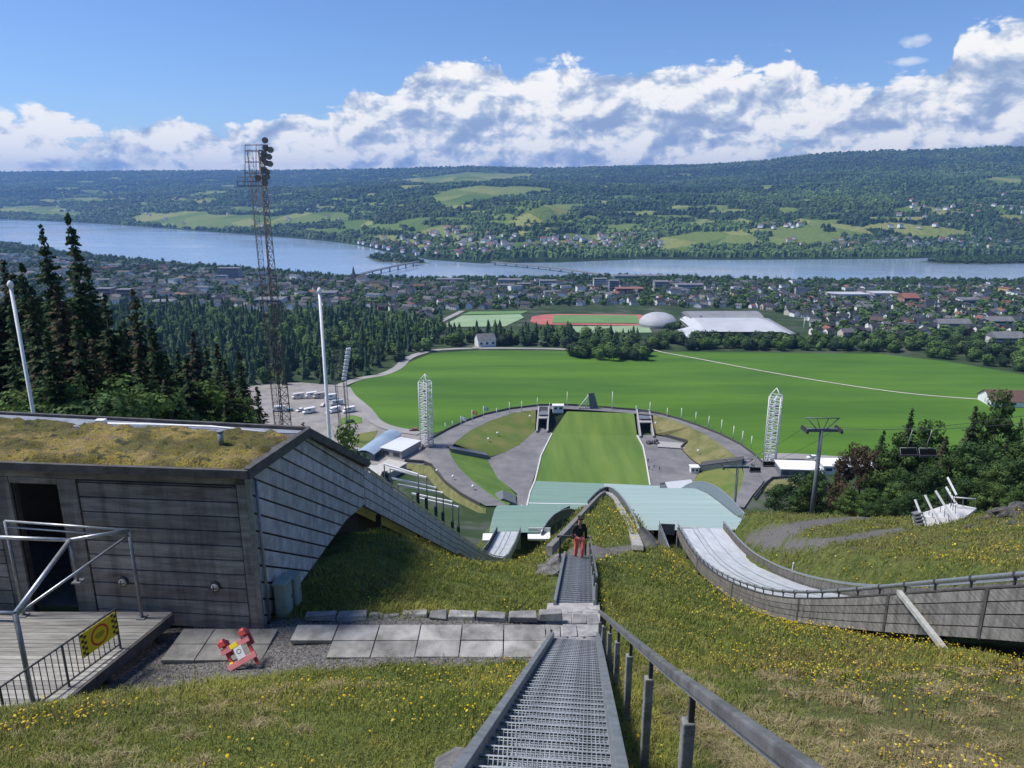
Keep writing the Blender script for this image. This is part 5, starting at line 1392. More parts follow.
# ---- lattice light towers
def lattice(t, name, base, h, w0, w1, n, r, m_, legs=4, rot=.3, horiz=True):
    m = MB(t); base = Vector(base)
    c = lambda i, k: base + Vector((math.cos(rot + 2 * math.pi * i / legs), math.sin(rot + 2 * math.pi * i / legs), 0)) * ((w0 + (w1 - w0) * k / n) * .707) + Vector((0, 0, h * k / n))
    for i in range(legs): m.tube([c(i, 0), c(i, n)], r * 1.4, 6)
    for k in range(n):
        for i in range(legs):
            j = (i + 1) % legs
            a, b = (i, j) if k % 2 else (j, i)
            m.tube([c(a, k), c(b, k + 1)], r * .8, 4, caps=False)
            if horiz: m.tube([c(i, k + 1), c(j, k + 1)], r * .8, 4, caps=False)
    return m.build(name, m_, t)
M_LATW = mat('white_steel', (.62, .63, .64), (.75, .75, .75), 3, .5)
def white_tower(px, yb, yt, lab, w):
    b = at_z(px, yb, R_); top = at_y(px, yt, b.y)
    h = top.z - b.z
    t = thing('light_tower', lab, 'tower', b)
    lattice(t, 'lattice_mast', b, h * .9, w, w, 20, .17, M_LATW)
    m = MB(t)
    for i in range(4):
        a = .3 + math.pi / 2 * i; a2 = a + math.pi / 2
        p = b + Vector((math.cos(a), math.sin(a), 0)) * w * .707 + Vector((0, 0, h * .9))
        m.tube([p, b + Vector((0, 0, h))], .16, 5)
    m.build('pointed_cap', M_LATW, t)
    m = MB(t)
    for k in range(14): m.bar(b + Vector((-.6, 0, h * .9 * k / 14)), b + Vector((.6, 0, h * .9 * (k + 1) / 14)), .9, .12)
    m.build('inner_stair', M_LATW, t)
    m = MB(t); m.box(b + Vector((0, 0, .4)), (w * 1.2, w * 1.2, .8), .3); m.build('footing', M_CONC, t)
    for k in range(5):
        m = MB(t); m.box(b + Vector((.3 * (k % 2) - .2, -w * .45, h * (.3 + .12 * k))), (1.1, .4, 1.0)); m.build('lamp_panel', M_GALVD, t)
white_tower(427, 446, 374, 'white lattice tower with pointed top on the left rim of the stadium', 4.2)
white_tower(769.5, 462, 388, 'white lattice tower with pointed top on the right rim of the stadium', 4.6)
# tall red-brown floodlight mast with lamps in front of the lake
def floodlight_mast():
    Y = 95.0
    b = at_y(285, 440, Y); gz = hz(b.x, Y, False); b.z = gz
    top = at_y(265.5, 139, Y); h = top.z - gz
    M_ = mat('rusty_steel', (.075, .06, .058), (.13, .10, .095), 2, .6, metal=.2)
    t = thing('floodlight_mast', 'very tall brown lattice floodlight mast rising in front of the lake', 'mast', b)
    dx = (top.x - b.x)
    def col(x0, x1, z0, z1, w0, w1, n, r, name):
        m = MB(t)
        c = lambda i, k: Vector((x0 + (x1 - x0) * k / n, Y, z0 + (z1 - z0) * k / n)) + Vector((math.cos(.5 + 2.094 * i), math.sin(.5 + 2.094 * i), 0)) * (w0 + (w1 - w0) * k / n) * .58
        for i in range(3): m.tube([c(i, 0), c(i, n)], r, 5)
        for k in range(n):
            for i in range(3): m.tube([c(i, k), c((i + 1) % 3, k + 1)], r * .6, 4, caps=False); m.tube([c(i, k + 1), c((i + 1) % 3, k + 1)], r * .55, 4, caps=False)
        m.build(name, M_, t)
    X = lambda px, py: at_y(px, py, Y).x
    Z = lambda py: at_y(262, py, Y).z
    col(X(287, 440), X(260, 150), gz, Z(150), 1.7, .55, 44, .07, 'main_mast')
    col(X(279, 440), X(249, 150), gz, Z(150), .75, .7, 52, .035, 'ladder_mast')
    pz = Z(186)
    m = MB(t); xc = X(251, 186); m.box((xc, Y, pz), (2.6, 2.0, .12)); m.build('platform', M_, t)
    m = MB(t)
    for s_ in (-1, 1):
        for zz in (.55, 1.1): m.tube([(xc - 1.3, Y + s_, pz + zz), (xc + 1.3, Y + s_, pz + zz)], .03, 4); m.tube([(xc + s_ * 1.3, Y - 1, pz + zz), (xc + s_ * 1.3, Y + 1, pz + zz)], .03, 4)
        for x in (-1.3, 0, 1.3): m.tube([(xc + x, Y + s_, pz), (xc + x, Y + s_, pz + 1.1)], .03, 4)
    m.build('platform_railing', M_, t)
    m = MB(t)
    for py in (145, 151, 162, 173): m.tube([(X(245, py), Y, Z(py)), (X(268, py), Y, Z(py))], .06, 5)
    for px in (245, 256): m.tube([(X(px, 186), Y, Z(186)), (X(px, 145), Y, Z(145))], .05, 5)
    m.build('top_frame', M_, t)
    for i, (px, py) in enumerate(((265,139.5),(265.5,147),(270.5,149),(264,153),(269,156),(263,158),(266,162),(270,163),(264,168.5),(267,171),(265,177),(258,177),(267,176),(265,182))):
        p = at_y(px, py, Y - .4)
        m = MB(t); d = Vector((.25, -.85, -.35)).normalized()
        m.tube([p - d * .25, p + d * .1, p + d * .30], .20, 10, .40)
        l = m.build('floodlight', M_DARKSTEEL, t)
        m = MB(t); m.tube([p + d * .31, p + d * .33], .36, 10); m.build('lens', M_GALVD, l)
floodlight_mast()
def second_mast():
    b = at_z(343, 442, PLAIN); Y = b.y
    t = thing('floodlight_mast', 'grey floodlight mast with a slanting lamp rack above the parked campers', 'mast', b)
    Zt = at_y(345, 378, Y).z
    X = lambda px: at_y(px, 400, Y).x
    M_ = M_GALVD
    for px0, px1, n in ((347, 345.5, 26), (339, 336.5, 26)):
        m = MB(t)
        a0, a1 = Vector((X(px0), Y, b.z)), Vector((X(px1), Y, Zt))
        w = .9 if px0 > 343 else .6
        for i in range(3):
            o = Vector((math.cos(2.094 * i), math.sin(2.094 * i), 0)) * w
            m.tube([a0 + o, a1 + o], .13 if px0 > 343 else .09, 5)
            for k in range(n):
                o2 = Vector((math.cos(2.094 * (i + 1)), math.sin(2.094 * (i + 1)), 0)) * w
                m.tube([a0.lerp(a1, k / n) + o, a0.lerp(a1, (k + 1) / n) + o2], .06, 4, caps=False)
        m.build('mast', M_DARKSTEEL, t)
    z0, z1 = Zt, at_y(345, 351, Y).z
    m = MB(t)
    for k in range(7):
        z = z0 + (z1 - z0) * k / 6
        m.tube([(X(335), Y, z), (X(347), Y, z)], .09, 5); m.tube([(X(335), Y + 2, z), (X(347), Y + 2, z)], .09, 5)
    for px in (335, 339, 343, 347): m.tube([(X(px), Y, z0), (X(px), Y, z1)], .09, 5)
    m.build('rack', M_DARKSTEEL, t)
    for k in range(9):
        p = Vector((X(346 + .75 * k), Y - 1, z0 + (z1 + 1 - z0) * k / 8))
        m = MB(t); m.box(p, (2.0, 1.0, 1.1), .4); m.build('floodlight', M_LATW, t)
second_mast()

# ---- large flagpoles behind the shed
def tall_pole(px_t, py_t, Y, lab, r0, r1):
    top = at_y(px_t, py_t, Y); x = top.x
    g = hz(x, Y, False)
    t = thing('flagpole', lab, 'flagpole', (x, Y, g))
    m = MB(t); m.tube([(x, Y, g - .3), (x, Y, (g + top.z) / 2), (x, Y, top.z)], r0, 12, r1); m.build('pole', M_WHITE, t)
    m = MB(t); m.lathe((x, Y, top.z), [(.02, .25), (.09, .18), (.125, .08), (.125, 0), (.07, -.08)], 12); m.build('finial', M_WHITE, t)
tall_pole(10.5, 286, 32, 'white flagpole without a flag behind the turf roof, in front of the dark spruces', .09, .07)
tall_pole(319.5, 292, 38, 'white flagpole without a flag behind the shed gable, left of the lamp rack', .12, .08)

# ---- flagpoles on the stadium rim
FP = [(445.3,430,423,0),(452.4,426.6,421,0),(461,425.5,416,1),(472.2,422,410,2),(483.6,418,406,3),(496.5,414.8,408,0),(509.4,412.6,402,0),(521.6,411.5,401,0),(537.3,407,397.6,0),
      (549.6,407,403,0),(567,407,391.7,0),(612,409.5,391.7,0),(636,411,405.7,0),(649.7,412.5,402,0),(667,417,408,0),(681,420,408,0),(695.4,423.5,412,0),(708.4,427.5,416,0),(721,433,419.7,0),(733,439,426,0),(742,444,431,0),(751,448,436,0)]
def rim_poles():
    for i, (x, yb, yt, fl) in enumerate(FP):
        b = at_z(x, yb, R_); z = at_y(x, yt, b.y).z
        lab = {1: 'white flagpole flying a white flag on the left rim of the stadium', 2: 'white flagpole flying a red and yellow flag on the left rim of the stadium', 3: 'white flagpole flying a white and green flag on the left rim of the stadium'}.get(fl)
        if not lab: lab = 'bare white flagpole standing on the %s rim of the stadium' % ('left' if x < 560 else 'right')
        t = thing('flagpole', lab, 'flagpole', b, 0, 'flagpoles round the rim of the stadium')
        m = MB(t); m.tube([b, Vector((b.x, b.y, z))], .22, 6, .16); m.build('pole', M_WHITE, t)
        if fl:
            m_ = (None, M_WHITE, mat('flag_red', (.55, .12, .06), (.6, .45, .08), .6, contrast=(.45, .55)), mat('flag_green', (.65, .7, .68), (.2, .45, .3), .5, contrast=(.45, .55)))[fl]
            m = MB(t); n = 6
            A = [Vector((b.x + .15 + k * .5, b.y + .25 * math.sin(k * 1.6), z - .3 - .12 * k)) for k in range(n)]
            m.strip([p - Vector((0, 0, 1.9)) for p in A], A); m.strip([p - Vector((0, -.04, 1.9)) for p in A][::-1], [p + Vector((0, .04, 0)) for p in A][::-1]); m.build('flag', m_, t)
rim_poles()
# ---- small round signs / lamps on short posts in the grass banks
for x, y, z, lab in ((497.5,434,-118,'left upper'),(488.5,440,-118,'left upper'),(530,417,-116,'left upper'),(453,478,R_,'ring road'),(473,488,R_,'ring road'),(655.5,424,-117,'right'),(698,452,-119,'right'),(437,472,R_,'ring road')):
    b = at_z(x, y + 2, z)
    t = thing('bank_lamp', 'small white globe lamp on a short post in the stadium grass and paths', 'lamp', b, 0, 'globe lamps of the stadium')
    m = MB(t); m.tube([b - Vector((0, 0, 1)), b + Vector((0, 0, 1.2))], .08, 6); m.build('post', M_GALVD, t)
    m = MB(t); m.lathe(b + Vector((0, 0, 1.6)), [(.02, .62), (.4, .45), (.6, 0), (.4, -.4), (.02, -.5)], 8); m.build('globe', M_WHITE, t)

# ---- structures of the arena
def gable_house(name, lab, cat, c, L, W, h, rh, rz, mw, mr, win=0, eave=.3, doors=()):
    t = thing(name, lab, cat, c, rz)
    m = MB(); m.prism([(-L / 2, -W / 2, -1), (-L / 2, W / 2, -1), (-L / 2, W / 2, h), (-L / 2, 0, h + rh), (-L / 2, -W / 2, h)][::-1], (L, 0, 0)); m.build('walls', mw, t)
    for s in (-1, 1):
        m = MB(); e = W / 2 + eave; dz = rh * eave / (W / 2)
        q = [(-L / 2 - eave, s * e, h - dz + .02), (L / 2 + eave, s * e, h - dz + .02), (L / 2 + eave, 0, h + rh + .02), (-L / 2 - eave, 0, h + rh + .02)]
        m.prism(q if s < 0 else q[::-1], (0, 0, .16)); m.build('roof', mr if not isinstance(mr, tuple) else mr[(s + 1) // 2], t)
    for k in range(win):
        x = -L / 2 + L * (k + .5) / win
        m = MB(); m.box((x, -W / 2 - .02, h * .55), (L / win * .5, .06, h * .45)); f = m.build('window', M_WHITE, t)
        m = MB(); m.box((x, -W / 2 - .06, h * .55), (L / win * .42, .03, h * .36)); m.build('pane', M_PANE, f)
    return t
M_PANE = mat('window_glass', (.03, .04, .05), (.06, .08, .1), 2, .15)
M_ROOFW = mat('white_sheet_roof', (.55, .57, .59), (.66, .67, .69), 2, .5)
M_ROOFG = mat('grey_sheet_roof', (.10, .11, .12), (.16, .17, .18), 2, .6)
c = at_z(679, 496, F_)
gable_house('service_house', 'small house with one pale and one dark roof slope beside the matting', 'house', c + Vector((0, 3, 0)), 11, 10, 2.6, 2.6, .25, M_DARKP, (M_ROOFW, M_ROOFG), 3)
h = bpy.context.scene.objects[-1]
# left hut by the small landing
c = at_z(503, 512, F_)
gable_house('gabled_hut', 'small grey gabled hut beside the top of the green matting on the left', 'hut', c + Vector((0, 2, 0)), 7, 9, 4.2, 2.2, math.pi / 2 + .05, M_CONC, M_ROOFG, 0, .5)
def block(name, lab, cat, c, size, rz, mw, mr, extra=None):
    t = thing(name, lab, cat, c, rz)
    m = MB(); m.box((0, 0, size[2] / 2 - .5), (size[0], size[1], size[2] + 1)); m.build('walls', mw, t)
    m = MB(); m.box((0, 0, size[2] + .12), (size[0] + .7, size[1] + .7, .24)); m.build('roof', mr, t)
    n = max(2, int(size[0] / 4))
    for k in range(n):
        m = MB(); m.box((-size[0] / 2 + size[0] * (k + .5) / n, -size[1] / 2 - .02, size[2] * .55), (size[0] / n * .6, .06, size[2] * .4)); m.build('window', M_PANE, t)
    return t
block('ticket_building', 'low flat-roofed white building right of the white tower beside the road', 'building', at_z(797, 473, R_), (16, 10, 3.4), -.08, M_DARKP, M_WHITE)
block('ticket_building', 'long pale flat-roofed building partly hidden by the bushes right of the lift pylon', 'building', at_z(846, 470, R_), (22, 9, 3.2), -.05, M_WHITE, M_WHITE)
block('kiosk', 'white box kiosk on the far rim left of the scoreboard', 'kiosk', at_z(558, 410.5, R_), (5.5, 3, 3), 0, M_WHITE, M_WHITE)
block('ground_storage', 'pale box shed left of the gabled hut', 'shed', at_z(486, 513, F_), (6, 4, 2), .05, M_WHITE, M_ROOFW)
block('ground_storage', 'pale box shed right of the gabled hut', 'shed', at_z(516, 512, F_), (4.5, 3, 1.8), .05, M_WHITE, M_ROOFW)
# buildings left of the ring: curved blue-roofed hall, flat white-roofed hall, tent roof
def curved_hall():
    A = at_z(366, 461, -116); B = at_z(393, 441, -116)
    d = (B - A); d.z = 0; L = d.length; rz = math.atan2(d.y, d.x)
    t = thing('curved_roof_hall', 'hall with a long curved blue-grey metal roof left of the stadium', 'hall', A.lerp(B, .5), rz)
    W = 9.0
    m = MB(); m.box((0, 0, 1.6), (L, W - 1, 4.4)); m.build('walls', M_DARKP, t)
    m = MB(); n = 10
    pr = [(-W / 2 + W * k / n, 3.9 + 1.5 * math.sin(math.pi * k / n)) for k in range(n + 1)]
    m.smooth = False
    m.prism([(-L / 2 - 1, y, z) for y, z in pr] + [(-L / 2 - 1, y, z - .25) for y, z in pr[::-1]], (L + 2, 0, 0)); m.build('roof', mat('blue_grey_roof', (.25, .33, .42), (.33, .41, .50), 1, .4), t)
    for k in range(5):
        m = MB(); m.box((-L / 2 + L * (k + .5) / 5, -W / 2 + .47, 2), (L / 5 * .7, .08, 2)); m.build('window', M_PANE, t)
curved_hall()
block('service_building', 'flat white-roofed service building between the curved hall and the left tower', 'building', at_z(399, 458, -116) + Vector((0, 6, 0)), (11, 15, 4.2), -.45, M_CONC, M_ROOFW)
block('service_building', 'lower grey building with a dark recess in front of the white-roofed one', 'building', at_z(388, 478, -116) + Vector((0, 4, 0)), (9, 12, 3.6), -.45, mat('tan_wall', (.33, .31, .28), (.42, .40, .36), 1), mat('beige_roof', (.40, .38, .35), (.48, .46, .42), 1))
def tent():
    c = at_z(368, 480, -114)
    t = thing('tent_pavilion', 'cream canvas pavilion roof just above the plank wall of the small jump', 'pavilion', c)
    m = MB(t); q = [c + Vector(v) for v in ((-6, -5, 4), (6, -5, 4), (6, 5, 4), (-6, 5, 4))]; a = c + Vector((0, 0, 6.5))
    for i in range(4): m.add([q[i], q[(i + 1) % 4], a], [(0, 1, 2)])
    m.build('canvas_roof', mat('cream_canvas', (.60, .57, .50), (.68, .65, .58), 2), t)
    for p in q: m = MB(t); m.tube([p - Vector((0, 0, 6)), p], .12, 6); m.build('pole', M_GALVD, t)
    m = MB(t); m.box(c + Vector((0, 2, 1.4)), (9, 5, 4)); m.build('counter_hut', M_DARKP, t)
tent()
# dark ramps / shelters
def shelter(lab, p0, p1, z0, z1, w, h, m_):
    a, b = at_z(*p0, z0), at_z(*p1, z1)
    t = thing('covered_ramp', lab, 'ramp', a.lerp(b, .5))
    m = MB(t); d = (b - a); n = Vector((-d.y, d.x, 0)).normalized() * w
    up = Vector((0, 0, h))
    m.hexa([a + up, b + up, b + n + up, a + n + up, a + up * 1.12, b + up * 1.12, b + n + up * 1.12, a + n + up * 1.12]); m.build('roof', m_, t)
    m = MB(t); m.bar(a + up * .45, b + up * .45, .25, h * .95); m.build('side_wall', M_DARKP, t)
    m = MB(t); m.bar(a + n + up * .45, b + n + up * .45, .25, h * .95); m.build('side_wall', M_TRIM, t)
    m = MB(t); m.bar(a + up * 1.2, b + up * 1.2, .15, .15); m.build('edge_rail', M_GALVD, t)
shelter('dark covered ramp cutting through the left grass bank down to the plaza', (451, 452), (489, 459), R_, F_, 5.0, 1.4, M_ROOFG)
shelter('long dark shelter roof beside the lift pylon on the right bank', (699, 471), (742, 465.5), F_ + .5, R_, 5.5, 2.2, mat('brown_roof', (.055, .05, .05), (.09, .082, .08), 1))
block('starter_hut', 'small white hut at the left end of the dark shelter on the right plaza', 'hut', at_z(694, 472, F_), (3.4, 3, 2.6), 0, M_WHITE, M_WHITE)
def scoreboard():
    c = at_z(589, 409, R_)
    t = thing('scoreboard', 'grey slanted scoreboard on struts at the far end of the outrun lawn', 'scoreboard', c)
    m = MB(t); m.prism([c + Vector((.5, 0, 0)), c + Vector((5.2, 1.5, 0)), c + Vector((2.6, 1.5, 8.6)), c + Vector((-.6, 0, 8.6))], (0, .5, 0)); m.build('board', M_DARKP, t)
    for a, b in (((-6, 0, 0), (-.6, .3, 7.4)), ((-2, 0, 0), (-.6, .3, 8)), ((-6, .2, .4), (.3, .2, .6)), ((-3.5, .2, 3.6), (0, .3, 3.8))):
        m = MB(t); m.tube([c + Vector(a), c + Vector(b)], .2, 6); m.build('strut', M_LATW, t)
scoreboard()
m = MB(at_z(676, 440, F_)); P_ = [at_z(x, y, F_) for x, y in ((665, 437), (687, 443), (681, 449))]
for a, b in zip(P_, P_[1:]): m.bar(a + Vector((0, 0, .8)), b + Vector((0, 0, .8)), .5, 1.6)
tag(m.build('retaining_wall', M_TRIM), 'low angled dark wall at the edge of the right grass bank', 'wall')
block('stage', 'low pale concrete stage against the right grass bank', 'stage', at_z(671, 446, F_) + Vector((0, 0, -.6)), (12, 7, 1.0), -.2, M_CONC, M_CONC)
def tarp_pile():
    c = at_z(653, 443, F_); m = MB(c); m.smooth = True
    for k in range(7):
        a = rng.uniform(0, 6.3); r = rng.uniform(.5, 2.6); p = c + Vector((r * math.cos(a) * 1.5, r * math.sin(a), 0))
        m.lathe(p, [(1.3, 0), (1.2, .6), (.7, 1.2), (.05, 1.4)], 7)
    tag(m.build('equipment_pile', M_BLACK), 'dark pile of covered equipment beside the right tunnel entrance', 'pile')
tarp_pile()
# row of frames with white booms beside the small jump (they stand on the slope below)
def flag_frames():
    for i, (x, yt, yb, xl, yl, lab) in enumerate(((418,474.5,504,384,464,'first pair'),(426.5,477.5,512,390,468.5,'first pair'),(436,488,519,392,478,'second pair'),(443,493,525,398,484.5,'second pair'),(452.5,502,535,412,493.5,'third pair'),(458.5,507,540,418,498,'third pair'))):
        Y = 172.0
        top = at_y(x, yt, Y); g = hz(top.x, Y, False)
        left = at_y(xl, yl, Y + 6)
        t = thing('boom_post', ['upper post of the %s of dark posts carrying long white booms', 'lower post of the %s of dark posts carrying long white booms'][i % 2] % lab, 'post', (top.x, Y, g), 0, 'posts with white booms left of the stadium')
        m = MB(t); m.tube([(top.x, Y, g), top], .16, 6); m.build('post', M_DARKSTEEL, t)
        pb = at_y(x, yb, Y); ph = at_y(x, (yt + yb) / 2 + 3, Y)
        m = MB(t); m.box((pb + ph) / 2, (.75, .75, ph.z - pb.z)); m.build('pad', M_BLACK, t)
        m = MB(t); m.bar(top, left, .4, .4); m.build('boom', M_LATW, t)
        m = MB(t); gl = hz(left.x, left.y, False); m.tube([(left.x, left.y, gl), left], .14, 6); m.build('prop', M_DARKSTEEL, t)
flag_frames()
# ---- chairlift
def lift():
    X0 = 49.0
    def pylon(px, pt, Y, lab, arm):
        top = at_y(px, pt, Y); g = hz(top.x, Y, False)
        t = thing('lift_pylon', lab, 'pylon', (top.x, Y, g))
        M_ = M_PYL
        m = MB(t); m.tube([(top.x, Y, g - 1), (top.x, Y, top.z - 2)], .42, 12, .28); m.build('column', M_, t)
        m = MB(t); m.bar((top.x - arm, Y, top.z - 2), (top.x + arm, Y, top.z - 2), .5, .5); m.build('crossarm', M_, t)
        m = MB(t)
        for s in (-1, 1): m.tube([(top.x + s * .6, Y, top.z - 2), (top.x + s * arm * .95, Y, top.z)], .08, 6)
        for s in (-1, 1): m.tube([(top.x + s * .2, Y, top.z - 2), (top.x + s * arm * .35, Y, top.z)], .07, 6)
        m.tube([(top.x - arm, Y, top.z), (top.x + arm, Y, top.z)], .09, 6); m.build('maintenance_frame', M_, t)
        for s in (-1, 1):
            m = MB(t); m.box((top.x + s * arm, Y, top.z - 2), (.35, 2.6, .4))
            w = m.build('sheave_assembly', M_DARKSTEEL, t)
            for k in range(4):
                m = MB(t); m.tube([(top.x + s * arm - .1, Y - 1 + .66 * k, top.z - 1.75), (top.x + s * arm + .1, Y - 1 + .66 * k, top.z - 1.75)], .26, 10); m.build('sheave', M_BLACK, w)
        return top
    a = pylon(823, 418, 110, 'grey chairlift pylon with a braced crossarm in front of the green field', 2.7)
    b = pylon(738.5, 459, 160, 'chairlift pylon beside the large landing slope, lower down', 3.6)
    for s in (-1, 1):
        pts = []
        for q in (Vector((a.x + 2, 58, -17.5)), a + Vector((s * 2.7, 0, -1.5)), b + Vector((s * 3.6, 0, -1.5)), Vector((at_z(760, 476, R_).x + s * 2, 262, R_ + 4))):
            pts.append(q + (Vector((s * 2.7, 0, 0)) if q.y < 60 else Vector()))
        full = []
        for p, q in zip(pts, pts[1:]):
            for k in range(10):
                f = k / 10; r = p.lerp(q, f); r.z -= 4 * f * (1 - f) * (q - p).length * .022; full.append(r)
        full.append(pts[-1])
        m = MB(full[10]); m.tube(full, .028, 5); tag(m.build('lift_cable', M_DARKSTEEL), 'thin steel chairlift cable, %s of the two strands' % ('left' if s < 0 else 'right'), 'cable')
        spots = {-1: ((134, 'empty dark lift chair hanging left of the near lift pylon, lower of two'), (126, 'empty dark lift chair hanging left of the near lift pylon, upper of two')), 1: ((91, 'lift chair hanging in front of the dark trees right of the pylon'), (87, 'second lift chair hanging in front of the dark trees right of the pylon'))}[s]
        ys_ = [p.y for p in full]
        for Yc, lab in spots:
            o = np.argsort(ys_); f = lambda k: float(np.interp(Yc, np.array(ys_)[o], np.array([p[k] for p in full])[o]))
            c = Vector((f(0), Yc, f(2)))
            t = thing('lift_chair', lab, 'lift chair', c - Vector((0, 0, 3.6)), 0, 'chairs of the chairlift')
            m = MB(t); m.tube([c, c - Vector((.1, .0, 1.0)), c - Vector((.35, .1, 1.6)), c - Vector((.35, .1, 2.6))], .05, 6); m.build('hanger', M_GALVD, t)
            m = MB(t); m.box(c - Vector((.0, .0, 3.5)), (2.2, .5, .08)); m.build('seat', M_BLACK, t)
            m = MB(t); m.box(c - Vector((.0, -.28, 3.1)), (2.2, .06, .7)); m.build('backrest', M_BLACK, t)
            m = MB(t); m.tube([c + Vector((-1.1, .3, -2.6)), c + Vector((1.1, .3, -2.6)), c + Vector((1.1, -.2, -3.6)), c + Vector((-1.1, -.2, -3.6)), c + Vector((-1.1, .3, -2.6))], .04, 6); m.build('frame', M_GALVD, t)
M_PYL = mat('pylon_paint', (.11, .135, .15), (.16, .185, .20), 1.5, .5)
lift()
# start ramps with railings on the right shoulder
def start_stairs():
    Y = 62.0; o = at_y(940, 527, Y)
    t = thing('start_platform', 'white sloping start platform with four slanted railings on the right shoulder of the hill', 'platform', o)
    f = lambda x, y, d=0.0: at_y(x, y, Y + d)
    m = MB(t); m.prism([f(917, 533, -.6), f(963, 519, 0), f(977, 508, 2.2), f(951, 503, 2.6), f(933, 509, 1.6), f(913, 516, .6)][::-1], (0, 0, -.3)); m.build('deck', mat('pale_boards', (.50, .50, .49), (.62, .62, .60), 3, .6), t)
    for x0, y0, x1, y1 in ((915, 499.5, 927, 530), (925, 495, 940.5, 526.5), (935.5, 490.5, 955, 522), (946, 487, 957, 505), (947.5, 477.5, 956.5, 495)):
        a, b_ = f(x0, y0, 1.2), f(x1, y1, -.5)
        m = MB(t); m.bar(a, b_, .10, .17); r = m.build('railing', M_WHITE, t)
        for k in range(5):
            q = (k + .5) / 5; p = a.lerp(b_, q)
            m = MB(t); m.tube([p, p + Vector((.10, 0, -1.0 - .35 * (1 - q)))], .028, 5); m.build('baluster', M_DARKSTEEL, r)
    for k in range(6):
        m = MB(t); m.bar(f(913 + .9 * k, 514 + 3.4 * k, .4 - .18 * k), f(921 + .9 * k, 512 + 3.4 * k, .6 - .18 * k), .5, .14); m.build('step', M_GALVD, t)
    for a, b_ in (((951, 497), (976, 499)),): m = MB(t); m.tube([f(*a, 2), f(*b_, 2)], .06, 6); r = m.build('end_railing', M_WHITE, t)
    for x in (951.5, 963, 975.5): m = MB(t); m.tube([f(x, 498, 2), f(x, 507, 2.2)], .04, 6); m.build('baluster', M_GALVD, r)
start_stairs()
M_ROCKD = mat('mossy_rock', (.035, .035, .03), (.13, .125, .11), 2.0, .95, bump=.8, bscale=9)
for i, (px, py, r, Y, lab) in enumerate(((985,523,.5,58,'grey rock beside the end of the white start platform'),(1004,518,.75,58,'large dark rock on the right shoulder of the hill'),(1020,510,.9,60,'broad rock outcrop at the right edge above the ski jump'),(1012,535,.4,52,'small rock below the outcrop at the right edge'),(968,535,.3,55,'small grey rock below the start platform'),
        (995,513,.6,60,'small mossy rock between the larger rocks on the right shoulder'),(1016,524,.55,56,'low rock in front of the outcrop at the right edge'),
        (462,722,.22,5.6,'dark stone in the grass left of the upper staircase'),(446,736,.16,5.3,'small dark stone left of the upper staircase'),(474,708,.17,5.9,'flat dark stone close to the left side of the upper staircase'),
        (553,561,.5,27.5,'grey rock beside the top left of the lower staircase end'),(560,552,.45,29,'light rock by the gravel at the staircase foot'),(548,572,.4,25.6,'dark rock left of the lower staircase'))):
    p = at_y(px, py, Y); p.z = hz(p.x, p.y) + r * .15
    m = MB(p); bm = bmesh.new(); bmesh.ops.create_icosphere(bm, subdivisions=3, radius=1)
    s_ = rng.random() * 50
    for v in bm.verts:
        k = 1 + float(fbm(np.array([v.co.x * 1.3 + s_]), np.array([v.co.y * 1.3 + v.co.z]), 81)[0]) * .9
        v.co = Vector((v.co.x * r * 1.25 * k, v.co.y * r * k, v.co.z * r * .7 * k))
    me = bpy.data.meshes.new('rock'); bm.to_mesh(me); bm.free(); me.materials.append(M_ROCKD if px > 960 else M_ROCK)
    o = bpy.data.objects.new('rock', me); COL.objects.link(o); o.location = p; tag(o, lab, 'rock')
# ---- people far down in the stadium
def tiny_people():
    cols = [(.05, .05, .06), (.5, .5, .52), (.1, .15, .35), (.35, .08, .06)]
    spots = [(649,469.5,F_,'person in dark clothes standing at the kerb of the right plaza, nearest the matting'),(652,470.5,F_,'person in pale clothes beside the dark group on the right plaza'),(654,468,F_,'person in blue clothes in the group on the right plaza'),(659.5,470,F_,'person in dark clothes standing a little apart on the right plaza'),(648,462,F_,'person in dark clothes beside the kerb of the outrun lawn, farthest up'),(420,451,R_,'person in dark clothes at the foot of the left white tower'),(416,449,R_,'person in pale clothes at the foot of the left white tower'),(423,448,R_,'person in red clothes at the foot of the left white tower')]
    for i, (x, y, z, lab) in enumerate(spots):
        b = at_z(x, y, z + .1); t = thing('person', lab, 'person', b)
        m = MB(t); m.lathe(b, [(.02, 1.78), (.10, 1.74), (.12, 1.62), (.07, 1.52), (.10, 1.48), (.24, 1.42), (.22, 1.1), (.18, .95), (.21, .85), (.16, .45), (.12, .1), (.14, 0)], 10)
        for s in (-1, 1): m.tube([b + Vector((s * .24, 0, 1.4)), b + Vector((s * .3, -.05, 1.1)), b + Vector((s * .28, -.1, .82))], .07, 6, .045)
        m.build('body', mat('far_clothes_%d' % (i % 4), cols[i % 4] if 'red' not in lab else cols[3]), t)
tiny_people()
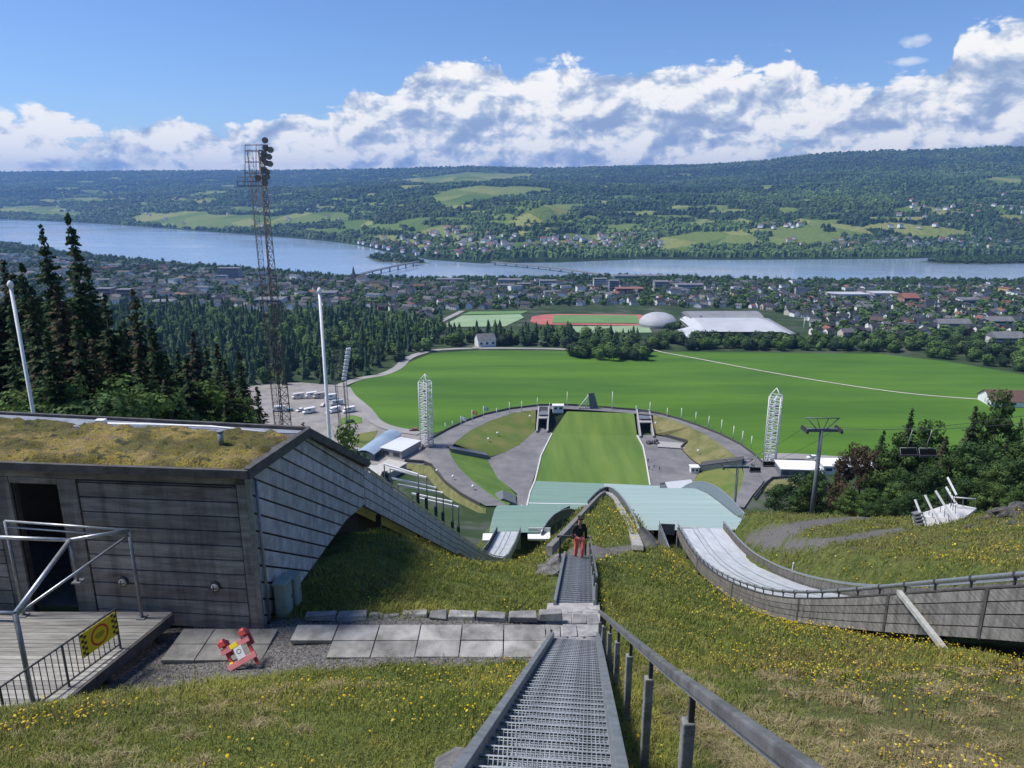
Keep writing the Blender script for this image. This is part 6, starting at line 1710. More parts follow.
# ---- vehicles on the gravel lot
def vehicle_proto(kind, col):
    m_ = mat('paint_%s_%s' % (kind, '_'.join(str(int(c * 100)) for c in col)), col, rough=.35)
    t = thing(kind, '', kind.replace('_', ' '), (0, 0, 0))
    if kind == 'camper_van': L, W, H, hood = 6.6, 2.3, 2.9, 1.1
    else: L, W, H, hood = 4.5, 1.85, 1.5, 1.2
    m = MB(); z0 = .35
    if kind == 'camper_van': pr = [(-L / 2, z0), (L / 2, z0), (L / 2, 1.1), (L / 2 - hood, 1.35), (L / 2 - hood - .5, 2.1), (L / 2 - .6 - hood * .3, 2.35), (L / 2 - .9 - hood * .3, H), (-L / 2, H)]
    else: pr = [(-L / 2, z0), (L / 2, z0), (L / 2, .75), (L / 2 - hood, .92), (L / 2 - hood - .7, 1.46), (-L / 2 + .8, H), (-L / 2 + .1, .98), (-L / 2, .9)]
    m.prism([(x, W / 2, z) for x, z in pr], (0, -W, 0)); m.build('body', m_, t, .06)
    m = MB()
    if kind == 'camper_van': m.box((.0, -W / 2 - .01, 2.0), (1.6, .04, .6)); m.box((.0, W / 2 + .01, 2.0), (1.6, .04, .6)); m.prism([(L / 2 - hood + .03, -W / 2 + .15, 1.42), (L / 2 - hood + .03, W / 2 - .15, 1.42), (L / 2 - hood - .43, W / 2 - .15, 2.06), (L / 2 - hood - .43, -W / 2 + .15, 2.06)], (.03, 0, .03))
    else:
        m.box((-.25, -W / 2 - .005, 1.18), (2.2, .04, .38)); m.box((-.25, W / 2 + .005, 1.18), (2.2, .04, .38))
        m.prism([(L / 2 - hood + .0, -W / 2 + .12, .96), (L / 2 - hood + .0, W / 2 - .12, .96), (L / 2 - hood - .66, W / 2 - .12, 1.43), (L / 2 - hood - .66, -W / 2 + .12, 1.43)], (.04, 0, .04))
    m.build('windows', M_PANE, t)
    for x in (-L * .3, L * .31):
        for s in (-1, 1):
            m = MB(); m.tube([(x, s * (W / 2 - .2), .33), (x, s * (W / 2 + .02), .33)], .34, 12); w = m.build('wheel', M_BLACK, t)
            m = MB(); m.tube([(x, s * (W / 2 + .02), .33), (x, s * (W / 2 + .035), .33)], .19, 10); m.build('rim', M_GALV, w)
    return t
def parking():
    W_, G_, B_, D_ = (.75, .75, .74), (.30, .31, .32), (.12, .22, .30), (.05, .05, .055)
    cars = [(298,398,'camper_van',(.62,.60,.55),.5,'beige camper van in the back row of the gravel lot, left end'),(311,397,'camper_van',W_,.5,'white camper van in the back row of the gravel lot, second from left'),(319,397.5,'camper_van',(.45,.42,.38),.5,'brownish camper van in the back row of the gravel lot, third from left'),(331,399,'camper_van',W_,.4,'white camper van behind the white flagpole on the gravel lot'),
            (323,406,'parked_car',(.5,.48,.45),1.4,'beige van beside the white flagpole on the gravel lot'),(337,405,'camper_van',(.35,.42,.45),.35,'blue-grey bus-like camper on the gravel lot by the lamp mast'),(279,411,'camper_van',W_,.2,'white camper van at the left of the front row of the gravel lot'),(289,411,'parked_car',(.18,.28,.30),.2,'teal car beside the tall mast on the gravel lot'),(300,411,'parked_car',W_,.9,'white car in the middle of the front row on the gravel lot'),(309,413,'camper_van',W_,.6,'white camper van facing the camera in the front row'),
            (335,412,'camper_van',W_,.8,'white camper van left of the lamp mast in the front row'),(349,412,'camper_van',W_,.6,'white camper van right of the lamp mast in the front row'),(330,413,'parked_car',W_,.6,'white car between the flagpole and the lamp mast'),(350,422.5,'parked_car',D_,.3,'black car at the round green island'),(414,431,'parked_car',(.25,.08,.07),.1,'dark red car on the road left of the white tower'),(812,458.5,'parked_car',W_,.1,'white car on the road behind the lift pylon')]
    protos = {}
    for x, y, k, c, a, lab in cars:
        key = (k, c)
        b = at_z(x, y, PLAIN + .18)
        if key not in protos: o = protos[key] = vehicle_proto(k, c)
        else: o = copy_tree(protos[key])
        o.location = b; o.rotation_euler = (0, 0, a + math.pi); o['label'] = lab; o['group'] = 'vehicles parked near the stadium'
parking()
# farm building at the right edge
t = gable_house('barn', 'brown-roofed barn with pale walls at the right edge of the field', 'barn', at_ground(1013, 404, 240), 30, 14, 3.6, 4.2, -.12, M_WHITE, mat('brown_tiles', (.10, .055, .04), (.15, .085, .065), 1), 4, .8)
# ================================================================ trees
M_BARK = mat('bark', (.045, .035, .028), (.10, .08, .065), 8, .95)
M_LEAF = vmat('foliage', .75, .22, rand=.35)
M_NEEDLE = vmat('needles', .85, .08, rand=.3)
M_FARLEAF = vmat('far_foliage', .9, 0.0, rand=.4)
def quads_from(C, U, W):                                # quads from centres and two half axes
    V = np.stack([C - U - W, C + U - W, C + U + W, C - U + W], 1).reshape(-1, 3)
    return V, np.arange(len(V)).reshape(-1, 4)
def spruce_mesh(seed, h, R_=None, base=.08, whorls=34, per=9, dead=0.0):
    g = np.random.default_rng(seed); R_ = R_ or h * .17
    C, U, W, K = [], [], [], []
    for i in range(whorls):
        f = base + (1 - base) * (i / whorls) ** .92
        z0 = h * f; r = R_ * (1 - f) ** .8 * g.uniform(.6, 1.2) + .10
        a0 = g.uniform(0, 6.28)
        for k in range(per if f < .85 else 5):
            a = a0 + 6.283 * k / per + g.normal(0, .22); rr = r * g.uniform(.55, 1.12)
            zj = g.normal(0, h * .012); dr = g.uniform(.22, .42) if f < .8 else g.uniform(-.25, .1)
            d = np.array([math.cos(a), math.sin(a), 0]); sd = np.array([-d[1], d[0], 0])
            n = max(3, int(rr / .20))
            for j in range(n):
                s = (j + .6) / n
                p = np.array([0, 0, z0 + zj]) + d * rr * s + np.array([0, 0, -dr * rr * s * (1.25 - .55 * s)])
                w = (.035 + .13 * (1 - s)) * min(1.0, .5 + rr / 2.6) * g.uniform(.7, 1.3)
                for _ in range(2):
                    tilt = g.normal(-.35, .35); side = g.normal(0, .5)
                    u = d * (.13 + rr * .03) + np.array([0, 0, tilt * .13]); v = sd * w + np.array([0, 0, side * w * .6]) - np.array([0, 0, abs(g.normal(0, .055))])
                    C.append(p + sd * g.normal(0, w * 1.3 + .02)); U.append(u); W.append(v)
                    b = g.uniform(.75, 1.2) * (.75 + .4 * s)
                    K.append((.042 * b, .075 * b, .028 * b) if g.random() > dead else (.10 * b, .07 * b, .045 * b))
    V, F = quads_from(np.array(C), np.array(U), np.array(W))
    return V, F, np.repeat(np.array(K), 4, 0)
def broad_mesh(seed, h, R_, pal, clumps=46, per=70, leaf=.17, low=.12):
    g = np.random.default_rng(seed); cs = []
    while len(cs) < clumps:
        p = g.uniform(-1, 1, 3)
        rr = np.linalg.norm(p)
        if rr > 1 or rr < .35: continue
        cs.append(p)
    cs = np.array(cs); C, U, W, K = [], [], [], []
    mid = h * (low + (1 - low) * .52); hh = h * (1 - low) * .5
    for c in cs:
        q = np.array([c[0] * R_ * (1.0 - .25 * max(c[2], 0)), c[1] * R_ * (1.0 - .25 * max(c[2], 0)), mid + c[2] * hh])
        cr = g.uniform(.16, .34) * R_
        n = int(per * g.uniform(.6, 1.2)); tone = g.uniform(.7, 1.3)
        d = g.normal(0, 1, (n, 3)); d /= np.linalg.norm(d, axis=1)[:, None]
        P = q + d * (cr * g.uniform(.45, 1.1, n) ** .6)[:, None] * np.array([1, 1, .75])
        u = g.normal(0, 1, (n, 3)); u -= (u * d).sum(1)[:, None] * d * .7; u /= np.linalg.norm(u, axis=1)[:, None]
        w = np.cross(d, u); s = leaf * g.uniform(.6, 1.4, n)[:, None]
        C.append(P); U.append(u * s); W.append(w * s * .7)
        K.append(np.array(pal)[None] * (tone * g.uniform(.75, 1.3, n))[:, None])
    V, F = quads_from(np.concatenate(C), np.concatenate(U), np.concatenate(W))
    return V, F, np.repeat(np.concatenate(K), 4, 0)
def trunk_mb(h, r, limbs=0, spread=1.0, g=rng):
    m = MB(); m.tube([(0, 0, -1.2), (0, 0, h * .3), (h * .008, 0, h * .65), (0, 0, h * .97)], r, 8, r * .12)
    for k in range(limbs):
        a = g.uniform(0, 6.28); z = h * g.uniform(.22, .6); L = spread * g.uniform(.5, .85)
        m.tube([(0, 0, z), (math.cos(a) * L * .5, math.sin(a) * L * .5, z + L * .45), (math.cos(a) * L, math.sin(a) * L, z + L * .7)], r * .4, 5, r * .1)
    return m
def tree_proto(name, kind, seed, h, **kw):
    t = thing(name, '', 'tree', (0, 0, 0))
    if kind == 'spruce':
        trunk_mb(h, h * .014).build('trunk', M_BARK, t)
        V, F, K = spruce_mesh(seed, h, **kw); mesh_np('crown', V, F, M_NEEDLE, t, K)
    else:
        trunk_mb(h, h * .02, 7, kw['R_']).build('trunk', M_BARK, t)
        V, F, K = broad_mesh(seed, h, **kw); mesh_np('crown', V, F, M_LEAF, t, K)
    return t
SPR = [tree_proto('spruce_tree', 'spruce', 100 + i, 20.0, R_=r_, whorls=w_, base=b_, dead=d_) for i, (r_, w_, b_, d_) in enumerate(((3.7, 60, .03, .06), (4.2, 54, .04, .18), (3.3, 62, .04, .04), (4.4, 50, .02, .5)))]
GRN = (.062, .112, .026); GRN2 = (.046, .088, .026); GRN3 = (.095, .155, .04); REDB = (.075, .055, .032)
BRO = [tree_proto('leafy_tree', 'broad', 200 + i, 10.0, R_=r_, pal=p_, clumps=c_, per=n_, leaf=l_, low=.05) for i, (r_, p_, c_, n_, l_) in enumerate(((3.4, GRN, 70, 170, .10), (4.0, GRN2, 74, 170, .10), (3.0, GRN3, 70, 170, .09), (3.2, REDB, 64, 160, .10)))]
USED = {}
def plant_tree(proto, base_h, px, top, Y, label, group=None, wide=1.0):
    p = at_y(px, top, Y); g = hz(p.x, p.y, False)
    h = max(p.z - g, 2.0); s = h / base_h
    u = USED.setdefault(proto.name, [])
    return place(proto, u, (p.x, p.y, g), rng.uniform(0, 6.28), label, group, (s * wide, s * wide, s))
# left wood behind the shed
for px, top, Y, k, w, lab in ((68,212,62,0,.75,'tallest dark spruce with a thin ragged top behind the turf roof, breaking the lake line'),(42,229,66,2,.8,'second tallest dark spruce, left of the tallest one behind the turf roof'),
    (20,262,58,0,.9,None),(3,262,70,1,.8,None),(87,268,72,2,.8,None),(104,296,58,1,.9,None),(55,285,54,3,1.0,None),(30,300,48,1,1.0,None),(10,305,50,0,1.0,None),(133,290,70,3,.75,'brown-twigged spruce with a bare thin top right of the tall spruces'),(150,318,66,0,.9,None),(120,330,58,2,1.0,None),(192,333,80,3,.95,'brownish spruce standing alone above the middle of the turf roof'),(177,350,75,2,1.0,None),(160,352,70,1,1.0,None),(216,345,95,1,1.0,None),(224,368,85,0,1.0,None),(240,372,100,2,1.1,None),(257,388,110,1,1.0,'small dark spruce left of the foot of the tall floodlight mast'),(75,318,50,1,1.0,None),(92,340,52,3,1.0,None),(238,352,128,0,1.0,None),(205,350,110,2,1.0,None),(-15,270,60,1,.9,None),(-40,255,64,0,.9,None),(45,330,46,2,1.1,None)):
    plant_tree(SPR[k], 20.0, px, top, Y, lab or 'dark green spruce in the dense wood behind the turf roof', None if lab else 'spruces of the wood behind the shed', w)
for px, top, Y, k, w, lab in ((118,384,50,2,1.3,'bright green bushy tree right above the conduit on the turf roof'),(60,392,47,0,1.3,None),(200,392,66,0,1.0,None),(140,398,54,1,1.3,None),(90,398,46,1,1.3,None),(228,396,74,2,1.0,None),(18,398,45,2,1.3,None),(165,398,62,0,1.2,None),(182,392,84,1,1.1,None),(215,388,98,0,1.1,None)):
    plant_tree(BRO[k], 10.0, px, top, Y, lab or 'green leafy tree in front of the spruces behind the turf roof', None if lab else 'leafy trees of the wood behind the shed', w)
plant_tree(BRO[2], 10.0, 345, 428, 62, 'slender bright green birch just right of the shed gable', None, .75)
plant_tree(SPR[2], 20.0, 303, 424, 110, 'tiny spruce above the shed gable on the edge of the gravel lot', None, 1.2)
for i in range(34):
    px_ = rng.uniform(-40, 235); Yc = rng.uniform(52, 105)
    plant_tree(SPR[rng.choice((0, 1, 2, 1, 3))], 20.0, px_, 268 + 95 * (max(px_, 0) / 235) + rng.uniform(0, 55), Yc, 'dark green spruce in the dense wood behind the turf roof', 'spruces of the wood behind the shed', rng.uniform(.95, 1.35))
# right-hand trees beyond the brink
for px, top, Y, k, kind, w, lab in ((912,410,104,2,'s',1.0,'dark spruce with a pointed top between the lift chairs and the tall right trees'),(976,407,110,1,'s',1.0,'dark spruce standing left of the tallest tree at the right'),(1000,398,112,0,'b',.62,'tallest slim leafy tree at the right in front of the brown-roofed barn'),
    (866,444,112,3,'b',.9,'dark red-leaved tree at the left end of the right-hand trees'),(962,456,104,3,'b',.8,'reddish tree low between the two right-hand spruces'),
    (798,478,122,1,'b',1.1,None),(818,474,118,0,'b',1.0,None),(840,462,125,2,'s',1.2,'small spruce just right of the near lift pylon'),(884,430,116,0,'s',1.0,'narrow dark spruce between the lift chairs and the red-leaved tree'),(902,440,104,0,'b',1.0,None),(930,428,114,0,'b',.8,None),(947,436,108,3,'s',1.0,'brownish spruce between the two taller right-hand spruces'),(850,488,98,2,'b',1.2,None),(872,490,95,0,'b',1.2,None),(897,484,93,2,'b',1.2,None),(925,468,95,1,'b',1.1,None),(950,460,100,0,'b',1.0,None),(985,442,101,1,'b',1.0,None),(1008,436,99,1,'s',1.0,'dark spruce in front of the brown-roofed barn'),(1000,466,84,2,'b',1.1,'round pale green bush tree behind the start platform at the right'),(1022,456,88,1,'b',1.1,None),(1040,440,95,0,'b',1.1,None),(940,496,86,0,'b',1.5,None),(885,500,88,1,'b',1.5,None),(1022,420,125,2,'s',1.1,'bluish spruce cut by the right edge of the picture'),(970,480,88,1,'b',1.2,None),(1026,486,74,0,'b',1.3,None),(915,492,88,1,'b',1.3,None)):
    pr = (SPR if kind == 's' else BRO)[k]
    plant_tree(pr, 20.0 if kind == 's' else 10.0, px, top, Y, lab or 'dark green leafy tree on the brink right of the lift pylon', None if lab else 'leafy trees on the right-hand brink', w)
for q in list(SPR) + list(BRO):
    if not USED.get(q.name):
        for ch in list(q.children): bpy.data.objects.remove(ch)
        bpy.data.objects.remove(q)

# ---- distant trees: light meshes, many copies
def cone_tree(seed, h=16.0, layers=9, n=9, r=2.9, pal=(.036, .066, .027)):
    g = np.random.default_rng(seed); V, F, K = [], [], []
    for l in range(layers):
        f = l / layers; z0 = h * (.04 + .96 * f); rr = r * (1 - f) ** .8 * g.uniform(.8, 1.15) + .25
        top = len(V); V.append((0, 0, min(h, z0 + h * .2))); K.append(tuple(c * 1.05 for c in pal))
        for k in range(n):
            a = 6.283 * k / n + g.normal(0, .15) + l; q = rr * g.uniform(.55, 1.2)
            V.append((q * math.cos(a), q * math.sin(a), z0 - g.uniform(.1, .9))); b = g.uniform(.8, 1.3); K.append(tuple(c * b for c in pal))
        for k in range(n): F.append((top, top + 1 + k, top + 1 + (k + 1) % n))
    return np.array(V), np.array(F), np.array(K)
def tuft_tree(seed, h=9.0, r=3.6, n=230, pal=GRN2, s=.62):
    g = np.random.default_rng(seed)
    d = g.normal(0, 1, (n, 3)); d /= np.linalg.norm(d, axis=1)[:, None]
    lob = g.normal(0, 1, (9, 3)); lob /= np.linalg.norm(lob, axis=1)[:, None]
    k = .48 + .58 * np.maximum(0, (d @ lob.T).max(1) - .5) / .5
    P = d * k[:, None] * g.uniform(.7, 1.05, n)[:, None] * np.array([r * 1.12, r * 1.12, h * .5]) + np.array([0, 0, h * .48])
    u = g.normal(0, 1, (n, 3)); u -= (u * d).sum(1)[:, None] * d * .75; u /= np.linalg.norm(u, axis=1)[:, None]
    w = np.cross(d, u) * s; u = u * s
    V = np.stack([P - u - w * .6, P + u - w * .6, P + w], 1).reshape(-1, 3)
    K = np.repeat(np.array(pal)[None] * g.uniform(.7, 1.4, n)[:, None], 3, 0)
    return V, np.arange(len(V)).reshape(-1, 3), K
def far_proto(name, mesh, h, trunk_r=.2):
    V, F, K = mesh
    tm = MB(); tm.tube([(0, 0, -.6), (0, 0, h * .6)], trunk_r, 5, trunk_r * .4)
    tv = np.array([tuple(p) for p in tm.v]); tf = []
    for f in tm.f:
        for i in range(1, len(f) - 1): tf.append((f[0], f[i], f[i + 1]))
    V2 = np.concatenate([V, tv]); F2 = np.concatenate([F, np.array(tf) + len(V)]); K2 = np.concatenate([K, np.tile([[.06, .045, .035]], (len(tv), 1))])
    return V2, F2, K2
FARS = [far_proto('', cone_tree(300 + i, 16, 9, 9, (2.6, 3.5, 3.0)[i], ((.044, .080, .032), (.058, .096, .036), (.036, .068, .034))[i]), 16) for i in range(3)]
FARB = [far_proto('', tuft_tree(320 + i, 9, (3.4, 4.0, 3.0, 3.6)[i], 420, (GRN2, GRN, GRN3, (.030, .055, .024))[i]), 9) for i in range(4)]
def far_copies(spots, name, cat, group, label):
    """spots: (x, y, z, mesh key, scale)"""
    base = {}
    for x, y, z, key, s, sw in spots:
        if key not in base:
            V, F, K = (FARS if key[0] == 's' else FARB)[key[1]]
            o = mesh_np(name, V, F, M_FARLEAF, None, K); base[key] = o
        else:
            o = base[key].copy(); COL.objects.link(o)
        o.location = (x, y, z); o.scale = (s * sw, s * sw, s); o.rotation_euler = (0, 0, rng.uniform(0, 6.28))
        tag(o, label(key) if callable(label) else label, cat, group)
def stuff_trees(spots, name, meshes, m_=M_FARLEAF):
    Vs, Fs, Ks, n = [], [], [], 0
    for x, y, z, k, s, sw in spots:
        V, F, K = meshes[k]; a = rng.uniform(0, 6.28); ca, sa = math.cos(a), math.sin(a)
        X = V[:, 0] * s * sw; Y = V[:, 1] * s * sw
        Vs.append(np.stack([x + X * ca - Y * sa, y + X * sa + Y * ca, z + V[:, 2] * s], 1)); Fs.append(F + n); n += len(V)
        Ks.append(K * rng.uniform(.7, 1.3))
    o = mesh_np(name, np.concatenate(Vs), np.concatenate(Fs), m_, None, np.concatenate(Ks))
    return tag(o, kind='stuff')
def sample_poly(poly, n, y0=None, pred=None):
    """ground points evenly spread over the land that the outline covers in the picture"""
    P = [at_ground(x, y, y0 or 110) for x, y in poly]
    xs = [p.x for p in P]; ys = [p.y for p in P]; W = [(p.x, p.y) for p in P]; out = []
    X = nrng.uniform(min(xs), max(xs), n * 8); Y = nrng.uniform(min(ys), max(ys), n * 8)
    k = inpoly(X, Y, W)
    return X[k][:n], Y[k][:n]
# the wood left of the field
def left_wood():
    X, Y = sample_poly([(-60,318),(60,312),(180,308),(260,316),(340,312),(400,318),(440,326),(456,342),(432,349.5),(402,361),(386,371),(350,379),(300,382),(262,383.5),(232,388),(226,428),(236,452),(120,470),(-60,480)], 2300, 125)
    ok = np.ones(len(X), bool); order = np.argsort(Y); X, Y = X[order], Y[order]
    Z = height(X, Y, False)
    kinds = nrng.random(len(X))
    spots = []
    for x, y, z, k in zip(X, Y, Z, kinds):
        br = k < .36 + .25 * (y > 600) + .2 * float(fbm(np.array([x / 60]), np.array([y / 60]), 171)[0])
        s = rng.uniform(.5, 1.3) * (1.0 if not br else .85)
        spots.append((x, y, z - .3, ('b', rng.randrange(4)) if br else ('s', rng.randrange(3)), s * (1.25 if br else 1), rng.uniform(.85, 1.2)))
    px, py, _ = project(np.array([s[0] for s in spots]), np.array([s[1] for s in spots]), np.array([s[2] for s in spots]))
    # those standing at the front edge of the wood are singled out, the mass behind is one
    front = [i for i in range(len(spots)) if 225 < px[i] < 470][:150]
    fs = set(front)
    far_copies([spots[i] for i in front], 'forest_tree', 'tree', 'front trees of the wood beyond the gravel lot', lambda k: 'dark conifer at the front edge of the wood beyond the gravel lot' if k[0] == 's' else 'leafy tree at the front edge of the wood beyond the gravel lot')
    idx = {('s', 0): 0, ('s', 1): 1, ('s', 2): 2, ('b', 0): 3, ('b', 1): 4, ('b', 2): 5, ('b', 3): 6}
    stuff_trees([(s[0], s[1], s[2], idx[s[3]], s[4], s[5]) for i, s in enumerate(spots) if i not in fs], 'forest', FARS + FARB)
left_wood()
# hedgerows and clumps round the far edge of the field
def hedges():
    G = [([(572,358.5),(600,361),(645,361.5),(646,355),(618,351),(575,351)], 26, 'b', 'dark leafy tree in the clump jutting into the middle of the green field', 'trees of the clump in the field', 1.15),
         ([(648,349),(700,350.5),(800,351),(880,352),(905,350),(880,344),(800,342),(700,341),(652,341)], 125, 'b', 'leafy tree in the hedgerow along the far edge of the field below the white hall', 'trees of the hedgerow below the sports halls', 1.0),
         ([(446,346),(480,346.5),(545,346.5),(575,349),(640,350),(640,343),(590,338),(540,336),(505,338),(455,338)], 135, 'm', 'tree in the belt between the green field and the running track', 'trees of the belt before the running track', 1.1),
         ([(880,352),(905,354),(950,360),(1024,372),(1060,376),(1060,352),(1000,345),(940,342),(890,342)], 95, 'b', 'leafy tree at the far right edge of the green field before the houses', 'trees at the right edge of the field', 1.0),
         ([(270,383),(282,385),(330,385),(334,383)], 4, 's', 'small spruce standing along the far edge of the gravel lot', 'spruces along the gravel lot', .85),
         ([(662,331),(692,331),(692,327),(664,327)], 8, 'b', 'leafy tree in front of the round dome hall', 'trees before the dome', .7)]
    for poly, n, kd, lab, grp, sc in G:
        X, Y = sample_poly(poly, n, 330); Z = height(X, Y, False)
        sp = []
        for x, y, z in zip(X, Y, Z):
            k = kd if kd != 'm' else ('s' if rng.random() < .35 else 'b')
            sp.append((x, y, z - .2, (k, rng.randrange(3 if k == 's' else 4)), rng.uniform(.8, 1.3) * sc * (.85 if k == 's' else 1.0), rng.uniform(.95, 1.3)))
        far_copies(sp, 'field_tree', 'tree', grp, lab)
hedges()
# ================================================================ sports ground behind the field
def gsheet(name, px, m_, lift=.6):
    P = [at_ground(x, y, 500) for x, y in px]; P = [p + Vector((0, 0, lift)) for p in P]
    m = MB(P[0]); m.sheet(P); return tag(m.build(name, m_), kind='structure')
M_TURF = mat('pitch_turf', (.10, .20, .06), (.14, .25, .08), .03, .9, coords='Position'); M_TURF2 = mat('pale_pitch', (.20, .30, .16), (.26, .36, .20), .03, .9, coords='Position')
M_TRK = mat('red_track', (.36, .10, .085), (.44, .15, .12), .05, .9, coords='Position')
gsheet('pitch_ground', [(440,327.5),(462,316),(520,314.5),(524,318),(505,327)], M_TURF2)
gsheet('pitch_ground', [(462,315),(470,312),(528,311.5),(522,314)], M_TURF)
gsheet('pitch_ground', [(556,334),(558,327),(648,326),(652,333)], M_TURF2, .5)
gsheet('running_track_ground', [(530,322),(532,317),(545,314.8),(560,314.3),(640,315),(652,318),(656,322),(650,326),(638,326),(560,325),(540,325)], M_TRK, .45)
gsheet('pitch_ground', [(552,323.6),(554,315.8),(636,316.2),(641,324.2)], M_TURF, .95)
gsheet('red_court_ground', [(637,325),(641,320),(664,320),(662,327)], M_TRK, 1.0)
road('access_road', [(428,329),(445,320),(462,311.5)], 7, M_ROADP, .7)
road('town_street', [(640,301),(648,292),(656,286)], 16, M_ROADP, 1.2)
road('town_street', [(741,296),(748,303)], 8, M_ROADP, 1.2)
road('access_road', [(474,349),(490,343),(500,340)], 6, M_ROADP, .7)
M_HALLW = mat('white_hall_roof', (.42, .43, .45), (.52, .53, .55), .05, .5)
M_HALLG = mat('grey_hall', (.20, .20, .215), (.28, .28, .295), .05, .6)
def big_halls():
    # white hall: shell roof sloping to both ends, seen from its long side
    A, B = at_ground(700, 338.5, 500), at_ground(800, 338.5, 500)
    L = (B - A).length; Wd = 85.0
    c = A.lerp(B, .5) + Vector((0, Wd / 2, 0)); h = at_y(745, 320.5, c.y).z - c.z
    t = thing('ice_hall', 'large white shell-roofed sports hall beyond the green field', 'sports hall', c, -.02)
    n = 14
    def roof_pt(i, j):
        x = -L / 2 + L * i / n; y = -Wd / 2 + Wd * j / n
        q_ = i / n; e = min(1.0, (1 - q_) / .17, (q_ + .012) / .07) ** .9
        lo = .15
        z = h * (lo + (1 - lo) * e) * (.36 + .64 * math.sin(math.pi * (.16 + .7 * j / n)) ** .8)
        return Vector((x, y, z))
    m = MB()
    for j in range(n): m.strip([roof_pt(i, j + 1) for i in range(n + 1)], [roof_pt(i, j) for i in range(n + 1)])
    m.build('shell_roof', M_HALLW, t)
    m = MB(); m.box((0, 0, 1.0), (L * .97, Wd * .97, 5)); m.build('walls', M_HALLG, t)
    m = MB(); m.box((0, -Wd / 2 + 1.0, 2.5), (L * .9, .4, 3)); m.build('window_band', M_PANE, t)
    # white gable part at its left
    m = MB(); m.prism([(-L / 2 - 14, -Wd / 2 - 4, 0), (-L / 2 + 10, -Wd / 2 - 4, 0), (-L / 2 + 10, -Wd / 2 - 4, h * .62), (-L / 2 + 2, -Wd / 2 - 4, h * .55)], (0, 40, 0)); m.build('side_wing', M_HALLW, t)
    A, B = at_ground(694, 331, 500), at_ground(763, 330, 500); c = A.lerp(B, .5) + Vector((0, 24, 0)); L = (B - A).length; h = at_y(720, 313.5, c.y - 10).z - c.z
    t = thing('grey_hall', 'long grey barrel-roofed hall behind the white sports hall', 'sports hall', c, 0)
    m = MB(); m.box((0, 0, h * .33), (L, 46, h * .66)); m.build('walls', mat('grey_hall_wall', (.12, .12, .15), (.17, .17, .2), .1), t)
    m = MB(); q = [(-23.5 + 47 * k / 10, h * .66 + h * .34 * math.sin(math.pi * k / 10)) for k in range(11)]
    m.prism([(-L / 2 - 1, y, z) for y, z in q], (L + 2, 0, 0)); m.build('barrel_roof', M_HALLG, t)
    m = MB(); m.box((-L * .42, -23.2, h * .35), (L * .12, .5, h * .4)); m.build('gate', M_PANE, t)
    c = at_ground(662, 329, 500) + Vector((0, 20, 0)); h = at_y(662, 312, c.y - 8).z - c.z
    t = thing('dome_hall', 'small pale domed hall left of the grey hall', 'sports hall', c)
    m = MB(); m.lathe((0, 0, 0), [(19, -1), (19, h * .2), (17.5, h * .42), (14, h * .66), (8, h * .82), (.1, h * .88)], 20); m.build('dome', mat('pale_dome', (.34, .35, .37), (.42, .43, .45), .1), t)
    m = MB(); m.lathe((0, 0, 0), [(19.6, -1), (19.6, 2.4)], 20); m.build('base_ring', M_HALLG, t)
big_halls()
c = at_ground(485, 347, 400)
gable_house('white_villa', 'white house with dark pitched roof at the far left edge of the green field', 'house', c + Vector((0, 6, 0)), 15, 12, 5.5, 4.5, .3, M_WHITE, mat('slate_roof', (.09, .095, .10), (.15, .155, .16), .3), 3)
for px, py, s, lab in ((700,331,14,'tall white light mast at the left of the sports halls'),(803,334,17,'tall white light mast right of the white sports hall')):
    b = at_ground(px, py, 500); t = thing('light_mast', lab, 'mast', b)
    m = MB(t); m.tube([b, b + Vector((0, 0, s))], .3, 6, .2); m.build('pole', M_LATW, t)
    m = MB(t); m.box(b + Vector((0, 0, s)), (2.4, .6, 1.2)); m.build('lamp_rack', M_GALVD, t)

# ================================================================ town
WALLS = [((.80, .80, .78), 'white'), ((.55, .50, .40), 'cream'), ((.30, .11, .08), 'red'), ((.40, .40, .41), 'grey'), ((.50, .38, .18), 'yellow')]
ROOFS = [((.03, .032, .037), 'dark'), ((.12, .12, .125), 'grey'), ((.20, .085, .06), 'tile red'), ((.09, .065, .055), 'brown')]
def house_geo(L, W, h, rh):
    v = [(-L/2,-W/2,-1.5),(L/2,-W/2,-1.5),(L/2,W/2,-1.5),(-L/2,W/2,-1.5),(-L/2,-W/2,h),(L/2,-W/2,h),(L/2,W/2,h),(-L/2,W/2,h),(-L/2,0,h+rh),(L/2,0,h+rh),
         (-L/2-.5,-W/2-.6,h-.3),(L/2+.5,-W/2-.6,h-.3),(L/2+.5,0,h+rh+.15),(-L/2-.5,0,h+rh+.15),(-L/2-.5,W/2+.6,h-.3),(L/2+.5,W/2+.6,h-.3)]
    f = [(0,1,5,4),(1,2,6,5),(2,3,7,6),(3,0,4,7),(4,7,8,8),(6,5,9,9),(10,11,12,13),(12,15,14,13)]
    mi = [0,0,0,0,0,0,1,1]
    # windows, a little proud of the walls
    n = max(2, int(L / 4))
    for r_ in range(max(1, int(h // 2.7))):
        for k in range(n):
            x = -L / 2 + L * (k + .5) / n; z = 1.5 + 2.7 * r_
            b = len(v); v += [(x-.6,-W/2-.05,z-.6),(x+.6,-W/2-.05,z-.6),(x+.6,-W/2-.05,z+.6),(x-.6,-W/2-.05,z+.6)]; f.append((b,b+1,b+2,b+3)); mi.append(2)
    return v, f, mi
HM = {}
def hmats(w, r_):
    return [mat('house_wall_' + WALLS[w][1], WALLS[w][0]), mat('house_roof_' + ROOFS[r_][1].replace(' ', '_'), ROOFS[r_][0]), M_PANE]
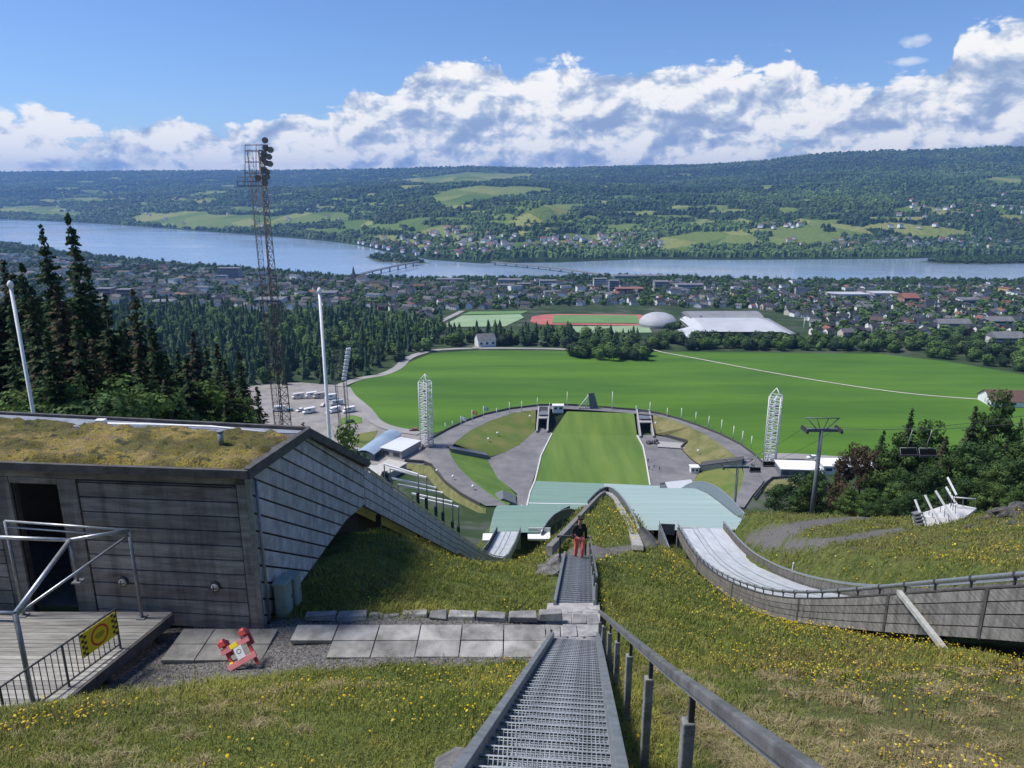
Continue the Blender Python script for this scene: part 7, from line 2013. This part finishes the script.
def house_mesh(key):
    w, r_, big = key
    if key in HM: return HM[key]
    L, W, h, rh = (12, 8.5, 5.6, 2.8) if not big else ((30, 13, 7.5, 2.4), (22, 14, 11, .8))[big - 1]
    v, f, mi = house_geo(L, W, h, rh)
    me = bpy.data.meshes.new('town_house'); me.from_pydata(v, [], [tuple(dict.fromkeys(q)) for q in f])
    for m in hmats(w, r_): me.materials.append(m)
    me.polygons.foreach_set('material_index', mi); me.update(); HM[key] = (me, v, f, mi); return HM[key]
NO_TOWN = [[(425,352),(425,322),(445,310),(530,309),(545,306),(668,306),(690,308),(770,310),(812,322),(818,352)], [(-80,500),(-80,312),(60,306),(180,302),(260,312),(340,306),(400,314),(440,324),(460,350),(380,400)], [(636,306),(640,282),(662,282),(654,306)]]
TOWN = [(-60,252),(60,258),(120,265),(200,270),(290,277),(430,284),(640,283),(830,286),(1090,286),(1090,372),(1000,352),(900,345),(830,340),(780,345),(430,340),(340,322),(260,322),(180,318),(60,322),(-60,330)]
def town():
    n = 6200
    T = nrng.uniform(-.92, .92, n); Y = np.exp(nrng.uniform(math.log(640), math.log(2600), n)); X = T * Y
    Z = height(X, Y, False); px, py, _ = project(X, Y, Z)
    k = inpoly(px, py, TOWN) & (Y < shore_y(T) - 45)
    for q in NO_TOWN: k &= ~inpoly(px, py, q)
    # denser quarters and green gaps
    k &= (fbm(X / 170, Y / 170, 91, 3) + .16 + .25 * (py < 300)) > nrng.uniform(-.25, .25, n)
    idx = np.nonzero(k)[0]; sel = []; cell = {}
    for i in idx:
        c = (int(X[i] // 15), int(Y[i] // 15))
        if c in cell: continue
        cell[c] = 1; sel.append(i)
    sel.sort(key=lambda i: Y[i])
    spots = []
    for i in sel:
        r_ = rng.random(); big = 0
        if Y[i] > 1000 and r_ < .16: big = 1 + (rng.random() < .4)
        w = rng.choices(range(5), (70, 14, 5, 7, 4))[0]; ro = rng.choices(range(4), (68, 22, 4, 6))[0]
        spots.append((X[i], Y[i], Z[i], (w, ro, big), rng.choice((0, .3, 1.2, 1.57, -.5)) + rng.uniform(-.2, .2), rng.uniform(.62, .95)))
    return spots
SPOTS = town()
def build_town():
    for x, y, z, key, a, s in SPOTS[:270]:
        me = house_mesh(key)[0]
        o = bpy.data.objects.new('town_house' if not key[2] else 'town_block', me); COL.objects.link(o)
        o.location = (x, y, z); o.rotation_euler = (0, 0, a); o.scale = (s, s, s)
        kind = ('small %s house', 'long %s town building', 'boxy %s apartment block')[key[2]] % WALLS[key[0]][1]
        tag(o, kind + ' with a %s roof among the trees of the town' % ROOFS[key[1]][1], 'house' if not key[2] else 'building', 'houses of the town by the lake')
    V, F, MI, n = [], [], [], 0
    allm = []; mk = {}
    def slot(m):
        if m.name not in mk: mk[m.name] = len(allm); allm.append(m)
        return mk[m.name]
    for x, y, z, key, a, s in SPOTS[270:]:
        me, v, f, mi = house_mesh(key); ms = hmats(key[0], key[1]); ca, sa = math.cos(a), math.sin(a)
        for q in v: V.append((x + (q[0] * ca - q[1] * sa) * s, y + (q[0] * sa + q[1] * ca) * s, z + q[2] * s))
        for q, k in zip(f, mi): F.append(tuple(dict.fromkeys(j + n for j in q))); MI.append(slot(ms[k]))
        n += len(v)
    me = bpy.data.meshes.new('town_houses'); me.from_pydata(V, [], F)
    for m in allm: me.materials.append(m)
    me.polygons.foreach_set('material_index', MI); me.update()
    o = bpy.data.objects.new('town_houses', me); COL.objects.link(o); tag(o, kind='stuff')
build_town()
# larger landmarks of the town
def landmark(px, py, ptop, wpx, name, lab, mw, mr, flat=True, depth=14, floors=4, rz=0):
    b = at_ground(px, py, 500); h = max(4, at_y(px, ptop, b.y).z - b.z); L = wpx * b.y / 690
    t = thing(name, lab, 'building', b + Vector((0, depth / 2, 0)), rz)
    m = MB(); m.box((0, 0, h / 2 - 1), (L, depth, h + 2)); m.build('walls', mw, t)
    m = MB()
    if flat: m.box((0, 0, h + .3), (L + 1, depth + 1, .6))
    else: m.prism([(-L / 2 - .6, -depth / 2 - .6, h), (-L / 2 - .6, depth / 2 + .6, h), (-L / 2 - .6, 0, h + depth * .3)], (L + 1.2, 0, 0))
    m.build('roof', mr, t)
    for r_ in range(floors):
        m = MB(); m.box((0, -depth / 2 - .05, h * (r_ + .55) / floors), (L * .92, .2, h / floors * .4)); m.build('window_band', M_PANE, t)
WH = mat('pale_render', (.52, .52, .51), (.62, .62, .60), .2); GR = mat('grey_render', (.24, .24, .245), (.32, .32, .32), .2); PK = mat('brick_pink', (.30, .17, .14), (.38, .23, .18), .2)
FR = mat('flat_roof', (.13, .13, .135), (.20, .20, .21), .2); RR = mat('red_roof_tiles', (.22, .09, .065), (.28, .12, .09), .2); OC = mat('ochre_render', (.45, .30, .16), (.52, .36, .20), .2)
for a in ((229,281,268.5,20,'apartment_block','tall grey apartment block near the left lake shore',GR,FR,True,16,7),(222,283,276,8,'apartment_block','narrow white block beside the tall grey apartment block',WH,FR,True,12,4),
          (104,298,289,14,'apartment_block','pink-brown block with pale bands behind the dark spruces, left one',PK,FR,True,14,3),(124,300,290,13,'apartment_block','pink-brown block with pale bands behind the dark spruces, right one',PK,FR,True,14,3),
          (325,298,293,20,'school_building','long low white building in the trees left of the white flagpole',WH,FR,True,22,2),(268,306,300,26,'school_building','wide low white building above the wood left of the tall mast',WH,FR,True,26,2),(160,308,302,20,'school_building','low pale building behind the spruces on the left',WH,FR,True,20,2),
          (524,290,284,13,'town_hall','ochre building near the middle of the town',OC,FR,True,14,4),(548,288,281,16,'commercial_block','white flat block right of the ochre building',WH,FR,True,18,3),(510,285,280,22,'commercial_block','long white flat-roofed block left of the ochre building',WH,FR,True,22,2),
          (600,289,279,12,'apartment_block','tall pale slab block below the second bridge',WH,FR,True,14,6),(614,291,281,9,'apartment_block','narrow grey slab block right of the pale slab',GR,FR,True,14,6),(630,295,289,26,'shopping_hall','long red-brown shopping building left of the white street',RR,RR,True,20,2),
          (662,289,282,14,'commercial_block','grey flat block right of the white street',GR,FR,True,20,3),(690,290,285,24,'commercial_block','long pale flat building in the right half of the town',WH,FR,True,20,2),(850,300,294.5,34,'industrial_hall','long white industrial hall in the right half of the town',WH,M_HALLW,True,24,1),(886,299,293.5,24,'industrial_hall','second white industrial hall, right of the longer one',WH,M_HALLW,True,24,1),
          (911,306,298,14,'school_building','building with a red roof among the houses on the right',PK,RR,False,18,2),(975,305,300,20,'industrial_hall','pale low hall near the right edge of the town',WH,FR,True,22,1),(640,279,276,50,'harbour_hall','long low pale hall on the lake shore beside the bridge ramp',WH,FR,True,26,1),(450,284,279.5,26,'commercial_block','long grey flat building on the shore left of the middle',GR,FR,True,20,2),
          (1000,328,321,26,'row_house','white terraced row of houses at the right edge of the town',WH,ROOFS and FR,False,12,2),(955,330,323.5,30,'row_house','long pale terraced row left of the white row at the right',WH,FR,False,12,2),(1010,345,338,28,'row_house','nearest long pale building at the right edge of the town',WH,FR,False,14,2)):
    landmark(*a)
def church():
    b = at_ground(354, 282, 500); z = at_y(354, 265.5, b.y).z; h = z - b.z
    t = thing('church', 'church with a tall dark spire in front of the lake', 'church', b)
    m = MB(t); m.box(b + Vector((0, 0, h * .22)), (8, 8, h * .44)); m.build('tower', mat('church_stone', (.25, .17, .14), (.33, .24, .2), .3), t)
    m = MB(t); m.lathe(b + Vector((0, 0, h * .44)), [(5.2, 0), (3.2, h * .12), (.1, h * .56)], 8); m.build('spire', mat('spire_slate', (.05, .055, .06)), t)
    m = MB(t); m.prism([b + Vector((2, -7, -1)), b + Vector((2, 7, -1)), b + Vector((2, 7, 8)), b + Vector((2, 0, 15)), b + Vector((2, -7, 8))], (26, 0, 0)); m.build('nave', mat('spire_slate', (.05, .055, .06)), t)
church()
# bridges
def bridge(px, lab, h, w, pier):
    P = [at_z(x, y, LAKE + h) for x, y in px]
    t = thing('bridge', lab, 'bridge', Vector((P[0].x, P[0].y, LAKE)))
    m = MB(t); Q = []
    for a, b in zip(P, P[1:]):
        for k in range(8): Q.append(a.lerp(b, k / 8))
    Q.append(P[-1])
    for a, b in zip(Q, Q[1:]):
        d = (b - a).normalized() * .3; m.bar(a, b + d, w, 2.2)
    m.build('deck', mat('bridge_concrete', (.16, .165, .17), (.23, .235, .24), .1), t)
    for p in Q[1:-1:pier]:
        m = MB(t); m.box((p.x, p.y, (LAKE - 4 + p.z - 1) / 2), (3.2, 3.2, p.z - LAKE + 3)); m.build('pier', GR, t)
    m = MB(t)
    for s in (-1, 1): m.tube([q + Vector((0, s * w / 2, 2)) for q in Q], .25, 4)
    m.build('railing', M_GALVD, t)
bridge([(352,276.5),(375,270.5),(398,265.5),(418,261.5)], 'dark girder bridge across the lake arm right of the church spire', 9, 9, 3)
bridge([(606,275.5),(580,271.5),(550,267.5),(520,264.5),(492,262)], 'long low bridge crossing the river in the middle of the picture', 7, 11, 3)

# ================================================================ trees of the town and far slopes
def town_trees():
    n = 27000
    T = nrng.uniform(-.95, .95, n); Y = np.exp(nrng.uniform(math.log(620), math.log(2700), n)); X = T * Y
    Z = height(X, Y, False); px, py, _ = project(X, Y, Z)
    k = inpoly(px, py, [(-80,236)] + TOWN[:9] + [(1100,276)] + TOWN[9:]) if False else (Y < shore_y(T) - 6) & (py < 352)
    for q in (NO_TOWN[0], NO_TOWN[1]): k &= ~inpoly(px, py, q)
    field = [(440,352),(640,352),(652,350),(900,352),(950,361),(1100,390),(1100,600),(440,600)]
    k &= ~inpoly(px, py, field)
    k &= (fbm(X / 120, Y / 120, 95, 3) + .26 + .3 * (Y > shore_y(T) - 50)) > nrng.uniform(-.3, .3, n)
    cells = {(int(s[0] // 12), int(s[1] // 12)) for s in SPOTS}
    sp = []
    for i in np.nonzero(k)[0]:
        c = (int(X[i] // 12), int(Y[i] // 12))
        if c in cells or (c[0], c[1] + 1) in cells: continue
        j = rng.choices((0, 1, 2, 3, 4), (4, 4, 2, 3, 3))[0]
        sp.append((X[i], Y[i], Z[i] - .3, j, rng.uniform(.55, 1.15) * (1.0 if j < 4 else .62), rng.uniform(.9, 1.35)))
    small = [tuft_tree(340 + i, 9, (3.6, 4.2, 3.2, 3.9)[i], 60, ((.055, .10, .03), GRN, (.04, .072, .028), GRN2)[i], 1.5) for i in range(4)] + [cone_tree(350, 16, 5, 7, 3.0)]
    stuff_trees(sp, 'town_trees_vegetation', small)
    # island, spit and shore groves
    sp = []
    for out, m_ in ((ISLAND, 260), (SPIT, 70)):
        P = [at_z(x, y, LAKE) for x, y in out]; c = sum(P, Vector()) / len(P)
        W_ = [(c.x + (p.x - c.x) * .92, c.y + (p.y - c.y) * .92) for p in P]
        xs = [p[0] for p in W_]; ys = [p[1] for p in W_]
        for _ in range(m_ * 4):
            x, y = rng.uniform(min(xs), max(xs)), rng.uniform(min(ys), max(ys))
            if inpoly(np.array([x]), np.array([y]), W_)[0]: sp.append((x, y, LAKE + 1, rng.randrange(4), rng.uniform(.7, 1.2), 1.3))
    stuff_trees(sp, 'island_vegetation', small)
town_trees()
def hill_forest():
    n = 76000
    T = nrng.uniform(-.86, .86, n)
    yf = np.interp(T, FS_T, FS_Y); yr = np.interp(T, RG_T, RG_Y)
    W = nrng.random(n) ** 1.25
    Y = yf + (yr - yf) * (.004 + 1.0 * W); X = T * Y; Z = hill_height(X, Y)
    px, py, ok = project(X, Y, Z)
    qx = px + fbm(X / 180, Y / 180, 51, 3) * 9; qy = py + fbm(X / 150, Y / 150, 53, 3) * 3.2
    keep = np.ones(n, bool)
    for poly, s in MEADOWS: keep &= ~(inpoly(qx, qy, poly) & (s > .5))
    keep &= (fbm(X / 300, Y / 300, 97, 4) + .30) > nrng.uniform(-.12, .30, n) - .05
    X, Y, Z = X[keep], Y[keep], Z[keep]; k = len(X)
    # each clump: an uneven five-sided hood
    m = 5; a = np.arange(m) * 6.283 / m
    r = nrng.uniform(9, 19, (k, 1)) * (Y / 4500)[:, None] ** .5; h = nrng.uniform(9, 19, k)
    ang = a[None] + nrng.uniform(0, 6.28, (k, 1)); rr = r * nrng.uniform(.6, 1.25, (k, m))
    ring = np.stack([X[:, None] + rr * np.cos(ang), Y[:, None] + rr * np.sin(ang), np.repeat(Z[:, None] - 3, m, 1)], -1)
    r2 = rr * .62; ring2 = np.stack([X[:, None] + r2 * np.cos(ang + .4), Y[:, None] + r2 * np.sin(ang + .4), Z[:, None] + h[:, None] * nrng.uniform(.55, .85, (k, m))], -1)
    top = np.stack([X, Y, Z + h], -1)[:, None]
    V = np.concatenate([ring, ring2, top], 1).reshape(-1, 3); b = (np.arange(k) * (2 * m + 1))[:, None]
    F = []
    for i in range(m):
        j = (i + 1) % m
        F += [np.concatenate([b + i, b + j, b + m + j], 1), np.concatenate([b + i, b + m + j, b + m + i], 1), np.concatenate([b + m + i, b + m + j, b + 2 * m], 1)]
    F = np.concatenate(F)
    tone = nrng.uniform(.6, 1.35, k) * (1 + .8 * np.clip(fbm(X / 500, Y / 500, 99, 3), -.4, .6))
    mixk = np.clip(nrng.normal(.0, .22, k) + .35 + 1.5 * fbm(X / 650, Y / 420, 103, 4), 0, 1)[:, None]  # dark spruce and lighter stands, their broad tones also replacing cloud shadows
    K = (np.array([[.035, .070, .033]]) * (1 - mixk) + np.array([[.11, .17, .05]]) * mixk) * tone[:, None]
    o = mesh_np('far_forest', V, F, vmat('far_forest_leaf', .95, 0), None, np.repeat(K, 2 * m + 1, 0)); tag(o, kind='stuff')
hill_forest()
# villages on the far slope
def village():
    V, F, MI, n = [], [], [], 0
    zones = [((350, 560), (226, 258), 260), ((540, 660), (236, 250), 60), ((770, 1024), (240, 253), 60), ((100, 340), (196, 228), 40), ((760, 800), (226, 230), 12), ((880, 1024), (196, 230), 40), ((0, 120), (190, 214), 24)]
    for (x0, x1), (y0, y1), k in zones:
        for _ in range(k):
            px, py = rng.uniform(x0, x1), rng.uniform(y0, y1)
            if (y0, y1) == (226, 258) and abs(px - 455) / 105 + abs(py - 246) / 16 > 1.1: continue
            r = ray(px, py); Y = np.linspace(2100, 6000, 500); tt = r.x / r.y
            d = r.z / r.y * Y - np.where(Y > np.interp(tt, FS_T, FS_Y), hill_height(tt * Y, Y), LAKE - 5)
            i = int(np.argmax(d < 0))
            if d[i] >= 0 or i == 0: continue
            x, y = tt * Y[i], Y[i]; z = float(hill_height(np.array([x]), np.array([y]))[0])
            v, f, mi = house_geo(13, 9, 6, 3); a = rng.uniform(0, 3.1); ca, sa = math.cos(a), math.sin(a); s = rng.uniform(.9, 1.35)
            for q in v: V.append((x + (q[0] * ca - q[1] * sa) * s, y + (q[0] * sa + q[1] * ca) * s, z + q[2] * s + 4))
            for q, t in zip(f[:8], mi[:8]): F.append(tuple(dict.fromkeys(j + n for j in q))); MI.append(t if t == 0 else (1 if rng.random() < .6 else 2))
            n += len(v)
    me = bpy.data.meshes.new('far_village_houses'); me.from_pydata(V, [], F)
    for m in (mat('house_wall_white', WALLS[0][0]), mat('house_roof_grey', ROOFS[1][0]), mat('house_roof_tile_red', ROOFS[2][0])): me.materials.append(m)
    me.polygons.foreach_set('material_index', MI); me.update()
    tag(mesh_link('far_village_houses', me), kind='stuff')
def mesh_link(name, me):
    o = bpy.data.objects.new(name, me); COL.objects.link(o); return o
village()
# far power pylon line scar and masts are left to the woods; one tall chimney mast on the shore
# ================================================================ grass, dry tufts, flowers on the near slope
def near_points(n, ymin, ymax, tmax=.86):
    T = nrng.uniform(-tmax, tmax, n); Y = np.exp(nrng.uniform(math.log(ymin), math.log(ymax), n)); X = T * (Y + .8)
    u = X - HEAD * Y
    k = np.ones(n, bool)
    k &= ~((np.abs(u + .1) < .62) & (Y < 28.5))                               # stairs and landing
    k &= ~((u > -20) & (u < -7.75) & (Y > 16.0))                              # shed and small jump
    k &= ~((X < -8.2 + (Y - 16) * .25) & (Y > 12.2) & (Y < 16.4))             # deck
    k &= ~((u > 11.3) & (u < 16.7))                                           # large jump
    k &= ~((X > -8.2) & (X < .95) & (Y > 14.5) & (Y < 15.95))
    X, Y = X[k], Y[k]; Z = height(X, Y)
    g = gravel_mask(X, Y, Z); k = (g < .5) | (nrng.random(len(X)) < .05)
    return X[k], Y[k], Z[k]
def blades(name, X, Y, Z, per, hgt, wid, lean, palette, spread):
    """per blades at each point; a blade is a bent pair of triangles"""
    n = len(X); m = n * per
    X, Y, Z = np.repeat(X, per), np.repeat(Y, per), np.repeat(Z, per)
    hgt, wid = np.repeat(hgt, per), np.repeat(wid, per)
    sp = np.repeat(spread, per)
    X = X + nrng.normal(0, 1, m) * sp; Y = Y + nrng.normal(0, 1, m) * sp
    a = nrng.uniform(0, 6.283, m); h = hgt * nrng.uniform(.45, 1.25, m); ln = nrng.uniform(.1, 1, m) * np.repeat(lean, per)
    d = np.stack([np.cos(a), np.sin(a), np.zeros(m)], 1); s = np.stack([-np.sin(a), np.cos(a), np.zeros(m)], 1) * (wid * nrng.uniform(.6, 1.3, m))[:, None]
    B = np.stack([X, Y, Z - .02], 1); up = np.array([0, 0, 1.0])
    M = B + up * (h * .6)[:, None] + d * (h * ln * .35)[:, None]; Tp = B + up * (h * (1 - .35 * ln))[:, None] + d * (h * ln)[:, None]
    V = np.stack([B - s, B + s, M + s * .8, M - s * .8, Tp], 1).reshape(-1, 3)
    b = (np.arange(m) * 5)[:, None]
    F = np.concatenate([np.concatenate([b, b + 1, b + 2], 1), np.concatenate([b, b + 2, b + 3], 1), np.concatenate([b + 3, b + 2, b + 4], 1)])
    K = np.repeat(palette, per, 0) * nrng.uniform(.7, 1.35, (m, 1))
    o = mesh_np(name, V, F, vmat('grass_blades', .8, .3), None, np.repeat(K, 5, 0)); return tag(o, kind='stuff')
def pal(X, Y, dry):
    g1 = np.array([.17, .22, .038]); g2 = np.array([.34, .31, .08]); g3 = np.array([.13, .175, .042]); t1 = np.array([.30, .25, .12]); t2 = np.array([.14, .10, .05])
    f = np.clip(fbm(X * .5, Y * .5, 131, 4) * 1.6 + .5, 0, 1)[:, None]; q = np.clip(fbm(X * 1.4, Y * 1.4, 133, 3) * 2 + .4, 0, 1)[:, None]
    g = g3 * (1 - f) + g2 * f; g = g * (1 - q * .5) + g1 * q * .5
    r = nrng.random((len(X), 1)); t = np.where(r < .55, t1, t2)
    m = (nrng.random((len(X), 1)) < dry[:, None]).astype(float)
    u = X - HEAD * Y
    rust = (np.clip(fbm(X * .9, Y * .9, 137, 4) * 4 + .35, 0, 1) * np.clip((u - 1.5) / 2, 0, 1) * np.clip((19 - Y) / 6, 0, 1) * .75 > nrng.random(len(X)))[:, None]
    c = g * (1 - m) + t * m
    return np.where(rust, np.where(nrng.random((len(X), 1)) < .6, np.array([[.20, .135, .065]]), np.array([[.29, .22, .115]])), c)
def grass():
    X, Y, Z = near_points(135000, 2.2, 78)
    thin = (X - HEAD * Y > 1.2) & (Y < 12) & (nrng.random(len(X)) < .45); X, Y, Z = X[~thin], Y[~thin], Z[~thin]
    dry = np.clip(dry_mask(X, Y) * .62 - .08, 0, .6)
    u = X - HEAD * Y
    tall = np.clip(fbm(X * .35, Y * .35, 141, 3) * 1.6 + .55, .25, 1.2)
    tall = tall * np.where((u < -1) & (Y < 13.6) & (Y > 8), 1.25, 1.0) * np.where((u > 1.2) & (Y < 13), .5, 1.0)
    h = .20 * tall + .0018 * Y
    blades('grass', X, Y, Z, 5, h, np.maximum(.0045, .00062 * Y), np.full(len(X), .9), pal(X, Y, dry), .035 + .0032 * Y)
    # separate bleached tufts of old grass on the right foreground and the left bank
    X, Y, Z = near_points(60000, 2.4, 16)
    u = X - HEAD * Y
    c = fbm(X * .8, Y * 1.1, 151, 3) + .5
    want = np.where((u > 1.3) & (Y < 13), .030 + .035 * (Y < 8), np.where((u < -3.0) & (Y < 11), .020, 0.0)) * np.clip(c * 2 - .45, 0, 1.5)
    k = nrng.random(len(X)) < want
    X, Y = X[k], Y[k]; n0 = len(X); rad = nrng.uniform(.035, .11, n0)
    X = np.repeat(X, 16) + nrng.normal(0, 1.3, 16 * n0) * np.repeat(rad, 16); Y = np.repeat(Y, 16) + nrng.normal(0, .8, 16 * n0) * np.repeat(rad, 16); Z = height(X, Y)
    u = X - HEAD * Y; k = ~((np.abs(u + .1) < .75)); X, Y, Z = X[k], Y[k], Z[k]
    r = nrng.random((len(X), 1)); K = np.array([.38, .32, .18]) * (1 - r) + np.array([.25, .21, .10]) * r
    blades('dry_grass', X, Y, Z, 8, .10 + .002 * Y, np.maximum(.004, .0007 * Y), np.full(len(X), 1.9), K, .02 + .001 * Y)
grass()
def flowers():
    X, Y, Z = near_points(42000, 2.6, 60)
    u = X - HEAD * Y
    f = fbm(X * .5, Y * .5, 161, 4) * 1.5 + .30 + .34 * ((u > 3) & (Y > 11) & (Y < 40)) + -.04 * ((u < -2) & (Y < 13)) - .2 * ((u > 1) & (Y < 9))
    k = f > nrng.uniform(.2, 1.0, len(X))
    X, Y, Z = X[k][:8000], Y[k][:8000], Z[k][:8000]; n = len(X)
    r = np.maximum(.011, .00085 * Y) * nrng.uniform(.45, 1.6, n); h = nrng.uniform(.10, .30, n) + .002 * Y
    C = np.stack([X, Y, Z + h], 1); tl = nrng.normal(0, .35, (n, 2))
    a = np.arange(6) * 6.283 / 6
    ring = np.stack([C[:, None, 0] + r[:, None] * np.cos(a), C[:, None, 1] + r[:, None] * np.sin(a), C[:, None, 2] + r[:, None] * (np.cos(a) * tl[:, :1] + np.sin(a) * tl[:, 1:])], -1)
    V = np.concatenate([C[:, None] + np.array([0, 0, .006]), ring], 1).reshape(-1, 3); b = (np.arange(n) * 7)[:, None]
    F = np.concatenate([np.concatenate([b, b + 1 + i, b + 1 + (i + 1) % 6], 1) for i in range(6)])
    K = np.where(nrng.random((n, 1)) < .8, np.array([[.62, .43, .015]]), np.array([[.70, .58, .10]])) * nrng.uniform(.8, 1.15, (n, 1))
    # stems
    s = .0025 + .0002 * Y
    SV = np.stack([np.stack([X - s, Y, Z], 1), np.stack([X + s, Y, Z], 1), C], 1).reshape(-1, 3)
    V2 = np.concatenate([V, SV]); F2 = np.concatenate([F, np.arange(3 * n).reshape(-1, 3) + len(V)])
    K2 = np.concatenate([np.repeat(K, 7, 0), np.tile([[.06, .10, .02]], (3 * n, 1))])
    tag(mesh_np('wild_flowers_vegetation', V2, F2, vmat('petals', .7, .2), None, K2), kind='stuff')
flowers()
# gravel stones on the terrace path
def pebbles():
    n = 9000
    X = nrng.uniform(-8.5, .7, n); Y = nrng.uniform(13.7, 16.4, n); Z = height(X, Y)
    k = gravel_mask(X, Y, Z) > .5; X, Y, Z = X[k], Y[k], Z[k]; n = len(X)
    r = nrng.uniform(.008, .03, n) ; o8 = np.array([(1,0,0),(-1,0,0),(0,1,0),(0,-1,0),(0,0,1),(0,0,-1)], float)
    V = (np.stack([X, Y, Z], 1)[:, None] + o8[None] * r[:, None, None] * nrng.uniform(.6, 1.3, (n, 6, 1))).reshape(-1, 3)
    f8 = np.array([(0,2,4),(2,1,4),(1,3,4),(3,0,4)]); F = ((np.arange(n) * 6)[:, None, None] + f8[None]).reshape(-1, 3)
    K = np.repeat(nrng.uniform(.06, .30, (n, 1)) * np.array([[1, .97, .93]]), 6, 0)
    tag(mesh_np('loose_gravel', V, F, vmat('pebble_stone', .95), None, K), kind='stuff')
pebbles()
